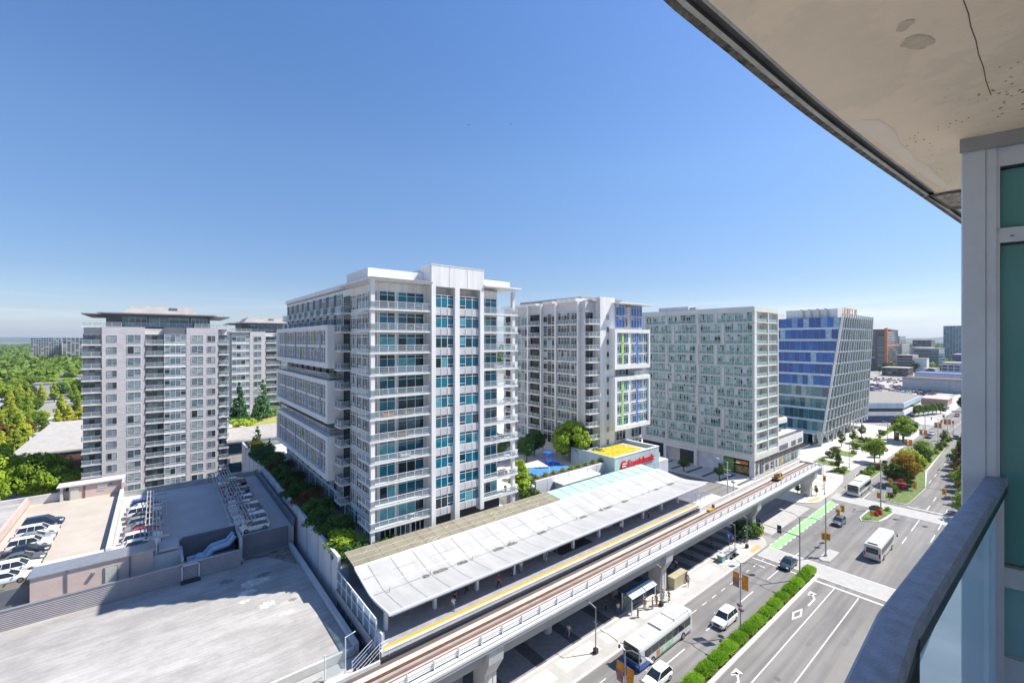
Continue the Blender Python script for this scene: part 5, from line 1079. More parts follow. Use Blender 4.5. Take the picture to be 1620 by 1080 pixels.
# ---------------------------------------------------------------- buses
BW = paint('bus_white', (.62, .63, .63), .35); BB = paint('bus_blue', (.03, .12, .42), .3); BG = mat('bus_grey_roof', (.50, .50, .50), .6, .1, 1)
def bus(label, x, y, rz, L_=12.2, H=2.95, roof=True, blue=True, ad=False, shuttle=False):
    t = thing('city_bus', label, 'bus', (x, y, 0), rz); h = L_/2; w_ = 1.27
    m = MB(); pr = [(-w_, .35), (-w_*1.0, 1.1), (-w_*.985, 2.55), (-w_*.90, H-.06), (-w_*.72, H), (w_*.72, H), (w_*.90, H-.06), (w_*.985, 2.55), (w_, 1.1), (w_, .35)]
    st_ = [(-h, .93), (-h+.12, .985), (-h+.5, 1), (h-.5, 1), (h-.14, .985), (h, .93)]
    n = len(pr); vs = [(x_, p[0]*s_, (p[1]-.35)*(.985+.015*(s_ > .99))+.35) for x_, s_ in st_ for p in pr]
    F = [(i*n+k, (i+1)*n+k, (i+1)*n+(k+1) % n, i*n+(k+1) % n) for i in range(len(st_)-1) for k in range(n)]+[tuple(range(n)), tuple(range(len(st_)*n-1, (len(st_)-1)*n-1, -1))]
    m.add(vs, F, BW)
    for s_ in (-1, 1): m.box(-h+.5, s_*(w_+.012), .42, h-.4, s_*(w_-.02), .5, DARKM)
    body = link('body', m.mesh('body'), t)
    link('roof_panel', MB().box(-h+.4, -w_*.68, H, h-.4, w_*.68, H+.015, BG).mesh('roof_panel'), t)
    if blue:
        link('blue_skirt', MB().box(h-2.0, -w_-.02, .34, h-.3, w_+.02, 1.05, BB).box(h-.3, -w_*.99, .34, h+.03, w_*.99, .95, BB).mesh('blue_skirt'), t)
    link('windscreen', MB().box(h-.03, -w_*.86, 1.05, h+.035, w_*.86, 2.35, CGLS).mesh('windscreen'), t)
    link('destination_sign', MB().box(h-.03, -w_*.82, 2.4, h+.03, w_*.82, 2.8, mat('sign_black', (.012, .012, .012), .3)).mesh('destination_sign'), t)
    link('rear_window', MB().box(-h-.03, -w_*.68, 1.35, -h+.03, w_*.68, 2.35, CGLS).mesh('rear_window'), t)
    nw = int((L_-1.2)/1.45)
    for s_ in (-1, 1):
        for k in range(nw):
            a = -h+.6+k*(L_-1.5)/nw; b_ = a+(L_-1.5)/nw-.1
            link('side_window', MB().box(a, s_*(w_-.03), 1.32, b_, s_*(w_+.012), 2.32, CGLS).box(a, s_*(w_-.02), 2.0, b_, s_*(w_+.018), 2.03, DARKM).mesh('side_window'), t)
        link('mirror', MB().tube([(h-.05, s_*w_*.8, 2.45), (h+.3, s_*(w_+.25), 2.4), (h+.3, s_*(w_+.28), 2.0)], .04, DARKM, 5).box(h+.22, s_*(w_+.18), 1.75, h+.34, s_*(w_+.4), 2.1, DARKM).mesh('mirror'), t)
        link('headlight', MB().box(h-.02, s_*.72, .62, h+.045, s_*1.1, .82, LAMP).mesh('headlight'), t)
        link('tail_light', MB().box(-h-.045, s_*.98, .8, -h+.02, s_*1.16, 1.6, TAIL).mesh('tail_light'), t)
    for xw in (h-2.65, -h+2.5 if L_ > 11 else -h+2.2):
        for s_ in (-1, 1):
            o = link('wheel', MB().tube([(0, -.14, 0), (0, .14, 0)], .48, TYRE, 18).mesh('wheel'), t, (xw, s_*(w_-.10), .48)); link('rim', MB().tube([(0, s_*.13, 0), (0, s_*.17, 0)], .27, RIM, 12).mesh('rim'), o)
    if roof:
        if shuttle:
            link('air_conditioner', MB().prism([(-h+.5, -.75), (-h+1.7, -.75), (-h+1.7, .75), (-h+.5, .75)], H+.01, H+.24, WHITE).box(-h+.45, -.6, H+.05, -h+.55, .6, H+.18, DARKM).mesh('air_conditioner'), t)
            link('roof_hatch', MB().box(-.6, -.4, H+.01, .3, .4, H+.09, WHITE).mesh('roof_hatch'), t); link('roof_hatch', MB().box(2.0, -.4, H+.01, 2.8, .4, H+.09, WHITE).mesh('roof_hatch'), t)
        else:
            link('air_conditioner', MB().box(-h+.7, -1.0, H+.01, -h+4.2, 1.0, H+.30, WHITE).box(-h+1.4, -.5, H+.3, -h+3.4, .5, H+.34, GREYP).box(-h+.62, -.8, H+.05, -h+.7, .8, H+.24, DARKM).mesh('air_conditioner'), t)
            link('battery_pod', MB().box(-h+4.5, -.95, H+.01, -h+7.2, .95, H+.24, WHITE).mesh('battery_pod'), t)
            link('roof_hatch', MB().box(h-2.9, -.4, H+.01, h-2.2, .4, H+.08, WHITE).mesh('roof_hatch'), t)
    if ad:
        link('side_advert', MB().box(-1.2, w_-.01, .55, 1.9, w_+.02, 1.28, mat('advert_green', (.10, .45, .18), .5, .4, 1.5, col2=(.62, .66, .62))).box(1.9, w_-.01, .6, 2.6, w_+.02, 1.25, mat('advert_orange', (.55, .20, .06), .5)).mesh('side_advert'), t)
        rk = MB()
        for y_ in (-.6, -.2, .2, .6): rk.tube([(h+.05, y_, .6), (h+.5, y_, .65), (h+.5, y_, 1.15)], .025, DARKM, 5)
        rk.tube([(h+.5, -.7, 1.15), (h+.5, .7, 1.15)], .025, DARKM, 5).tube([(h+.5, -.7, .65), (h+.5, .7, .65)], .025, DARKM, 5); link('bike_rack', rk.mesh('bike_rack'), t)
    return t
bus('white and blue city bus at the stop in front of the glass shelter', 51.1, 32.4, PI, ad=True)
bus('white city bus waiting at the far crosswalk beside the planted bay', 144.6, 32.2, PI, 12.2, blue=False)
bus('plain white bus seen from behind, driving away through the junction', 106.3, 20.6, 0, 11.0, 2.9, blue=False, shuttle=True)
# ---------------------------------------------------------------- people
SKIN = mat('skin', (.42, .25, .17), .6, .05, 8); HAIR = mat('hair_dark', (.02, .014, .01), .7, .2, 9); SHOE = mat('shoes', (.03, .03, .035), .6)
SHIRT = mat('shirt', (.6, .6, .6), .8, .08, 6); TROU = mat('trousers', (.05, .06, .09), .8, .1, 6)
def skin_mesh(name, verts, edges, mt, sub=1):
    me = bpy.data.meshes.new('tmp'); me.from_pydata([v[:3] for v in verts], edges, []); o = bpy.data.objects.new('tmp', me); C.objects.link(o)
    md = o.modifiers.new('s', 'SKIN'); md.use_smooth_shade = True
    if not me.skin_vertices:
        me.attributes.new('skin_radius', 'FLOAT_VECTOR', 'POINT') if False else None
    sv = me.skin_vertices[0].data if me.skin_vertices else None
    if sv:
        for i, v in enumerate(verts): r_ = v[3]; sv[i].radius = r_ if isinstance(r_, tuple) else (r_, r_)
        sv[0].use_root = True
    if sub: s2 = o.modifiers.new('u', 'SUBSURF'); s2.levels = sub; s2.render_levels = sub
    dg = bpy.context.evaluated_depsgraph_get(); out = bpy.data.meshes.new_from_object(o.evaluated_get(dg)); bpy.data.objects.remove(o)
    out.materials.clear(); out.materials.append(mt); out.name = name; out.polygons.foreach_set('use_smooth', [True]*len(out.polygons)); return out
def make_person(pose):
    t = thing('person', 'person', 'person', (0, 0, -60))
    stride = {'walk': .30, 'stand': .04, 'lean': .06}[pose]; arm = {'walk': .25, 'stand': .03, 'lean': .1}[pose]
    hp, sh = .93, 1.43
    K = [(0, 0, hp, .115), (0, 0, 1.15, .115), (0, 0, 1.36, .125), (0, 0, 1.50, .055), (.01, 0, 1.56, .055), (.02, 0, 1.64, (.085, .095)), (.01, 0, 1.72, .075)]
    E_ = [(0, 1), (1, 2), (2, 3), (3, 4), (4, 5), (5, 6)]
    def chain(start, pts):
        p = start
        for q in pts: K.append(q); E_.append((p, len(K)-1)); p = len(K)-1
        return p
    wr = []
    for s_ in (-1, 1):
        chain(0, [(0, s_*.09, hp-.06, .088), (s_*stride*.45+.02, s_*.10, .50, .058), (s_*stride*(.8 if s_ > 0 else 1.15), s_*.10, .09, .04), (s_*stride*(.8 if s_ > 0 else 1.15)+.14, s_*.11, .04, .035)])
        e = chain(2, [(0, s_*.19, sh-.02, .052), (-s_*arm*.5, s_*.24, 1.14, .042), (-s_*arm+.06, s_*.25, .90, .028), (-s_*arm+.08, s_*.25, .84, .030)])
        b_ = K[e]
        for q, (dx, dy, ln) in enumerate(((.030, 0, .065), (.012, .006, .075), (-.008, .006, .07), (-.026, 0, .055), (.045, -s_*.02, .035))):
            chain(e, [(b_[0]+dx, b_[1]+dy*s_, b_[2]-.045, .009), (b_[0]+dx*1.15+.008, b_[1]+dy*s_-.012*s_, b_[2]-.045-ln, .008)])
    link('body', skin_mesh('body', K, E_, SKIN), t)
    # shirt, trousers, hair, shoes
    V = [(0, 0, .90, .135), (0, 0, 1.15, .135), (0, 0, 1.38, .15), (0, 0, 1.47, .075)]; Ed = [(0, 1), (1, 2), (2, 3)]
    for s_ in (-1, 1): i = len(V); V += [(0, s_*.19, 1.40, .07), (-s_*arm*.4, s_*.235, 1.18, .058)]; Ed += [(2, i), (i, i+1)]
    link('shirt', skin_mesh('shirt', V, Ed, SHIRT), t)
    V = [(0, 0, .94, .135)]; Ed = []
    for s_ in (-1, 1):
        i = len(V); a = s_*stride*(.8 if s_ > 0 else 1.15); V += [(0, s_*.09, hp-.08, .105), (s_*stride*.45+.02, s_*.10, .50, .075), (a, s_*.10, .14, .058)]; Ed += [(0, i), (i, i+1), (i+1, i+2)]
    link('trousers', skin_mesh('trousers', V, Ed, TROU), t)
    link('hair', MB().ball((-.015, 0, 1.70), .105, .10, .10, HAIR, 10, 7).mesh('hair', smooth=True), t)
    fm = MB().ball((.105, -.035, 1.66), .012, .014, .012, DARKM, 5, 4).ball((.105, .035, 1.66), .012, .014, .012, DARKM, 5, 4).ball((.118, 0, 1.63), .018, .014, .02, SKIN, 5, 4).box(.10, -.025, 1.585, .112, .025, 1.595, mat('lips', (.30, .10, .09)))
    link('face', fm.mesh('face'), t)
    for s_ in (-1, 1):
        a = s_*stride*(.8 if s_ > 0 else 1.15); link('shoe', MB().ball((a+.07, s_*.105, .045), .15, .055, .05, SHOE, 8, 5).mesh('shoe', smooth=True), t)
    return t
PP = {k: make_person(k) for k in ('walk', 'stand')}; bpy.context.view_layer.update(); CH.clear()
CL = {n_: mat('cloth_'+n_, c_, .85, .08, 6) for n_, c_ in dict(white=(.62, .63, .65), navy=(.02, .03, .07), jeans=(.06, .12, .24), red=(.42, .03, .03), black=(.015, .015, .018), green=(.05, .25, .17), grey=(.28, .28, .30), beige=(.42, .34, .25), blue=(.04, .13, .38), orange=(.6, .16, .05), lilac=(.42, .36, .52)).items()}
pu = set()
def person(pose, x, y, z_, rz, top, leg, label, sc=1.0, group=None):
    if pose not in pu: pu.add(pose); o = PP[pose]; o.location = (x, y, z_); o.rotation_euler = (0, 0, rz); o['label'] = label; FP[pose] = (top, leg); return o
    o = dup(PP[pose], None, (x, y, z_), rz, label, group, sc=sc, mats={'shirt': CL[top], 'trousers': CL[leg]}); return o
FP = {}
for i, a in enumerate([
    ('stand', 26.8, 43.9, 8.5, 1.2, 'white', 'jeans', 'person in white top and jeans with a dark bag, nearest the platform edge'),
    ('walk', 33.9, 44.5, 8.5, 2.6, 'red', 'black', 'person in red shirt and black shorts walking on the platform'),
    ('stand', 27.9, 45.4, 8.5, .3, 'black', 'black', 'person all in black standing just behind the person in jeans'),
    ('stand', 29.0, 46.3, 8.5, 2, 'blue', 'jeans', 'person in blue under the canopy edge'),
    ('walk', 30.0, 46.0, 8.5, 0, 'black', 'navy', 'person in dark clothes beside the person in blue'),
    ('stand', 37.0, 45.5, 8.5, 3, 'blue', 'jeans', 'person in pale blue beside the white machine on the platform'),
    ('stand', 38.3, 45.3, 8.5, 1, 'white', 'grey', 'person in white top and grey trousers mid platform'),
    ('walk', 43.2, 45.4, 8.5, 2.2, 'lilac', 'grey', 'person in lilac shirt walking below the canopy edge'),
    ('stand', 49.6, 46.3, 8.5, 4, 'black', 'black', 'person seated group side, dark coat by the notice board'),
    ('stand', 50.4, 46.5, 8.5, 4.4, 'white', 'black', 'person in white top and black trousers by the dark seating area'),
    ('walk', 59.3, 44.7, 8.5, 1, 'white', 'navy', 'person in white top and navy trousers alone on the far platform'),
    ('stand', 67.8, 45.1, 8.5, 2, 'black', 'black', 'person in black at the far end of the platform'),
    ('walk', 43.1, 41.0, .13, 3.4, 'white', 'lilac', 'person in white top walking under the guideway near the pedestrian lamp'),
    ('stand', 51.6, 41.6, .13, 2, 'black', 'black', 'person in black standing in the shade left of the shelter'),
    ('walk', 54.3, 42.4, .13, 2, 'orange', 'grey', 'person in coral top in the shade behind the shelter'),
    ('stand', 52.3, 39.9, .13, 4, 'white', 'blue', 'person in white and blue at the left end of the shelter'),
    ('stand', 53.8, 37.6, .13, 5, 'green', 'black', 'person in green top at the bus door side of the shelter'),
    ('walk', 67.7, 37.9, .13, 2.9, 'red', 'black', 'person in red vest beside the tan cabinets'),
    ('walk', 67.0, 37.2, .13, .4, 'white', 'grey', 'person in white beside the person in the red vest'),
    ('walk', 75.6, 41.2, .13, 3, 'navy', 'navy', 'person in navy walking across the shaded paving'),
    ('walk', 70.4, 41.4, .13, 3, 'white', 'black', 'person in white top in the shade behind the tan cabinets'),
    ('stand', 69.6, 42.4, .13, 1, 'black', 'navy', 'person in dark jacket in the shaded waiting group'),
    ('stand', 71.8, 43.4, .13, 4, 'grey', 'black', 'person in grey in the shaded waiting group'),
    ('walk', 82.1, 40.9, .13, 2, 'black', 'black', 'person in black by the round shrub bed'), ('walk', 83.0, 41.3, .13, 2, 'navy', 'black', 'person in navy beside the person in black by the shrub bed'),
    ('stand', 87.6, 39.4, .13, 2, 'lilac', 'black', 'person in lilac standing by the shrub under the guideway'),
    ('stand', 57.2, 37.4, .13, 2, 'red', 'beige', 'person in red top queueing at the shelter front'), ('stand', 58.4, 37.5, .13, 3, 'beige', 'beige', 'person in beige queueing at the shelter'),
    ('stand', 59.4, 37.3, .13, 4, 'white', 'green', 'person in white and green between the shelter and the pier'), ('stand', 60.3, 37.6, .13, 4, 'lilac', 'white', 'person in lilac by the pier foot'),
    ('stand', 56.2, 38.0, .13, 1, 'orange', 'grey', 'person in orange under the shelter roof'), ('walk', 60.8, 36.9, .13, 3, 'beige', 'grey', 'person in beige walking behind the bus'), ('walk', 73.5, 44.2, .13, 3, 'red', 'black', 'person in dark red deep in the shade under the guideway'),
    ('walk', 300, 38, .13, 3, 'black', 'black', 'person crossing at the far junction'), ('walk', 128.2, 39.5, .13, 1, 'white', 'black', 'person beside the second pier')]):
    person(*a)
for d_, fd in ((PROTO, used_first), (PP, FP)):
    for k, o in d_.items():
        if d_ is PROTO: recol_map = {'car_paint': CP[FIRST[k]]}
        else: recol_map = {'shirt': CL[FP[k][0]], 'trousers': CL[FP[k][1]]} if k in FP else {}
        for c_ in kids(o): recol(c_, recol_map)
# ---------------------------------------------------------------- street furniture
sh_ = thing('bus_shelter', 'glass bus shelter with curved blue roof beside the front bus', 'bus shelter', (56.2, 39.1, .13), keep=True)
part('roof', sh_, lambda m: (m.add([(53.3, 40.2, 2.75), (59.6, 40.2, 2.75), (59.6, 39.2, 3.0), (53.3, 39.2, 3.0), (53.3, 40.2, 2.68), (59.6, 40.2, 2.68), (59.6, 39.2, 2.93), (53.3, 39.2, 2.93)], [(0, 1, 2, 3), (7, 6, 5, 4), (0, 4, 5, 1), (3, 2, 6, 7), (0, 3, 7, 4), (1, 5, 6, 2)], mat('shelter_blue', (.05, .19, .33), .3)),
                              m.add([(53.3, 39.2, 3.0), (59.6, 39.2, 3.0), (59.6, 38.2, 2.6), (53.3, 38.2, 2.6), (53.3, 39.2, 2.93), (59.6, 39.2, 2.93), (59.6, 38.2, 2.53), (53.3, 38.2, 2.53)], [(0, 3, 2, 1), (7, 4, 5, 6), (0, 1, 5, 4), (3, 7, 6, 2)], mat('shelter_pane', (.50, .56, .60), .15))))
part('roof_rib', sh_, lambda m: [m.tube([(53.3+k*.7, 39.2, 3.02), (53.3+k*.7, 38.2, 2.62)], .025, RAILW, 4) for k in range(10)]+[m.tube([(53.3, y, z_), (59.6, y, z_)], .04, RAILW, 4) for y, z_ in ((39.2, 3.03), (38.2, 2.6))])
for x in (53.5, 56.4, 59.4):
    for y in (38.4, 40.1): part('post', sh_, lambda m: m.box(x-.05, y-.05, .13, x+.05, y+.05, 2.7, RAILW))
part('glass_wall', sh_, lambda m: (m.box(53.5, 40.08, .4, 59.4, 40.12, 2.4, G_BAL), m.box(53.48, 38.5, .4, 53.52, 40.0, 2.4, G_BAL)))
part('bench', sh_, lambda m: (m.box(54.5, 39.4, .55, 58.5, 39.85, .6, METAL), m.box(54.8, 39.6, .13, 54.9, 39.7, .55, METAL), m.box(58.1, 39.6, .13, 58.2, 39.7, .55, METAL)))
TAN = mat('tan_cabinet', (.42, .37, .25), .6, .08, 1.5)
cb = thing('utility_cabinet', 'row of three joined tan utility cabinets beside the guideway pier', 'cabinet', (66, 38.6, .13), keep=True)
for k in range(3): part('cabinet_door', cb, lambda m: (m.box(64.2+k*1.35, 38.0, .13, 65.5+k*1.35, 39.2, 1.85, TAN), m.box(64.17+k*1.35, 37.97, 1.85, 65.53+k*1.35, 39.23, 1.92, TAN)))
tag(mp(lambda m: (m.prism([(78.6, 37.2), (79.8, 37.2), (79.8, 38.1), (78.6, 38.1)], .13, 1.2, mat('bin_teal', (.20, .36, .36), .5)), m.prism([(78.5, 37.1), (79.9, 37.1), (79.9, 38.2), (78.5, 38.2)], 1.2, 1.35, mat('bin_lid', (.5, .55, .55), .5)))).build('waste_bin', loc=(79.2, 37.6, .13)), 'pale teal street waste bin on the sunny pavement edge', 'bin')
tag(mp(lambda m: [m.box(80.6+k*1.3, 37.2, .13, 81.7+k*1.3, 38.0, 1.15, mat('news_box_grey', (.42, .44, .45), .5)) for k in range(3)]+[m.box(80.6+k*1.3, 37.15, .9, 81.7+k*1.3, 37.2, 1.1, DARKM) for k in range(3)]).build('newspaper_boxes', loc=(82, 37.6, .13)), 'joined grey newspaper boxes beside the blue transit sign', 'newspaper box')
def sign_T():
    t = thing('transit_sign', 'blue square transit sign with white T on a pole beside the newspaper boxes', 'sign', (81.7, 37.4, .13), keep=True)
    part('pole', t, lambda m: m.tube([(81.7, 37.4, .13), (81.7, 37.4, 4.3)], .05, METAL, 6))
    part('sign_board', t, lambda m: m.box(81.65, 36.9, 3.5, 81.75, 37.9, 4.6, mat('sign_blue', (.015, .09, .42), .4)))
    text('T', 'sign_letter', t, (81.63, 37.72, 3.72), .9, WHITE, rz=-90, ext=.01)
sign_T()
POLE = mat('pole_grey', (.36, .37, .385), .45, .1, 1, metal=.3); SIGY = mat('signal_yellow', (.74, .34, .03), .5, .1, 4)
def lampheads(t, x, y, h, dirs, r_=2.3):
    for (dx, dy) in dirs:
        def f(m): m.tube([(x, y, h-.1), (x+dx*r_*.35, y+dy*r_*.35, h+.35), (x+dx*r_, y+dy*r_, h+.5)], [.06, .05, .04], POLE, 6)
        a = part('lamp_arm', t, f)
        part('lamp_head', t, lambda m: m.ball((x+dx*(r_+.35), y+dy*(r_+.35), h+.5), .2+.3*abs(dx), .2+.3*abs(dy), .1, mat('lamp_head_white', (.6, .61, .6), .4), 8, 6))
def pole_thing(name, label, cat, x, y, h, r_=.1, group=None, z_=.13):
    t = thing(name, label, cat, (x, y, z_), group=group, keep=True)
    part('pole', t, lambda m: (m.tube([(x, y, z_), (x, y, h)], [r_, r_*.6], POLE, 8), m.tube([(x, y, z_), (x, y, z_+.35)], r_*2.0, POLE, 8)))
    return t
BNO = mat('banner_orange', (.85, .30, .03), .7, .2, 2); BNP = mat('banner_violet', (.10, .06, .25), .7, .4, 3, col2=(.65, .30, .03))
def banners(t, x, y, h):
    for s_, mt in ((1, BNP), (-1, BNO)):
        def f(m):
            n = 5; vs = []
            for i in range(n+1):
                for j in range(2): a = .16+j*.86; vs.append((x+.05*math.sin(i*1.3+j), y+s_*a, h-2.0*i/n))
            m.add(vs, [(2*i, 2*i+1, 2*i+3, 2*i+2) for i in range(n)], mt if s_ > 0 else BNO)
            if s_ > 0: m.add([(v[0]-.012, v[1], v[2]) for v in vs[:5][:4]]+[(vs[4][0]-.012, vs[4][1], vs[4][2]), (vs[5][0]-.012, vs[5][1], vs[5][2])], [(0, 1, 3, 2), (2, 3, 5, 4)], BNO)
        b_ = part('banner', t, f)
        part('banner_rod', t, lambda m: m.tube([(x, y, h+.03), (x, y+s_*.95, h+.03)], .025, POLE, 4))
def basket(t, x, y, h):
    part('flower_basket', t, lambda m: m.ball((x-.45, y, h), .38, .38, .28, mat('basket_mix', (.28, .07, .30), .8, .5, 5, col2=(.12, .2, .03)), 8, 6))
for (x, y, lab, full) in ((35.4, 26.2, 'street lamp with orange banner nearest the camera at the bottom edge', 1), (61.4, 26.6, 'tall street lamp with two orange and violet banners and flower baskets in the hedge', 1),
        (209.9, 28.7, 'far median lamp with orange banners, nearest of the far three', 1), (232.4, 27.6, 'far median lamp with orange banners, middle of the far three', 1), (245, 26.4, 'far median lamp with orange banners, farthest of the far three', 1), (186, 29.0, 'median lamp with orange banners behind the red-leaved tree', 1)):
    t = pole_thing('banner_lamp_post', lab, 'street lamp', x, y, 9.9, .1, 'banner lamps along the median'); lampheads(t, x, y, 9.9, ((0, 1), (0, -1))); banners(t, x, y, 8.4)
    if x < 100: basket(t, x, y-.3, 3.9); basket(t, x+.9, y+.3, 3.9)
def sighead(t, x, y, z_, fx=-1, fy=0, c_=None):
    def f(m):
        m.box(x-.18, y-.18, z_-.55, x+.18, y+.18, z_+.55, c_ or SIGY)
        m.box(x-.32*abs(fy)-.02, y-.32*abs(fx)-.02, z_-.68, x+.32*abs(fy)+.02, y+.32*abs(fx)+.02, z_+.68, c_ or SIGY)
    o = part('signal_head', t, f)
    for k, cc in enumerate(((.25, .01, .01), (.25, .15, .01), (.02, .2, .08))):
        mm = MB().tube([(x+fx*.17, y+fy*.17, z_+.34-k*.34), (x+fx*.27, y+fy*.27, z_+.34-k*.34)], .12, mat('signal_lens_%d' % k, cc, .3), 8)
        q = mm.build('lens', t); q.parent = o
def mast(label, x, y, h, ha, dx, dy, L_, heads, lamps=((0, 1), (0, -1)), extra=(), c_=None, face=(-1, 0)):
    t = pole_thing('traffic_signal', label, 'traffic signal', x, y, h, .13, 'mast-arm traffic signals')
    part('mast_arm', t, lambda m: m.tube([(x, y, ha), (x+dx*L_, y+dy*L_, ha+.25)], [.09, .05], POLE, 6))
    for d in heads: sighead(t, x+dx*d+face[0]*.25, y+dy*d+face[1]*.25, ha+.1, *face, c_=c_)
    for e in extra: sighead(t, x+e[0], y+e[1], e[2], *face)
    lampheads(t, x, y, h, lamps); return t
mast('tall lamp and traffic signal with a mast arm, planted at the hedge end', 83.5, 26.6, 10.4, 7.2, 0, 1, 6.8, (3.2, 6.6), c_=DARKM, face=(1, 0))
mast('lamp and signal pole on the concrete island in the junction', 96.1, 26.4, 11.0, 6.3, 1, 0, 11, (7.5, 10.5), lamps=(), extra=((-.1, .3, 3.7), (.35, -.3, 3.7)), face=(-1, 0))
mast('signal pole with yellow heads rising from the flower island', 133.2, 25.6, 10.8, 7.0, 0, -1, 11.0, (1.8, 6.0, 10.8), lamps=((1, 0),), extra=((0, .4, 3.2),))
t = pole_thing('signal_post', 'short post with a yellow traffic signal at the plaza corner by the second pier', 'traffic signal', 134.2, 37.1, 4.6); sighead(t, 134.0, 37.1, 4.3)
t = pole_thing('signal_post', 'far short post with yellow signal at the far junction', 'traffic signal', 262, 26.5, 5.5); sighead(t, 261.8, 26.5, 5.2); sighead(t, 261.8, 30, 5.2)
mast('far signal pole with long arm over the far junction', 268, 36, 9, 6.6, 0, -1, 14, (6, 12), lamps=())
def ped_lamp(x, y, lab, h=6.0, d=(0, 1), arm2=True):
    t = pole_thing('pedestrian_lamp', lab, 'street lamp', x, y, h, .09, 'pedestrian lamps with a single curved arm')
    part('lamp_arm', t, lambda m: m.tube([(x, y, h-.15), (x+d[0]*.6, y+d[1]*.6, h+.02), (x+d[0]*1.2, y+d[1]*1.2, h+.12)], .05, mat('lamp_white', (.58, .59, .58), .4), 6))
    part('lamp_head', t, lambda m: m.ball((x+d[0]*1.35, y+d[1]*1.35, h+.12), .2, .3, .07, mat('lamp_head_white', (.6, .61, .6)), 8, 5))
    if arm2: part('banner_arm', t, lambda m: (m.tube([(x, y-.45, h*.66), (x, y+.45, h*.66)], .025, POLE, 5), m.box(x-.25, y-.25, .13, x+.25, y+.25, .75, DARKM)))
ped_lamp(43.5, 36.7, 'pedestrian lamp with black base on the sunny pavement left of the front bus'); ped_lamp(58.9, 37.0, 'pedestrian lamp rising between the shelter and the front bus')
ped_lamp(82.9, 36.9, 'pedestrian lamp beside the newspaper boxes'); ped_lamp(88.2, 37.0, 'pedestrian lamp at the pavement corner with a red bin'); ped_lamp(127.2, 46.5, 'slim lamp on the plaza beside the orange shop sign', 7, (-1, 0), False)
ped_lamp(168.6, 40.1, 'slim lamp in the middle of the pale plaza', 8, (0, 1), False); ped_lamp(138.4, 38.6, 'slim lamp just past the end of the guideway', 7.5, (0, 1), False); ped_lamp(223.2, 40.8, 'slim lamp at the far end of the plaza', 8, (0, 1), False)
tw = thing('twin_lamp_post', 'white twin-arm lamp post rising behind the canopy tip', 'street lamp', (104, 48, .13), keep=True)
part('pole', tw, lambda m: m.tube([(104, 48, 0), (104, 48, 11.5)], [.16, .1], RAILW, 8)); lampheads(tw, 104, 48, 11.3, ((0, 1), (0, -1)), 2.0)
part('side_arm', tw, lambda m: [m.tube([(104, 47.2, z_), (104, 48.8, z_)], .05, RAILW, 5) for z_ in (8.5, 9.6)])
tag(mp(lambda m: (m.tube([(98, 44, 0), (98, 44, 9.6)], .1, RAILW, 8), m.box(97.8, 43.6, 8.8, 98.3, 44.4, 9.3, WHITE))).build('camera_pole', loc=(98, 44, 0)), 'slim white pole with a box on top behind the guideway', 'pole')
tag(mp(lambda m: (m.box(229.5, 38.6, .13, 231, 40, 7.0, mat('totem_brown', (.13, .10, .07), .5, .3, 1.5)), m.box(229.4, 38.9, 1.5, 229.5, 39.7, 6.5, mat('totem_gold', (.38, .27, .10), .5)))).build('totem_sign', loc=(230, 39.3, .13)), 'tall dark brown totem sign standing on the plaza by the far kerb', 'sign')
t = pole_thing('keep_right_sign', 'blue keep-right sign on a post at the tip of the flower island', 'sign', 124.3, 25.6, 2.3, .04, z_=.17); part('sign_disc', t, lambda m: m.tube([(124.24, 25.6, 2.4), (124.2, 25.6, 2.4)], .42, mat('sign_blue', (.015, .09, .42)), 16)); part('marker_board', t, lambda m: m.box(124.2, 25.2, .9, 124.26, 25.75, 1.9, SIGY))
t = pole_thing('white_road_sign', 'white road sign on a post at the tip of the tree median', 'sign', 142.0, 25.6, 3.0, .05, z_=.17); part('sign_board', t, lambda m: m.box(141.9, 25.0, 2.1, 141.95, 26.2, 3.3, WHITE))
for i in range(4): tag(mp(lambda m: (m.box(332+i*2.5, 29, 0, 334+i*2.5, 29.5, 1.0, mat('barrier_orange', (.72, .14, .04), .6)), m.box(332+i*2.5, 28.98, .45, 334+i*2.5, 29, .65, WHITE))).build('road_barrier', loc=(333+i*2.5, 29, 0)), 'orange road-works barrier far down the street', 'barrier', 'far orange barriers')
bs = thing('seagull', 'dark bird gliding high over the station, left one of two', 'bird', (0, 0, -70))
m = MB().ball((0, 0, 0), .30, .09, .08, DARKM, 8, 6); m.add([(.1, .05, .03), (-.12, .05, .03), (-.2, .45, .14), (.04, .45, .15), (-.22, .8, .06)], [(0, 3, 2, 1), (3, 4, 2)], DARKM); m.add([(.1, -.05, .03), (-.12, -.05, .03), (-.2, -.45, .14), (.04, -.45, .15), (-.22, -.8, .06)], [(1, 2, 3, 0), (2, 4, 3)], DARKM)
m.add([(-.25, .04, 0), (-.25, -.04, 0), (-.42, -.09, .02), (-.42, .09, .02)], [(0, 1, 2, 3)], DARKM)
link('body', m.mesh('body'), bs)
CH.clear(); bpy.context.view_layer.update()
bs.location = (93.9, 142.7, 123.4); bs.rotation_euler = (0, .1, 1.0); bs.scale = (1.1,)*3
dup(bs, None, (106.7, 132.4, 123.7), 1.6, 'dark bird gliding high over the station, right one of two')
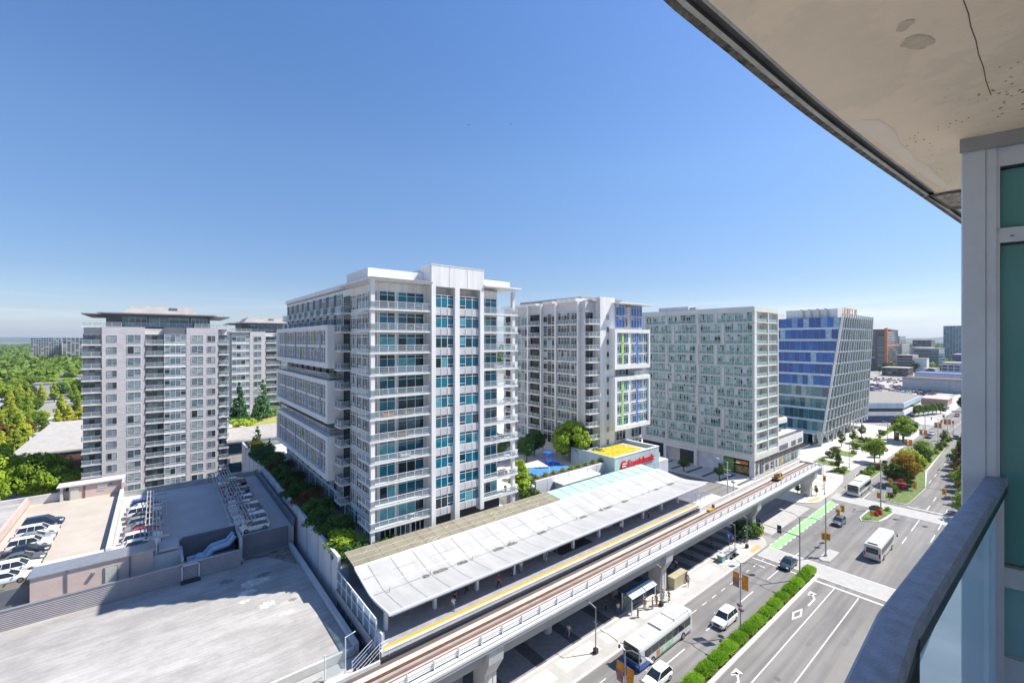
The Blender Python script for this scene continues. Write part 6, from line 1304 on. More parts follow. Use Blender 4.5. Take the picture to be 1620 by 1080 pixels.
# ---------------------------------------------------------------- trees and planting
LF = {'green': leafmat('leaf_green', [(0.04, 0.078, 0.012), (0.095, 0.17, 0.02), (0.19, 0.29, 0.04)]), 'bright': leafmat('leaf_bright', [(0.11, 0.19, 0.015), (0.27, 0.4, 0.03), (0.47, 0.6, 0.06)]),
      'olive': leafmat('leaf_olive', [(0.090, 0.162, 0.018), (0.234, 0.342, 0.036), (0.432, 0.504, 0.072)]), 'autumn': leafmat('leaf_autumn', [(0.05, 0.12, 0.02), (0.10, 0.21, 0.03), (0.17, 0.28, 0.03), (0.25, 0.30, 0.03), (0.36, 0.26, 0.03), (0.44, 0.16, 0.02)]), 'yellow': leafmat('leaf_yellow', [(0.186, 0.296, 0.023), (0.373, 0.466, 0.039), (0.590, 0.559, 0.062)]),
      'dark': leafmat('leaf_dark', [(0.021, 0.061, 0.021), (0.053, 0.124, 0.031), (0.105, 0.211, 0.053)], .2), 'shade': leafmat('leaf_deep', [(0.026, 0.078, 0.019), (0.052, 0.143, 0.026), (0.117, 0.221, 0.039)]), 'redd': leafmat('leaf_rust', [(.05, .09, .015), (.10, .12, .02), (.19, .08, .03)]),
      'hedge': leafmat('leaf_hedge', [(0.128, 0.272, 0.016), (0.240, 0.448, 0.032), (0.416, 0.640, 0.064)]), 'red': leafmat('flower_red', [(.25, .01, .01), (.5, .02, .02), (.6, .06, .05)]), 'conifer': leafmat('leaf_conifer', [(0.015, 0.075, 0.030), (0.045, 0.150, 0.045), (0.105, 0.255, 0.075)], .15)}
BARK = mat('bark', (.09, .07, .05), .9, .3, 3, bump=.5)
def leafcloud(rg, shape, n, size, clumps, cr, flat=.5):
    """clumps of leaf-sized quads spread through the crown volume; returns verts/faces"""
    cs = [shape(rg) for _ in range(clumps)]; V = np.empty((n*4, 3)); k = 0
    for i in range(n):
        c, r_ = cs[rg.randrange(clumps)]
        u = rg.gauss(0, 1), rg.gauss(0, 1), rg.gauss(0, 1); l = math.sqrt(sum(a*a for a in u)) or 1
        q = cr*r_*(.55+.45*rg.random()**.4); d = (u[0]/l, u[1]/l, u[2]/l*.75)
        p = Vector((c[0]+d[0]*q, c[1]+d[1]*q, c[2]+d[2]*q))
        nrm = Vector((d[0]+rg.gauss(0, .6), d[1]+rg.gauss(0, .6), abs(d[2])+flat+rg.gauss(0, .4))).normalized()
        a = nrm.cross(Vector((rg.gauss(0, 1), rg.gauss(0, 1), .3))).normalized(); b_ = nrm.cross(a); s_ = size*(.6+.8*rg.random()); a *= s_*.5; b_ *= s_*.36
        V[k] = p-a; V[k+1] = p+b_*.9; V[k+2] = p+a; V[k+3] = p-b_*.9; k += 4
    return V
def crown_mesh(name, V, m):
    me = bpy.data.meshes.new(name); n = len(V)//4
    me.vertices.add(len(V)); me.vertices.foreach_set('co', V.astype(np.float32).ravel()); me.loops.add(len(V)); me.loops.foreach_set('vertex_index', np.arange(len(V), dtype=np.int32))
    me.polygons.add(n); me.polygons.foreach_set('loop_start', np.arange(0, len(V), 4, dtype=np.int32)); me.polygons.foreach_set('loop_total', np.full(n, 4, dtype=np.int32)); me.materials.append(m); me.update(calc_edges=True); return me
def trunk_mesh(rg, h, r_, ht, spread, nl=6):
    m = MB(); m.tube([(0, 0, -.1), (.03*h*rg.uniform(-1, 1), .02*h, h*.35), (0, 0, h*ht)], [r_, r_*.7, r_*.25], BARK, 7)
    for i in range(nl):
        a = 6.283*i/nl+rg.random(); z_ = h*(.25+.4*i/nl)*ht/.8; m.tube([(0, 0, z_), (math.cos(a)*spread*.4, math.sin(a)*spread*.4, z_+h*.12), (math.cos(a)*spread*.75, math.sin(a)*spread*.75, z_+h*.2)], [r_*.45, r_*.3, r_*.1], BARK, 5)
    return m.mesh('trunk')
def sh_round(h, w_, z0):
    def f(rg):
        while 1:
            x, y, z_ = rg.uniform(-1, 1), rg.uniform(-1, 1), rg.uniform(-1, 1)
            if .25 < x*x+y*y+z_*z_ < 1: break
        k = 1-.35*max(0, z_); return ((x*w_*.40*k, y*w_*.40*k, z0+(h-z0)*(.5+.40*z_)), rg.uniform(.7, 1.2))
    return f
def sh_col(h, w_, z0):
    def f(rg):
        t_ = rg.random(); r_ = math.sin(min(1, t_*1.15+.12)*math.pi)**.6*w_*.33*rg.random()**.5; a = rg.random()*6.283; return ((r_*math.cos(a), r_*math.sin(a), z0+(h-z0)*(.06+t_*.88)), rg.uniform(.7, 1.1)*(1.15-.6*t_))
    return f
def sh_con(h, w_, z0):
    def f(rg):
        t_ = rg.random()**1.4; r_ = (1-t_)*w_*.46*(.5+.5*rg.random()); a = rg.random()*6.283; return ((r_*math.cos(a), r_*math.sin(a), z0+(h-z0)*t_*.98), rg.uniform(.5, .9)*(1.1-t_*.8))
    return f
TP = {}
def tree_proto(key, kind, h, w_, n, size, clumps, cr, leaf, trunk=True, z0=None, seed=1):
    rg = random.Random(seed); z0 = h*.22 if z0 is None else z0; sh = {'round': sh_round, 'col': sh_col, 'con': sh_con}[kind](h, w_, z0)
    TP[key] = (crown_mesh('crown', leafcloud(rg, sh, n, size, clumps, cr), LF[leaf]), trunk_mesh(rg, h, max(.05, h*.022), .72 if kind != 'con' else .95, w_*.4, 6 if kind == 'round' else 3) if trunk else None)
tree_proto('r1', 'round', 9, 7.5, 5200, .50, 44, 1.25, 'green', seed=1); tree_proto('r2', 'round', 9, 8, 5200, .50, 50, 1.15, 'green', seed=2); tree_proto('r3', 'round', 8, 6, 3200, .42, 30, 1.1, 'green', seed=3)
tree_proto('big', 'round', 14, 14, 15000, .55, 90, 1.45, 'bright', seed=4); tree_proto('c1', 'col', 12, 5.5, 4200, .55, 40, 1.2, 'olive', seed=5); tree_proto('c2', 'col', 11, 5, 3600, .5, 36, 1.1, 'olive', seed=6)
tree_proto('k1', 'con', 14, 7, 5200, .55, 120, 1.0, 'conifer', z0=1.0, seed=7); tree_proto('small', 'round', 5, 2.8, 1300, .30, 16, .55, 'green', seed=8); tree_proto('cone', 'col', 5.5, 2.6, 1400, .32, 24, .5, 'green', z0=1.4, seed=9)
tree_proto('bush', 'round', 2.2, 3.2, 1500, .26, 16, .6, 'green', trunk=False, z0=.0, seed=10); tree_proto('bush2', 'round', 1.2, 2.0, 700, .22, 10, .4, 'green', trunk=False, z0=0, seed=12)
leafname = {'green': 'leaf_green', 'bright': 'leaf_bright', 'olive': 'leaf_olive', 'conifer': 'leaf_conifer'}
def tree(name, key, x, y, z_, leaf, label, cat='tree', group=None, sc=1, sz=None, rz=None):
    me, tr = TP[key]; s_ = (sc, sc, sz or sc) if not isinstance(sc, tuple) else sc; rz = rnd.random()*6.28 if rz is None else rz
    if tr is None:
        o = link(name, me, None, (x, y, z_), rz); o.scale = s_; tag(o, label, cat, group); c_ = o
    else:
        o = thing(name, label, cat, (x, y, z_), rz, group); o.scale = s_; c_ = link('crown', me, o); link('trunk', tr, o)
    if c_.material_slots[0].material != LF[leaf]: c_.material_slots[0].link = 'OBJECT'; c_.material_slots[0].material = LF[leaf]
    return o
# median hedge: bright grass-like shrubs
rg = random.Random(21)
def hedge_proto(seed):
    rg = random.Random(seed); n = 2600; V = np.empty((n*4, 3))
    for i in range(n):
        x = rg.uniform(-1.42, 1.42); y = rg.uniform(-.8, .8)*(1-.25*(abs(x)/1.42)**4+.18*noise.noise((x*2, seed, 0))); ed = (1-(abs(x)/1.48)**3)*(1-(abs(y)/.86)**2.5); top = .35+.62*max(0, ed)+.1*noise.noise((x*1.5+seed, y*2, 0)); z_ = top*(.45+.55*rg.random()**.5)
        d = Vector((rg.gauss(0, .75), rg.gauss(0, .75), 1)).normalized(); sd = d.cross(Vector((rg.gauss(0, 1), rg.gauss(0, 1), 0))).normalized(); L_ = rg.uniform(.18, .42); p = Vector((x, y, z_)); V[i*4] = p-sd*.035; V[i*4+1] = p+sd*.035; V[i*4+2] = p+d*L_+sd*.02; V[i*4+3] = p+d*L_-sd*.02
    return crown_mesh('hedge_shrub', V, LF['hedge'])
HP = [hedge_proto(s_) for s_ in (1, 2, 3)]
for k in range(22):
    x = 24.5+k*2.95; o = link('hedge_shrub', HP[k % 3], None, (x, 26.15+rg.uniform(-.06, .06), .15), rg.choice((0, PI))+rg.uniform(-.06, .06)); o.scale = (1, 1, rg.uniform(.9, 1.15)); tag(o, 'bright green clipped shrub in the row along the median', 'shrub', 'median hedge shrubs')
# roadside trees left of the grey tower
big_lab = 'large bright green tree crown behind the white roof at the far left'
for (x, y, s_) in ((-29, 150, 1.25), (-20.5, 147, 1.05), (-38, 158, 1.2), (-30, 140, .95)): tree('broadleaf_tree', 'big', x, y, 0, 'bright', big_lab, group='large bright trees at the left', sc=s_)
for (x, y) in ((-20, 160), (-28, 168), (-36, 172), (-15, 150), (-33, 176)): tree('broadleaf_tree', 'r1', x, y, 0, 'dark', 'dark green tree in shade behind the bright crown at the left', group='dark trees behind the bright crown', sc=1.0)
rg = random.Random(5)
for i in range(96):
    y = 186+i*2.4+rg.uniform(-4, 4); side = rg.choice((-1, -1, 1, 0)); x = -rg.uniform(.088, .180)*y
    col_ = rg.random(); key = rg.choice(('c1', 'c2', 'c1', 'r1')); lf = 'olive' if col_ < .32 else 'yellow' if col_ < .70 else 'redd' if col_ < .80 else 'green'
    if -36 < x and y < 262: x = -37-rg.uniform(0, .04)*y
    if abs(x+.14*y) < 3.5 and rg.random() < .6: x -= 6
    tree('street_tree', key, x, y, 0, lf, {'olive': 'olive green upright tree in the mass left of the grey tower', 'yellow': 'yellow-green upright tree in the mass left of the grey tower', 'redd': 'rust-tinged upright tree in the mass left of the grey tower', 'green': 'green upright tree in the mass left of the grey tower'}[lf], group={'olive': 'olive', 'yellow': 'yellow-green', 'redd': 'rust-tinged', 'green': 'green'}[lf]+' trees left of the grey tower', sc=rg.uniform(.8, 1.1))
for i in range(70):
    y = rg.uniform(425, 820); x = -rg.uniform(.075, .19)*y; tree('broadleaf_tree', rg.choice(('r1', 'r2')), x, y, 0, rg.choice(('dark', 'green', 'olive', 'bright')), 'round green tree in the distant grove at the left', group='distant grove at the left', sc=rg.uniform(1.0, 1.6))
# garden trees on the podium wall
for i in range(15):
    y = 61.5+i*4.9; lf = ['bright', 'shade', 'shade', 'shade', 'redd', 'shade', 'redd', 'dark', 'shade', 'redd', 'shade', 'shade', 'dark', 'shade', 'redd'][i]
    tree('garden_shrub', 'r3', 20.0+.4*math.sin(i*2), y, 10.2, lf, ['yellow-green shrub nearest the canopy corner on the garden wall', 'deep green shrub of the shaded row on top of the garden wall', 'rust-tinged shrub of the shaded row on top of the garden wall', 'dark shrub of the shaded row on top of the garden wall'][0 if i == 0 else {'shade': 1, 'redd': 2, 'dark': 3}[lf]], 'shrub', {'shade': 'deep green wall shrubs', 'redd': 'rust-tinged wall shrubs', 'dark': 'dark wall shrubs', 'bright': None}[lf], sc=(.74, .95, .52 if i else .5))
    if i % 2: tree('garden_shrub', 'r3', 22.4, y+1.5, 10.2, 'dark', 'dark shrub in the second row between the garden wall and the white tower', 'shrub', 'second row of garden shrubs', sc=(.5, .8, .42))
for (x, y, s_, lf, lb) in ((20.6, 58.6, 1.25, 'shade', 'round dark green shrub left of the bronze roof corner'), (22.6, 58.7, 1.1, 'green', 'green shrub right against the bronze roof corner'), (25.5, 58.9, 1.0, 'green', 'green shrub at the foot of the white tower corner column'), (19.4, 60.2, 1.2, 'shade', 'dense shrub at the end of the garden wall')):
    tree('garden_shrub', 'bush', x, y, 10.5, lf, lb, 'shrub', sc=s_)
for (x, y, s_, lb) in ((20.6, 132, 1.0, 'dark feathery tree standing above the far end of the garden wall'), (22, 124, .7, 'smaller dark tree before the feathery tree on the garden wall')): tree('garden_tree', 'k1', x, y, 10.5, 'dark', lb, sc=(s_*.62, s_*.62, s_*.5))
for (x, y, s_, lb) in ((22.0, 176, .98, 'left conifer beside the grey tower in the roof garden'), (29.5, 178, 1.0, 'right conifer beside the grey tower in the roof garden'), (26, 170, .6, 'small conifer between the two tall ones in the roof garden')): tree('conifer', 'k1', x, y, 12.2, 'conifer', lb, sc=s_)
for (x, y) in ((20, 163), (22.5, 161), (36, 182), (40, 181), (44, 183), (33, 180)): tree('garden_shrub', 'bush', x, y, 12.2, 'bright', 'bright shrub in the roof garden behind the annex', 'shrub', 'bright roof garden shrubs', sc=1.6)
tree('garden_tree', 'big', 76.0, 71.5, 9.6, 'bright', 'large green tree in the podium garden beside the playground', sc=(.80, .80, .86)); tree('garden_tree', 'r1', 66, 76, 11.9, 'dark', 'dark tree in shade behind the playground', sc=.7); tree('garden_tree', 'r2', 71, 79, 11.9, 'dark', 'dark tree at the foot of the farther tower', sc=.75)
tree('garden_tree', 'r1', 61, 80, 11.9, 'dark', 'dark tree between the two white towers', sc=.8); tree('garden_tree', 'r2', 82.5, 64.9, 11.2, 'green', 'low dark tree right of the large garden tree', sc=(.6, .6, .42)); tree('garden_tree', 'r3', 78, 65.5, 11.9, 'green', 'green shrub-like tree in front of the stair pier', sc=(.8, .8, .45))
tree('garden_tree', 'c1', 52.6, 62.2, 10.5, 'bright', 'bright yellow-green columnar tree against the white tower edge', sc=(.9, .9, .62)); tree('garden_tree', 'c2', 56.5, 68, 11.9, 'bright', 'small bright columnar tree behind the sail shade', sc=(.7, .7, .36)); tree('garden_shrub', 'bush', 52.3, 59.2, 10.5, 'green', 'green shrub at the foot of the bright columnar tree', 'shrub', sc=1.4)
for k in range(9): tree('planter_bush', 'bush2', 55.5+k*2.3, 61.0, 14.05, 'olive', 'low olive plant in the strip on top of the podium wall', 'plant', 'plants on the podium wall', sc=.7)
pg_ = thing('playground', 'blue playground climbing frame with slide in the podium garden', 'playground', (68, 69.5, 11.96), keep=True)
PB = mat('play_blue_plastic', (.02, .12, .55), .4, .1)
part('climbing_tower', pg_, lambda m: [m.tube([(66.8+a, 69.8+b_, 11.9), (66.8+a, 69.8+b_, 15)], .09, PB, 6) for a in (0, 1.3) for b_ in (0, 1.3)]+[m.box(66.8, 69.8, 13.2, 68.1, 71.1, 13.35, PB), m.box(66.6, 69.6, 15, 68.3, 71.3, 15.2, PB)])
part('slide', pg_, lambda m: m.add([(68.1, 70.0, 13.3), (68.1, 70.8, 13.3), (70.6, 70.8, 12.1), (70.6, 70.0, 12.1), (68.1, 70.0, 13.6), (70.6, 70.0, 12.4)], [(0, 1, 2, 3), (0, 3, 5, 4)], PB))
tag(mp(lambda m: (m.add([(57.5, 66, 14.6), (62.5, 65, 14.1), (63, 69, 14.5), (58, 70, 14.0), (57.5, 66, 14.55), (62.5, 65, 14.05), (63, 69, 14.45), (58, 70, 13.95)], [(0, 1, 2, 3), (7, 6, 5, 4)], mat('sail_cream', (.62, .56, .45), .7)), m.tube([(62.5, 65, 11.9), (62.5, 65, 14.1)], .08, WHITE, 6), m.tube([(57.5, 66, 11.9), (57.5, 66, 14.6)], .08, WHITE, 6), m.tube([(63, 69, 11.9), (63, 69, 14.5)], .08, WHITE, 6), m.tube([(58, 70, 11.9), (58, 70, 14)], .08, WHITE, 6))).build('sail_shade', loc=(60, 67, 11.9)), 'cream sail shade on four posts beside the blue playground', 'sail shade')
# under the guideway and around the junction
for (x, y, s_, lf, lb) in ((94.0, 39.3, 1.5, 'green', 'rounded green shrub round the guideway pier at the junction corner'), (92.0, 39.7, 1.6, 'dark', 'dark shrub beside the guideway pier at the junction corner'), (95.3, 38.4, 1.3, 'bright', 'bright shrub at the kerb side of the guideway pier')): tree('round_shrub', 'bush', x, y, .13, lf, lb, 'shrub', sc=s_)
tree('garden_tree', 'small', 128.9, 41.6, .13, 'dark', 'small dark tree left of the last guideway pier', sc=.7); tree('garden_tree', 'small', 131.7, 38.2, .13, 'green', 'small slim tree right of the last guideway pier', sc=(.4, .4, .6))
for (x, y, lb) in ((124.5, 70.5, 'small street tree before the white portal'), (125.2, 60.0, 'small street tree before the green poster')): tree('street_tree', 'small', x, y, .13, 'green', lb, sc=(1.35, 1.35, 1.05))
PLT = mat('planter_concrete', (.50, .48, .44), .8)
pl = [(170.6, 47.9, 'bush2'), (168, 44.5, 'bush2'), (161, 41.1, 'cone'), (209.7, 48.7, 'small'), (198.8, 49.7, 'small'), (225.1, 49.3, 'small'), (238.0, 45.2, 'bush'), (186, 48.2, 'bush'), (178, 47.5, 'bush'), (215, 46.5, 'bush'), (200, 45.5, 'bush'), (190, 44, 'bush2')]
posn = ['nearest the retail podium corner', 'in front of the retail podium corner', 'cone-shaped one beside the kerb', 'second along the fins', 'first along the fins', 'third along the fins', 'farthest on the plaza', 'beside the office lobby', 'beside the retail podium end', 'far middle of the plaza', 'middle of the plaza', 'near middle of the plaza']
for (x, y, k), pz in zip(pl, posn): tree('plaza_plant', k, x, y, .13, 'green' if k != 'bush2' else 'olive', 'plaza planting, %s' % pz, 'plant', sc=1.15)
struct('plaza_beds', MB().prism([(158, 38.8), (165, 38.8), (165, 42.5), (158, 43)], .13, .3, KERB, GRASS).prism([(166, 43), (173, 43), (173, 49.5), (167, 49.5)], .13, .25, KERB, GRASS).prism([(184, 43), (192, 43), (192, 49), (184, 49)], .13, .25, KERB, GRASS).prism([(205, 45), (222, 45), (222, 50), (205, 50)], .13, .25, KERB, GRASS).prism([(232, 44), (262, 44), (262, 46.5), (232, 46.5)], .13, .25, KERB, GRASS))
for i in range(9): tree('low_shrub', 'bush2', 158.8+rg.random()*5.8, 39.3+rg.random()*3, .3, rg.choice(('olive', 'green', 'redd')), 'low shrub in the plaza bed by the conical tree', 'shrub', 'shrubs in the near plaza bed', sc=.9)
for (x, y, k, s_, lf, lb) in ((182.5, 36.6, 'r1', .95, 'olive', 'large green kerbside tree on the plaza, nearer one'), (192, 37.2, 'c1', .6, 'dark', 'slim dark tree right behind the nearer large plaza tree'), (225, 36.5, 'r2', 1.1, 'bright', 'large green kerbside tree on the plaza, farther left'), (232, 37.5, 'r1', 1.15, 'green', 'large green kerbside tree on the plaza, farther right'),
        (160, 25.2, 'r2', 1.0, 'autumn', 'wide red and green leaved tree on the median, nearer one'), (168, 26, 'r1', 1.0, 'yellow', 'yellow-green leaved tree on the median, behind the nearest'), (156.5, 27.3, 'r2', .72, 'green', 'green leaved tree growing into the red and green one on the median'), (152.5, 25.0, 'small', .75, 'red', 'small red shrub-tree on the median tip'), (178, 27, 'c2', .6, 'dark', 'slim dark conifer-like tree on the median'),
        (190, 26.6, 'r3', .9, 'green', 'green tree on the far part of the median'), (200, 27.2, 'r3', .85, 'bright', 'green tree beside the far banner lamp on the median'), (236, 26.4, 'small', 1.2, 'green', 'small green tree on the narrow far median')): tree('street_tree', k, x, y, .15, lf, lb, sc=s_)
for i in range(26): x = 145+i*4.0; tree('low_shrub', 'bush2', x, 25.4+rg.uniform(-1.2, 1.2)+(x-145)*.012, .17, rg.choice(('bright', 'olive', 'green', 'redd')), 'low planting along the tree-lined median', 'shrub', 'low shrubs of the tree median', sc=rg.uniform(.9, 1.5))
for i in range(12): x = 158+i*2.1; tree('low_shrub', 'bush2', x, 34.6+rg.uniform(-.8, .8), .17, rg.choice(('bright', 'redd', 'green')), 'low planting in the bed behind the waiting bus', 'shrub', 'low shrubs behind the waiting bus', sc=rg.uniform(.9, 1.4))
for (x, y, lf, s_) in ((127, 25.3, 'red', .75), (128.6, 25.0, 'red', .8), (130, 25.4, 'red', .7), (131.8, 25.8, 'green', .9), (133, 24.4, 'hedge', .8), (131, 26.4, 'shade', .9)): tree('flower_bed' if lf == 'red' else 'low_shrub', 'bush2', x, y, .17, lf, 'red flower clump on the small island' if lf == 'red' else 'green clump behind the red flowers on the small island', 'flowers' if lf == 'red' else 'shrub', 'red flowers on the island' if lf == 'red' else 'green clumps on the island', sc=s_)
for i in range(17):
    x = 140+i*6.4; yt = 12.2+max(0, min(1, (x-146)/50))*6.6; tree('street_tree', 'c2' if i % 2 else 'r3', x, yt+rg.uniform(-.4, .4), .13, rg.choice(('olive', 'green', 'yellow', 'olive', 'redd')), 'roadside tree along the right-hand kerb next to the balcony post', group='trees along the right-hand kerb', sc=rg.uniform(.72, .9))
    if i < 8: tree('low_shrub', 'bush', x+3, yt-.3, .13, rg.choice(('bright', 'olive')), 'shrub under the right-hand roadside trees', 'shrub', 'shrubs along the right-hand kerb', sc=1)
for i in range(7): tree('broadleaf_tree', 'r3', 308+i*4, 45.5-i*1.2, .13, 'green', 'bushy green tree beside the bank office', group='bushy trees beside the bank office', sc=.8)
tree('street_tree', 'c1', 352, 31.8, 0, 'green', 'tall upright tree beside the far road, by the orange barriers', sc=.9); tree('street_tree', 'c1', 420, 33, 0, 'green', 'tall upright tree farther along by the warehouse corner', sc=1.0)
# ---------------------------------------------------------------- far buildings
def simple(name, label, x0, y0, x1, y1, h, m, strips=(), face='S', roof=ROOFG, cat='building', cols=0, extra=None):
    t = thing(name, label, cat, (x0, y0, 0), keep=True)
    part('wall', t, lambda q: q.box(x0, y0, 0, x1, y1, h, m)); part('roof', t, lambda q: q.box(x0-.3, y0-.3, h, x1+.3, y1+.3, h+.5, roof))
    for (za, zb, g) in strips:
        if cols:
            def f(q):
                for k in range(cols): a = x0+(x1-x0)*(k+.12)/cols; b_ = x0+(x1-x0)*(k+.88)/cols; q.box(a, y0-.12, za, b_, y0, zb, g)
                nn = max(2, int(cols*(y1-y0)/(x1-x0)))
                for k in range(nn): a = y0+(y1-y0)*(k+.12)/nn; b_ = y0+(y1-y0)*(k+.88)/nn; q.box(x0-.12, a, za, x0, b_, zb, g)
        else:
            def f(q): q.box(x0+.5, y0-.12, za, x1-.5, y0, zb, g); q.box(x0-.12, y0+.5, za, x0, y1-.5, zb, g)
        part('window_band', t, f)
    if extra: extra(t)
    return t
BKB = mat('bank_pale_blue', (.45, .56, .66), .6)
bk = thing('bank_office', 'two-storey white and pale blue bank office with chamfered corner at the far junction', 'building', (284, 46, 0), keep=True)
bp = [(266, 60), (284, 46.2), (330, 46.5), (345, 62), (300, 90), (266, 90)]
part('wall', bk, lambda m: (m.prism(bp, 0, 3.2, mat('bank_glass', (.03, .08, .22), .1, .4, 1)), m.prism([(p[0]+(p[0]-305)*.02, p[1]+(p[1]-65)*.03) for p in bp], 3.2, 5.2, WHITE), m.prism(bp, 5.2, 6.8, SG), m.prism([(p[0]+(p[0]-305)*.02, p[1]+(p[1]-65)*.03) for p in bp], 6.8, 9.2, BKB)))
part('roof', bk, lambda m: m.prism(bp, 9.2, 9.4, mat('tan_roof', (.26, .24, .21), .9)))
BRB = mat('brown_brick', (.16, .12, .11), .8); ORG = mat('orange_stripe', (.66, .22, .06), .6)
gt = simple('striped_tower', 'brown mid-rise tower with an orange cross stripe beyond the car lots', 742, 137, 812, 168, 54, BRB, [(3+i*3.3, 5+i*3.3, G_PALE) for i in range(15)], cols=9)
part('orange_stripe', gt, lambda m: (m.box(740.8, 135.7, 6, 744, 138.6, 56, ORG), m.box(745, 135.9, 32, 813, 137, 33.6, ORG), m.box(745, 135.9, 54, 765, 137, 55, ORG)))
part('wing', gt, lambda m: m.box(748, 112, 0, 785, 128, 21, mat('wing_grey', (.34, .32, .30), .7)))
for k in range(5): part('window', gt, lambda m: m.box(747.8, 113, 3+k*3.6, 748, 127, 5+k*3.6, G_DARK))
simple('white_hall', 'plain white windowless hall beside the brown striped tower', 748, 99, 765, 110.5, 17, WHITE)
simple('grey_block', 'grey-blue office block behind the white hall', 850, 100, 900, 126, 28, mat('grey_blue_wall', (.26, .33, .38), .6), [(3+i*4, 5.6+i*4, G_TB) for i in range(6)])
simple('glass_tower', 'pale blue-green glass tower at the right edge of the skyline', 1050, 92, 1085, 118, 64, mat('pale_teal_wall', (.30, .42, .46), .4), [(3+i*3.6, 5.4+i*3.6, G_TB) for i in range(17)], cols=10)
simple('blue_office', 'dark blue banded low office in front of the glass tower', 900, 62, 960, 92, 19, mat('dark_blue_wall', (.03, .07, .16), .4), [(4+i*4, 6+i*4, G_BLUE) for i in range(4)])
simple('warehouse', 'long low white and grey warehouse behind the crowded car lot', 466, 38, 490, 76, 9.5, mat('warehouse_grey', (.42, .44, .46), .7), roof=mat('dark_roof', (.10, .09, .09), .9))
simple('blue_roof_store', 'long low store with a bright blue roof fascia behind the warehouse', 556, 34, 590, 82, 9, mat('store_white', (.5, .5, .5)), roof=mat('store_blue', (.05, .11, .35), .6))
simple('red_roof_shop', 'small shop with a dull red roof left of the car lots', 500, 108, 520, 122, 7, mat('store_white', (.5, .5, .5)), roof=mat('red_roof', (.30, .05, .06), .7)); simple('pink_kiosk', 'low salmon-walled building by the far road', 372, 40, 392, 52, 3.6, mat('salmon', (.50, .30, .24), .8), roof=mat('salmon_roof', (.55, .42, .36), .8))
for i, (x, y, w_, d, h, c_, lab) in enumerate(((700, 60, 40, 20, 14, CONCL, 'pale low block right of the white hall'), (640, 100, 30, 22, 9, BRB, 'low brown shop behind the far car lot'), (980, 160, 60, 30, 34, BEIGE, 'beige mid-rise behind the brown striped tower'), (1200, 200, 60, 30, 48, GREYP, 'grey mid-rise on the far skyline beside the brown tower'), (1300, 165, 50, 30, 40, BRB, 'brown mid-rise far behind the grey-blue office'), (690, 84, 30, 10, 7, WHITE, 'white shed among the far car lots'), (1150, 150, 70, 26, 26, WHITE, 'long white block on the wooded skyline'))):
    simple('mid_rise' if h > 20 else 'low_block', lab, x, y, x+w_, y+d, h, c_, [(2.5+k*3.4, 4.4+k*3.4, G_DARK) for k in range(int(h/3.6))], cols=8)
for i in range(26): x = 600+rg.uniform(0, 420); tree('broadleaf_tree', 'r1', x, x*rg.uniform(.07, .20), 0, rg.choice(('green', 'bright', 'dark')), 'round tree among the far blocks at the right', group='trees among the far right blocks', sc=rg.uniform(1, 1.5))
struct('car_lot_ground', MB().quad((300, 46.5, .02), (556, 46.5, .02), (556, 140, .02), (300, 140, .02), mat('lot_ground', (.42, .40, .37), .9)))
simple('distant_apartments', 'cream balconied apartment block in the distance at the far left, left part', -166, 1090, -130, 1105, 36, mat('cream_far', (.50, .48, .44), .7), [(4+i*3.4, 6.2+i*3.4, G_DARK) for i in range(12)], cols=12)
simple('distant_apartments', 'taller cream slab right of the distant balconied block at the far left', -127, 1080, -101, 1095, 37.5, mat('cream_far', (.50, .48, .44)), [(4+i*3.4, 6.2+i*3.4, G_DARK) for i in range(12)], cols=5)
simple('edge_tower', 'sliver of a pale tower cut by the left edge of the photo', -76, 248, -54.5, 268, 47, BEIGE, [(3+i*2.9, 4.8+i*2.9, G_PALE) for i in range(15)], cols=5)
simple('flat_roof_hall', 'low hall with a pale flat roof beside the trees left of the grey tower', -31, 178, -8, 242, 8, mat('hall_brick', (.16, .09, .07), .8), roof=mat('pale_hall_roof', (.42, .40, .37), .9))
struct('side_road', MB().quad((-40, 120, .01), (-28, 120, .01), (-96, 560, .01), (-112, 560, .01), mat('pale_road', (.42, .40, .38), .9)))
for i in range(12): y = 200+i*16; o = link('parked_car', TC[rc.choice(['white', 'white', 'silver', 'grey'])], None, (-.14*y+rc.uniform(-2.5, 2.5), y, .02), PI/2+.16); tag(o, 'pale car on the side road seen between the trees at the left', 'car', 'cars on the left side road')
for i in range(6): simple('house', 'pale house among the trees at the far left', -.15*(450+i*40)+(i*7 % 5)*6, 450+i*40, -.15*(450+i*40)+12+(i*7 % 5)*6, 462+i*40, 9, WHITE if i % 2 else CONCL, roof=mat('house_roof', (.30, .29, .28), .8), cat='house')['group'] = 'houses at the far left'
# forest and hills
rg = random.Random(31)
def forest(name, n, ang, r0, r1, q, size, leaf, hgt):
    V = []
    for i in range(n):
        a = rg.uniform(*ang); r_ = r0*(r1/r0)**rg.random(); cx = r_*math.cos(a); cy = r_*math.sin(a); hh = rg.uniform(.7, 1.2)*hgt; s0 = size*(1+r_/2500)
        for k in range(q):
            t_ = rg.random(); w_ = hh*.42*math.sin(math.pi*(.15+.8*t_)); b_ = rg.random()*6.283; p = Vector((cx+w_*math.cos(b_), cy+w_*math.sin(b_), hh*(.1+.9*t_))); nrm = Vector((math.cos(b_), math.sin(b_), .8+rg.gauss(0, .4))).normalized(); a_ = nrm.cross(Vector((rg.gauss(0, 1), rg.gauss(0, 1), .2))).normalized(); c_ = nrm.cross(a_)*s0*.45; a_ *= s0*.5
            V += [p-a_, p+c_, p+a_, p-c_]
    return tag(link(name, crown_mesh(name, np.array([tuple(v) for v in V]), LF[leaf])), 'distant woodland stretching to the horizon', 'woodland', kind='stuff')
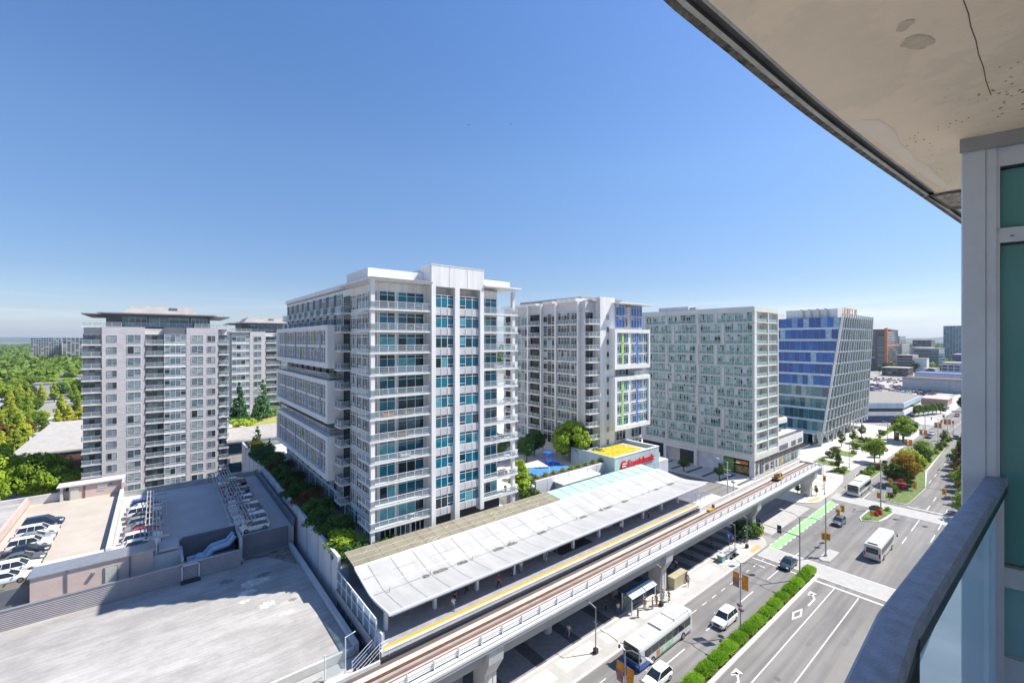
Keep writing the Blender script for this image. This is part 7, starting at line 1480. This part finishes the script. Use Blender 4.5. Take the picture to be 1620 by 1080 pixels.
forest('woodland', 1500, (R(92), R(102)), 560, 5000, 22, 4.2, 'green', 13); forest('woodland', 1100, (R(4.5), R(14)), 1150, 5200, 22, 5, 'green', 15); forest('woodland', 60, (R(4.5), R(11)), 780, 1150, 60, 3, 'green', 13)
forest('woodland', 1200, (R(14), R(92)), 500, 3000, 16, 5, 'dark', 12)
HM = mat('hill_forest', (.045, .075, .045), .95, .3, .004, col2=(.07, .10, .06))
def ridge(x, y, L_, rot, hgt, seed, name='hills'):
    n = 70; m = MB(); vs = []; c_, s_ = math.cos(rot), math.sin(rot)
    for i in range(n+1):
        t_ = i/n; e = math.sin(math.pi*t_)**.35; hh = hgt*e*(.65+.5*noise.noise((t_*5, seed, 0))+.12*noise.noise((t_*30, seed, 3)))
        px_ = (t_-.5)*L_
        for dy, kz in ((-400, -.02), (-200, .6), (0, 1), (500, -.02)): vs.append((x+px_*c_-dy*s_, y+px_*s_+dy*c_, max(-1, hh*kz)))
    m.add(vs, [(i*4+k, (i+1)*4+k, (i+1)*4+k+1, i*4+k+1) for i in range(n) for k in range(3)], HM); o = m.build(name, smooth=True); return tag(o, kind='structure')
ridge(7600, 1400, 5200, R(102), 125, 2); ridge(6800, 800, 3000, R(100), 75, 5); ridge(-1900, 12000, 9000, R(5), 120, 8); 
# ---------------------------------------------------------------- own building: balcony slab, window wall, railing
F_ = Vector((.6297, .7768, 0)); R_ = Vector((.7768, -.6297, 0))
def W_(r_, d, z_): v = R_*r_+F_*d; return (v.x, v.y, CAMH+z_)
own = thing('own_tower', 'own apartment tower: concrete slab overhead and grey window wall at the right edge', 'tower', (3.0, .25, 0), keep=True)
HC = .95
ed = [(1000, -60), (1020, -25), (1045, 0), (1098, 40), (1150, 80), (1195, 120), (1240, 155), (1290, 194), (1340, 230), (1395, 268), (1450, 305), (1490, 333), (1526, 358), (1570, 388), (1610, 412)]
E0 = [(HC*(a-810)/(538-b_), HC*693/(538-b_)) for a, b_ in ed]
E0 = [(-1.3, -.45), (-.75, .02), (-.2, .52), (.06, .80)]+E0[0:]
def catmull(P, n=4):
    out = []
    for i in range(len(P)-1):
        p0, p1, p2, p3 = P[max(0, i-1)], P[i], P[i+1], P[min(len(P)-1, i+2)]
        for k in range(n):
            t = k/n; out.append(tuple(.5*((2*p1[j])+(-p0[j]+p2[j])*t+(2*p0[j]-5*p1[j]+4*p2[j]-p3[j])*t*t+(-p0[j]+3*p1[j]-3*p2[j]+p3[j])*t*t*t) for j in (0, 1)))
    return out+[P[-1]]
def relax(P):
    for _ in range(2): P = [P[0]]+[tuple(.25*P[i-1][j]+.5*P[i][j]+.25*P[i+1][j] for j in (0, 1)) for i in range(1, len(P)-1)]+[P[-1]]
    return P
E0 = catmull(relax(E0))
inner_c = Vector((2.6, -.2))
def off(k, d):
    p = Vector(E0[k]); a = Vector(E0[max(0, k-1)]); b_ = Vector(E0[min(len(E0)-1, k+1)]); t_ = (b_-a).normalized(); nn = Vector((t_.y, -t_.x)); return p+nn*d
SLABC = mat('soffit_concrete', (.80, .665, .50), .85, .06, 1.3, bump=.12)
def soffit():
    m = SLABC; n = m.node_tree; L = n.links; b = n.nodes['Principled BSDF']; src = b.inputs['Base Color'].links[0].from_socket
    tc = n.nodes.new('ShaderNodeTexCoord'); vo = n.nodes.new('ShaderNodeTexVoronoi'); vo.inputs['Scale'].default_value = 38; L.new(tc.outputs['Object'], vo.inputs['Vector'])
    no = n.nodes.new('ShaderNodeTexNoise'); no.inputs['Scale'].default_value = 2.3; no.inputs['Detail'].default_value = 3; L.new(tc.outputs['Object'], no.inputs[0])
    a = n.nodes.new('ShaderNodeMapRange'); a.inputs[1].default_value = .46; a.inputs[2].default_value = .66; a.inputs[3].default_value = 0; a.inputs[4].default_value = .24; L.new(no.outputs[0], a.inputs[0])
    lt = n.nodes.new('ShaderNodeMath'); lt.operation = 'LESS_THAN'; L.new(vo.outputs['Distance'], lt.inputs[0]); L.new(a.outputs[0], lt.inputs[1])
    mx = n.nodes.new('ShaderNodeMix'); mx.data_type = 'RGBA'; L.new(lt.outputs[0], mx.inputs[0]); L.new(src, mx.inputs[6]); mx.inputs[7].default_value = (.10, .08, .055, 1)
    n2 = n.nodes.new('ShaderNodeTexNoise'); n2.inputs['Scale'].default_value = .9; n2.inputs['Detail'].default_value = 6; n2.inputs['Roughness'].default_value = .7; L.new(tc.outputs['Object'], n2.inputs[0])
    r2 = n.nodes.new('ShaderNodeValToRGB'); r2.color_ramp.elements[0].position = .5; r2.color_ramp.elements[1].position = .53; r2.color_ramp.elements[0].color = (1, 1, 1, 1); r2.color_ramp.elements[1].color = (1.08, 1.07, 1.06, 1); L.new(n2.outputs[0], r2.inputs[0])
    m3 = n.nodes.new('ShaderNodeMix'); m3.data_type = 'RGBA'; m3.blend_type = 'MULTIPLY'; m3.inputs[0].default_value = 1; L.new(mx.outputs[2], m3.inputs[6]); L.new(r2.outputs[0], m3.inputs[7]); L.new(m3.outputs[2], b.inputs['Base Color'])
soffit()
MOSS = mat('mossy_edge', (.06, .05, .03), .95, .5, 22, bump=.8, col2=(.36, .34, .28)); DRIP = mat('drip_groove', (.115, .112, .105), .9, .25, 5); EDGEL = mat('edge_concrete', (.46, .45, .42), .85, .2, 5, bump=.4)
N_ = len(E0)
def band(m, d0, d1, z0, z1, mt):
    vs = []
    for k in range(N_): a = off(k, d0*.8); b_ = off(k, d1*.8); vs += [W_(a.x, a.y, z0), W_(b_.x, b_.y, z1)]
    m.add(vs, [(2*k, 2*k+2, 2*k+3, 2*k+1) for k in range(N_-1)], mt)
def f(m):
    vs = [W_(*off(k, .095*.8), HC) for k in range(N_)]+[W_(9, 2.2, HC), W_(14, -6, HC), W_(1.0, -6, HC)]
    m.add(vs, [tuple(range(len(vs)))], SLABC)
    up = [W_(*off(k, 0), HC+.22) for k in range(N_)]+[W_(9, 2.2, HC+.22), W_(14, -6, HC+.22), W_(1.0, -6, HC+.22)]; m.add(up, [tuple(range(len(up)))], EDGEL)
    vs = [];
    for k in range(N_): vs += [W_(*off(k, 0), HC-.004), W_(*off(k, 0), HC+.22)]
    m.add(vs, [(2*k, 2*k+1, 2*k+3, 2*k+2) for k in range(N_-1)], EDGEL)
part('ceiling_slab', own, f)
part('slab_edge_moss', own, lambda m: band(m, 0, .030, HC-.004, HC-.004, MOSS))
part('slab_edge', own, lambda m: (band(m, .030, .05, HC-.004, HC-.004, EDGEL), band(m, .085, .095, HC-.004, HC, EDGEL)))
part('drip_groove', own, lambda m: (band(m, .05, .085, HC+.012, HC+.012, DRIP), band(m, .05, .05, HC-.004, HC+.012, DRIP), band(m, .085, .085, HC+.012, HC-.004, DRIP)))
def ceil(px_, py_, dz=-.003): return W_(HC*(px_-810)/(538-py_), HC*693/(538-py_), HC+dz)
part('form_joint', own, lambda m: [m.tube([ceil(1524+i*6+2*(i % 2), i*21.5, .0), ceil(1524+(i+1)*6+2*((i+1) % 2), (i+1)*21.5, .0)], .0014, mat('joint_line', (.12, .10, .08), .9), 4) for i in range(7)])
def f(m):
    rr = random.Random(4)
    for (cx, cy, w_, h_, a) in ((1432, 40, 18, 6, -.5), (1452, 67, 25, 11, -.15)):
        pts = []
        for k in range(22):
            t_ = 6.283*k/22; q = 1+.18*rr.uniform(-1, 1); x_ = w_*math.cos(t_)*q; y_ = h_*math.sin(t_)*q; pts.append(ceil(cx+x_*math.cos(a)-y_*math.sin(a), cy+x_*math.sin(a)+y_*math.cos(a), -.0015))
        m.add(pts, [tuple(range(22))], mat('rough_patch', (.68, .57, .43), .95, .4, 25, bump=0, col2=(.50, .41, .30)))
part('honeycomb_patch', own, f)
def f(m):
    rr = random.Random(9); pts = [(1330, 200), (1352, 194), (1378, 194), (1388, 204), (1402, 212), (1412, 234), (1428, 246), (1434, 258), (1456, 268), (1470, 284), (1484, 296), (1478, 300), (1460, 291), (1430, 270), (1392, 242), (1358, 218)]
    m.add([ceil(a+14+rr.uniform(-1.5, 1.5), b_-5+rr.uniform(-1.5, 1.5), -.001) for a, b_ in pts], [tuple(range(len(pts)))], mat('patch_repair', (.84, .73, .59), .85, .03, 3))
part('mortar_patch', own, f)
part('ceiling_vent', own, lambda m: (m.add([ceil(1466, 309, -.004), ceil(1496, 303, -.004), ceil(1540, 296, -.004), ceil(1540, 330, -.004), ceil(1500, 330, -.004)], [(0, 1, 2, 3, 4)], mat('vent_dark', (.10, .085, .06), .9)), m.add([ceil(1478, 309, -.008), ceil(1494, 305, -.008), ceil(1540, 300, -.008), ceil(1540, 322, -.008), ceil(1504, 325, -.008)], [(0, 1, 2, 3, 4)], mat('vent_mesh', (.34, .31, .26), .8, .5, 40))))
# window wall: s runs along the wall from its corner, t is outward depth
Q0 = Vector((2.14, 2.08))*1.0; DIR = Vector((.8, -.6)); OUT = Vector((-.6, -.8))
SIDE = Vector((.955, .296))
def WW(s_, t_, z_): p = Q0+DIR*s_+(OUT*t_ if t_ > -.10 else SIDE*(-t_)); return W_(p.x, p.y, z_)
def wbox(m, s0, s1, t0, t1, z0, z1, mt):
    v = [WW(s0, t0, z0), WW(s1, t0, z0), WW(s1, t1, z0), WW(s0, t1, z0), WW(s0, t0, z1), WW(s1, t0, z1), WW(s1, t1, z1), WW(s0, t1, z1)]
    m.add(v, [(4, 5, 6, 7), (0, 1, 5, 4), (1, 2, 6, 5), (2, 3, 7, 6), (3, 0, 4, 7), (3, 2, 1, 0)], mt)
ALU = mat('aluminium_cladding', (.52, .57, .64), .45, .06, 2.5, metal=.25, bump=.05)
part('corner_post', own, lambda m: (wbox(m, 0, .075, -.03, 0, -3.2, .885, ALU), wbox(m, .078, .11, -.03, -.004, -3.2, .885, ALU)))
part('header_flashing', own, lambda m: (wbox(m, -.012, 1.2, -.14, .012, .885, .949, mat('flashing_grey', (.26, .27, .27), .5, .1, 3)),))
def f(m):
    for (s0, s1, z0, z1) in ((.11, 1.2, .80, .885), (.11, 1.2, .448, .515), (.11, .124, .50, .80), (.11, .124, -1.5, .45), (.11, 1.2, -1.7, -1.45), (.11, 1.2, -1.13, -1.04)): wbox(m, s0, s1, -.08, -.015, z0, z1, ALU)
    wbox(m, .124, .129, -.07, -.03, .515, .80, BLACK); wbox(m, .124, .129, -.07, -.03, -.95, .45, BLACK); wbox(m, .124, 1.2, -.07, -.03, .792, .80, BLACK); wbox(m, .124, 1.2, -.07, -.03, .44, .448, BLACK); wbox(m, .124, 1.2, -.07, -.03, .515, .52, BLACK)
    wbox(m, .155, .168, -.017, -.013, .474, .478, BLACK)
part('window_frame', own, f)
GW = thin_glass('window_glass_teal', (.45, .78, .76), .12, (.20, .50, .50), .5, fm=1.0)
GW2 = thin_glass('window_glass_reflect', (.45, .78, .80), .12, (.42, .78, .86), .7, tl=.3, fm=.5)  # bright cyan body paints in a reflection of sunlit surroundings
part('window_glass', own, lambda m: (m.add([WW(.129, -.05, .52), WW(1.2, -.05, .52), WW(1.2, -.05, .79), WW(.129, -.05, .79)], [(0, 1, 2, 3)], GW), m.add([WW(.129, -.05, -1.03), WW(1.2, -.05, -1.03), WW(1.2, -.05, .44), WW(.129, -.05, .44)], [(0, 1, 2, 3)], GW), m.add([WW(.129, -.05, -1.45), WW(1.2, -.05, -1.45), WW(1.2, -.05, -1.1), WW(.129, -.05, -1.1)], [(0, 1, 2, 3)], GW2)))
RM = mat('room_wall', (.42, .47, .45), .8); 
part('room', own, lambda m: (wbox(m, .02, 3, -3.2, -3.0, -1.7, .9, RM), wbox(m, .0, 0.03, -3.2, -.12, -1.7, .9, RM), wbox(m, 0, 3, -3.2, -.12, .86, .9, RM), wbox(m, 0, 3, -3.2, -.12, -1.75, -1.7, mat('room_floor', (.30, .25, .2), .6)), wbox(m, .2, .24, -2.6, -.12, .72, .80, WHITE)))
part('inner_window_bar', own, lambda m: (wbox(m, .26, .275, -.16, -.12, -1.7, .86, mat('inner_bar', (.45, .58, .58), .5)), wbox(m, .19, .205, -.18, -.14, -1.7, .86, mat('inner_bar', (.45, .58, .58)))))
part('blind_chain', own, lambda m: [m.tube([WW(.155, -.12, .86-k*.0225), WW(.155, -.12, .868-k*.0225)], .0025, WHITE, 4) for k in range(78)]+[wbox(m, .15, 1.2, -.2, -.13, .80, .86, WHITE)])
# tower mass below, behind and above
def f(m):
    poly = [(R_*p.x+F_*p.y).to_tuple()[:2] for p in (Q0+SIDE*3.3, Q0+DIR*24+SIDE*3.3, Q0+DIR*24+SIDE*18, Q0+SIDE*18)]
    m.prism(poly, 0, 44, CONCL); poly = [(R_*p.x+F_*p.y).to_tuple()[:2] for p in (Q0, Q0+DIR*24, Q0+DIR*24+SIDE*3.3, Q0+SIDE*3.3)]
    m.prism(poly, 0, CAMH-1.75, CONCL); m.prism(poly, CAMH+HC+.005, 44, CONCL)
    poly = [(R_*p.x+F_*p.y).to_tuple()[:2] for p in (Q0+DIR*1.2, Q0+DIR*24, Q0+DIR*24+SIDE*3.3, Q0+DIR*1.2+SIDE*3.3)]
    m.prism(poly, CAMH-1.75, CAMH+HC, CONCL)
part('tower_mass', own, f)
# balcony floor and railing
DR = .63
RP = [(1248, 1250), (1331.7, 1080), (1388, 965), (1476, 853.7), (1562, 745)]
RO = [Vector((DR*(a-810)/(b_-538), DR*693/(b_-538))) for a, b_ in RP]; RO = [Vector((-.1, .25)), Vector((.2, .42))]+RO
def rn(k): a = RO[max(0, k-1)]; b_ = RO[min(len(RO)-1, k+1)]; t_ = (b_-a).normalized(); return Vector((t_.y, -t_.x))
wd = [.071]*9
CAPM = mat('rail_cap_paint', (.29, .37, .50), .45, .17, 26, metal=.1, bump=.25)
nr = len(RO)
def f(m):
    vs = []
    for k in range(nr):
        q = rn(k); w_ = wd[k]
        for (d, z_) in ((.004, -.035), (.0, -.007), (.006, .0), (w_*.5, .002), (w_-.006, .0), (w_, -.006), (w_, -.035)): p = RO[k]+q*d; vs.append(W_(p.x, p.y, -DR+z_))
    m.add(vs, [(k*7+j, (k+1)*7+j, (k+1)*7+j+1, k*7+j+1) for k in range(nr-1) for j in range(6)], CAPM); m.add(vs[-7:], [tuple(range(7))], CAPM); m.add([vs[k*7+j] for k in range(nr) for j in (0, 6)], [(2*k, 2*k+1, 2*k+3, 2*k+2) for k in range(nr-1)], DARKM)
ral = thing('balcony_railing', 'blue-grey metal balcony handrail with glass panels in the near right corner', 'railing', W_(1.1, 1.1, -1.7), keep=True)
ral['_o'] = tuple(ral.location)
part('handrail', ral, f)
def f(m):
    vs = []
    for k in range(nr):
        q = rn(k)
        for (d, z_) in ((wd[k]-.003, -.03), (wd[k]-.003, -.078), (wd[k]*.4, -.078), (wd[k]*.4, -.03)): p = RO[k]+q*d; vs.append(W_(p.x, p.y, -DR+z_))
    m.add(vs, [(k*4+j, (k+1)*4+j, (k+1)*4+j+1, k*4+j+1) for k in range(nr-1) for j in range(3)], mat('rail_dark_side', (.02, .035, .04), .35)); m.add(vs[-4:], [(0, 1, 2, 3)], mat('rail_dark_side', (.02, .035, .04)))
part('top_channel', ral, f)
def f(m):
    for k in range(nr-1):
        a = RO[k]+rn(k)*.045; b_ = RO[k+1]+rn(k+1)*.045; g = (b_-a)*0
        m.add([W_(a.x, a.y, -DR-.07), W_(b_.x, b_.y, -DR-.07), W_(b_.x, b_.y, -1.62), W_(a.x, a.y, -1.62)], [(0, 1, 2, 3)], G_RAIL)
part('glass_panel', ral, f)
part('end_post', ral, lambda m: m.add([W_(r_, d_, z_) for z_ in (-1.75, -DR-.01) for r_, d_ in ((2.155, 1.98), (2.225, 1.98), (2.235, 2.01), (2.165, 2.01))], [(4, 5, 6, 7), (0, 1, 5, 4), (1, 2, 6, 5), (2, 3, 7, 6), (3, 0, 4, 7)], ALU))
for k in (4, 6):
    p = RO[k]+rn(k)*.042; part('post', ral, lambda m: m.add([W_(p.x+a*.022, p.y+b_*.022, z_) for z_ in (-1.7, -DR-.03) for a, b_ in ((-1, -1), (1, -1), (1, 1), (-1, 1))], [(4, 5, 6, 7), (0, 1, 5, 4), (1, 2, 6, 5), (2, 3, 7, 6), (3, 0, 4, 7)], mat('rail_dark_side', (.02, .035, .04))))
def f(m):
    vs = [W_(*(RO[k]-rn(k)*.06), -1.7) for k in range(nr)]+[WW(.05, .0, -1.7), WW(6, 0, -1.7), W_(1, -5, -1.7), W_(-.5, -2, -1.7)]; lo = [(v[0], v[1], v[2]-.2) for v in vs]; n = len(vs)
    m.add(vs, [tuple(range(n))], mat('balcony_floor', (.42, .44, .46), .8, .12, 3, bump=.2)); m.add(lo, [tuple(range(n-1, -1, -1))], CONCL); m.add(vs+lo, [(k, k+1, n+k+1, n+k) for k in range(n-1)], EDGEL)
part('balcony_floor', own, f)
# roofs of the own block seen through the railing glass
ob = thing('own_podium', 'pale roof with round vent below the balcony, seen through the railing glass', 'roof', (60, -6, 0), keep=True)
part('roof', ob, lambda m: m.box(10, -40, 0, 110, 7.5, 11, CONCL)); part('round_vent', ob, lambda m: m.tube([(82, 3, 11), (82, 3, 14)], 1.8, CONCL, 24)); part('roof_block', ob, lambda m: (m.box(66, -3, 11, 80, 1, 13.5, CONC), m.box(88, 0, 11, 100, 6, 13, GREYP)))
# ---------------------------------------------------------------- haze: far things fade to blue
hz = bpy.data.materials.new('haze_air'); hz.use_nodes = True; n = hz.node_tree
for x in list(n.nodes):
    if x.type == 'BSDF_PRINCIPLED': n.nodes.remove(x)
pv = n.nodes.new('ShaderNodeVolumePrincipled'); pv.inputs['Color'].default_value = (.72, .84, 1, 1); pv.inputs['Density'].default_value = .00007; pv.inputs['Anisotropy'].default_value = .2
n.links.new(pv.outputs[0], [x for x in n.nodes if x.type == 'OUTPUT_MATERIAL'][0].inputs['Volume'])
tag(MB().box(-16500, -16500, -1.4, 16500, 16500, 260, hz).build('haze'), 'thin blue haze in the air over the city', 'haze', kind='stuff')
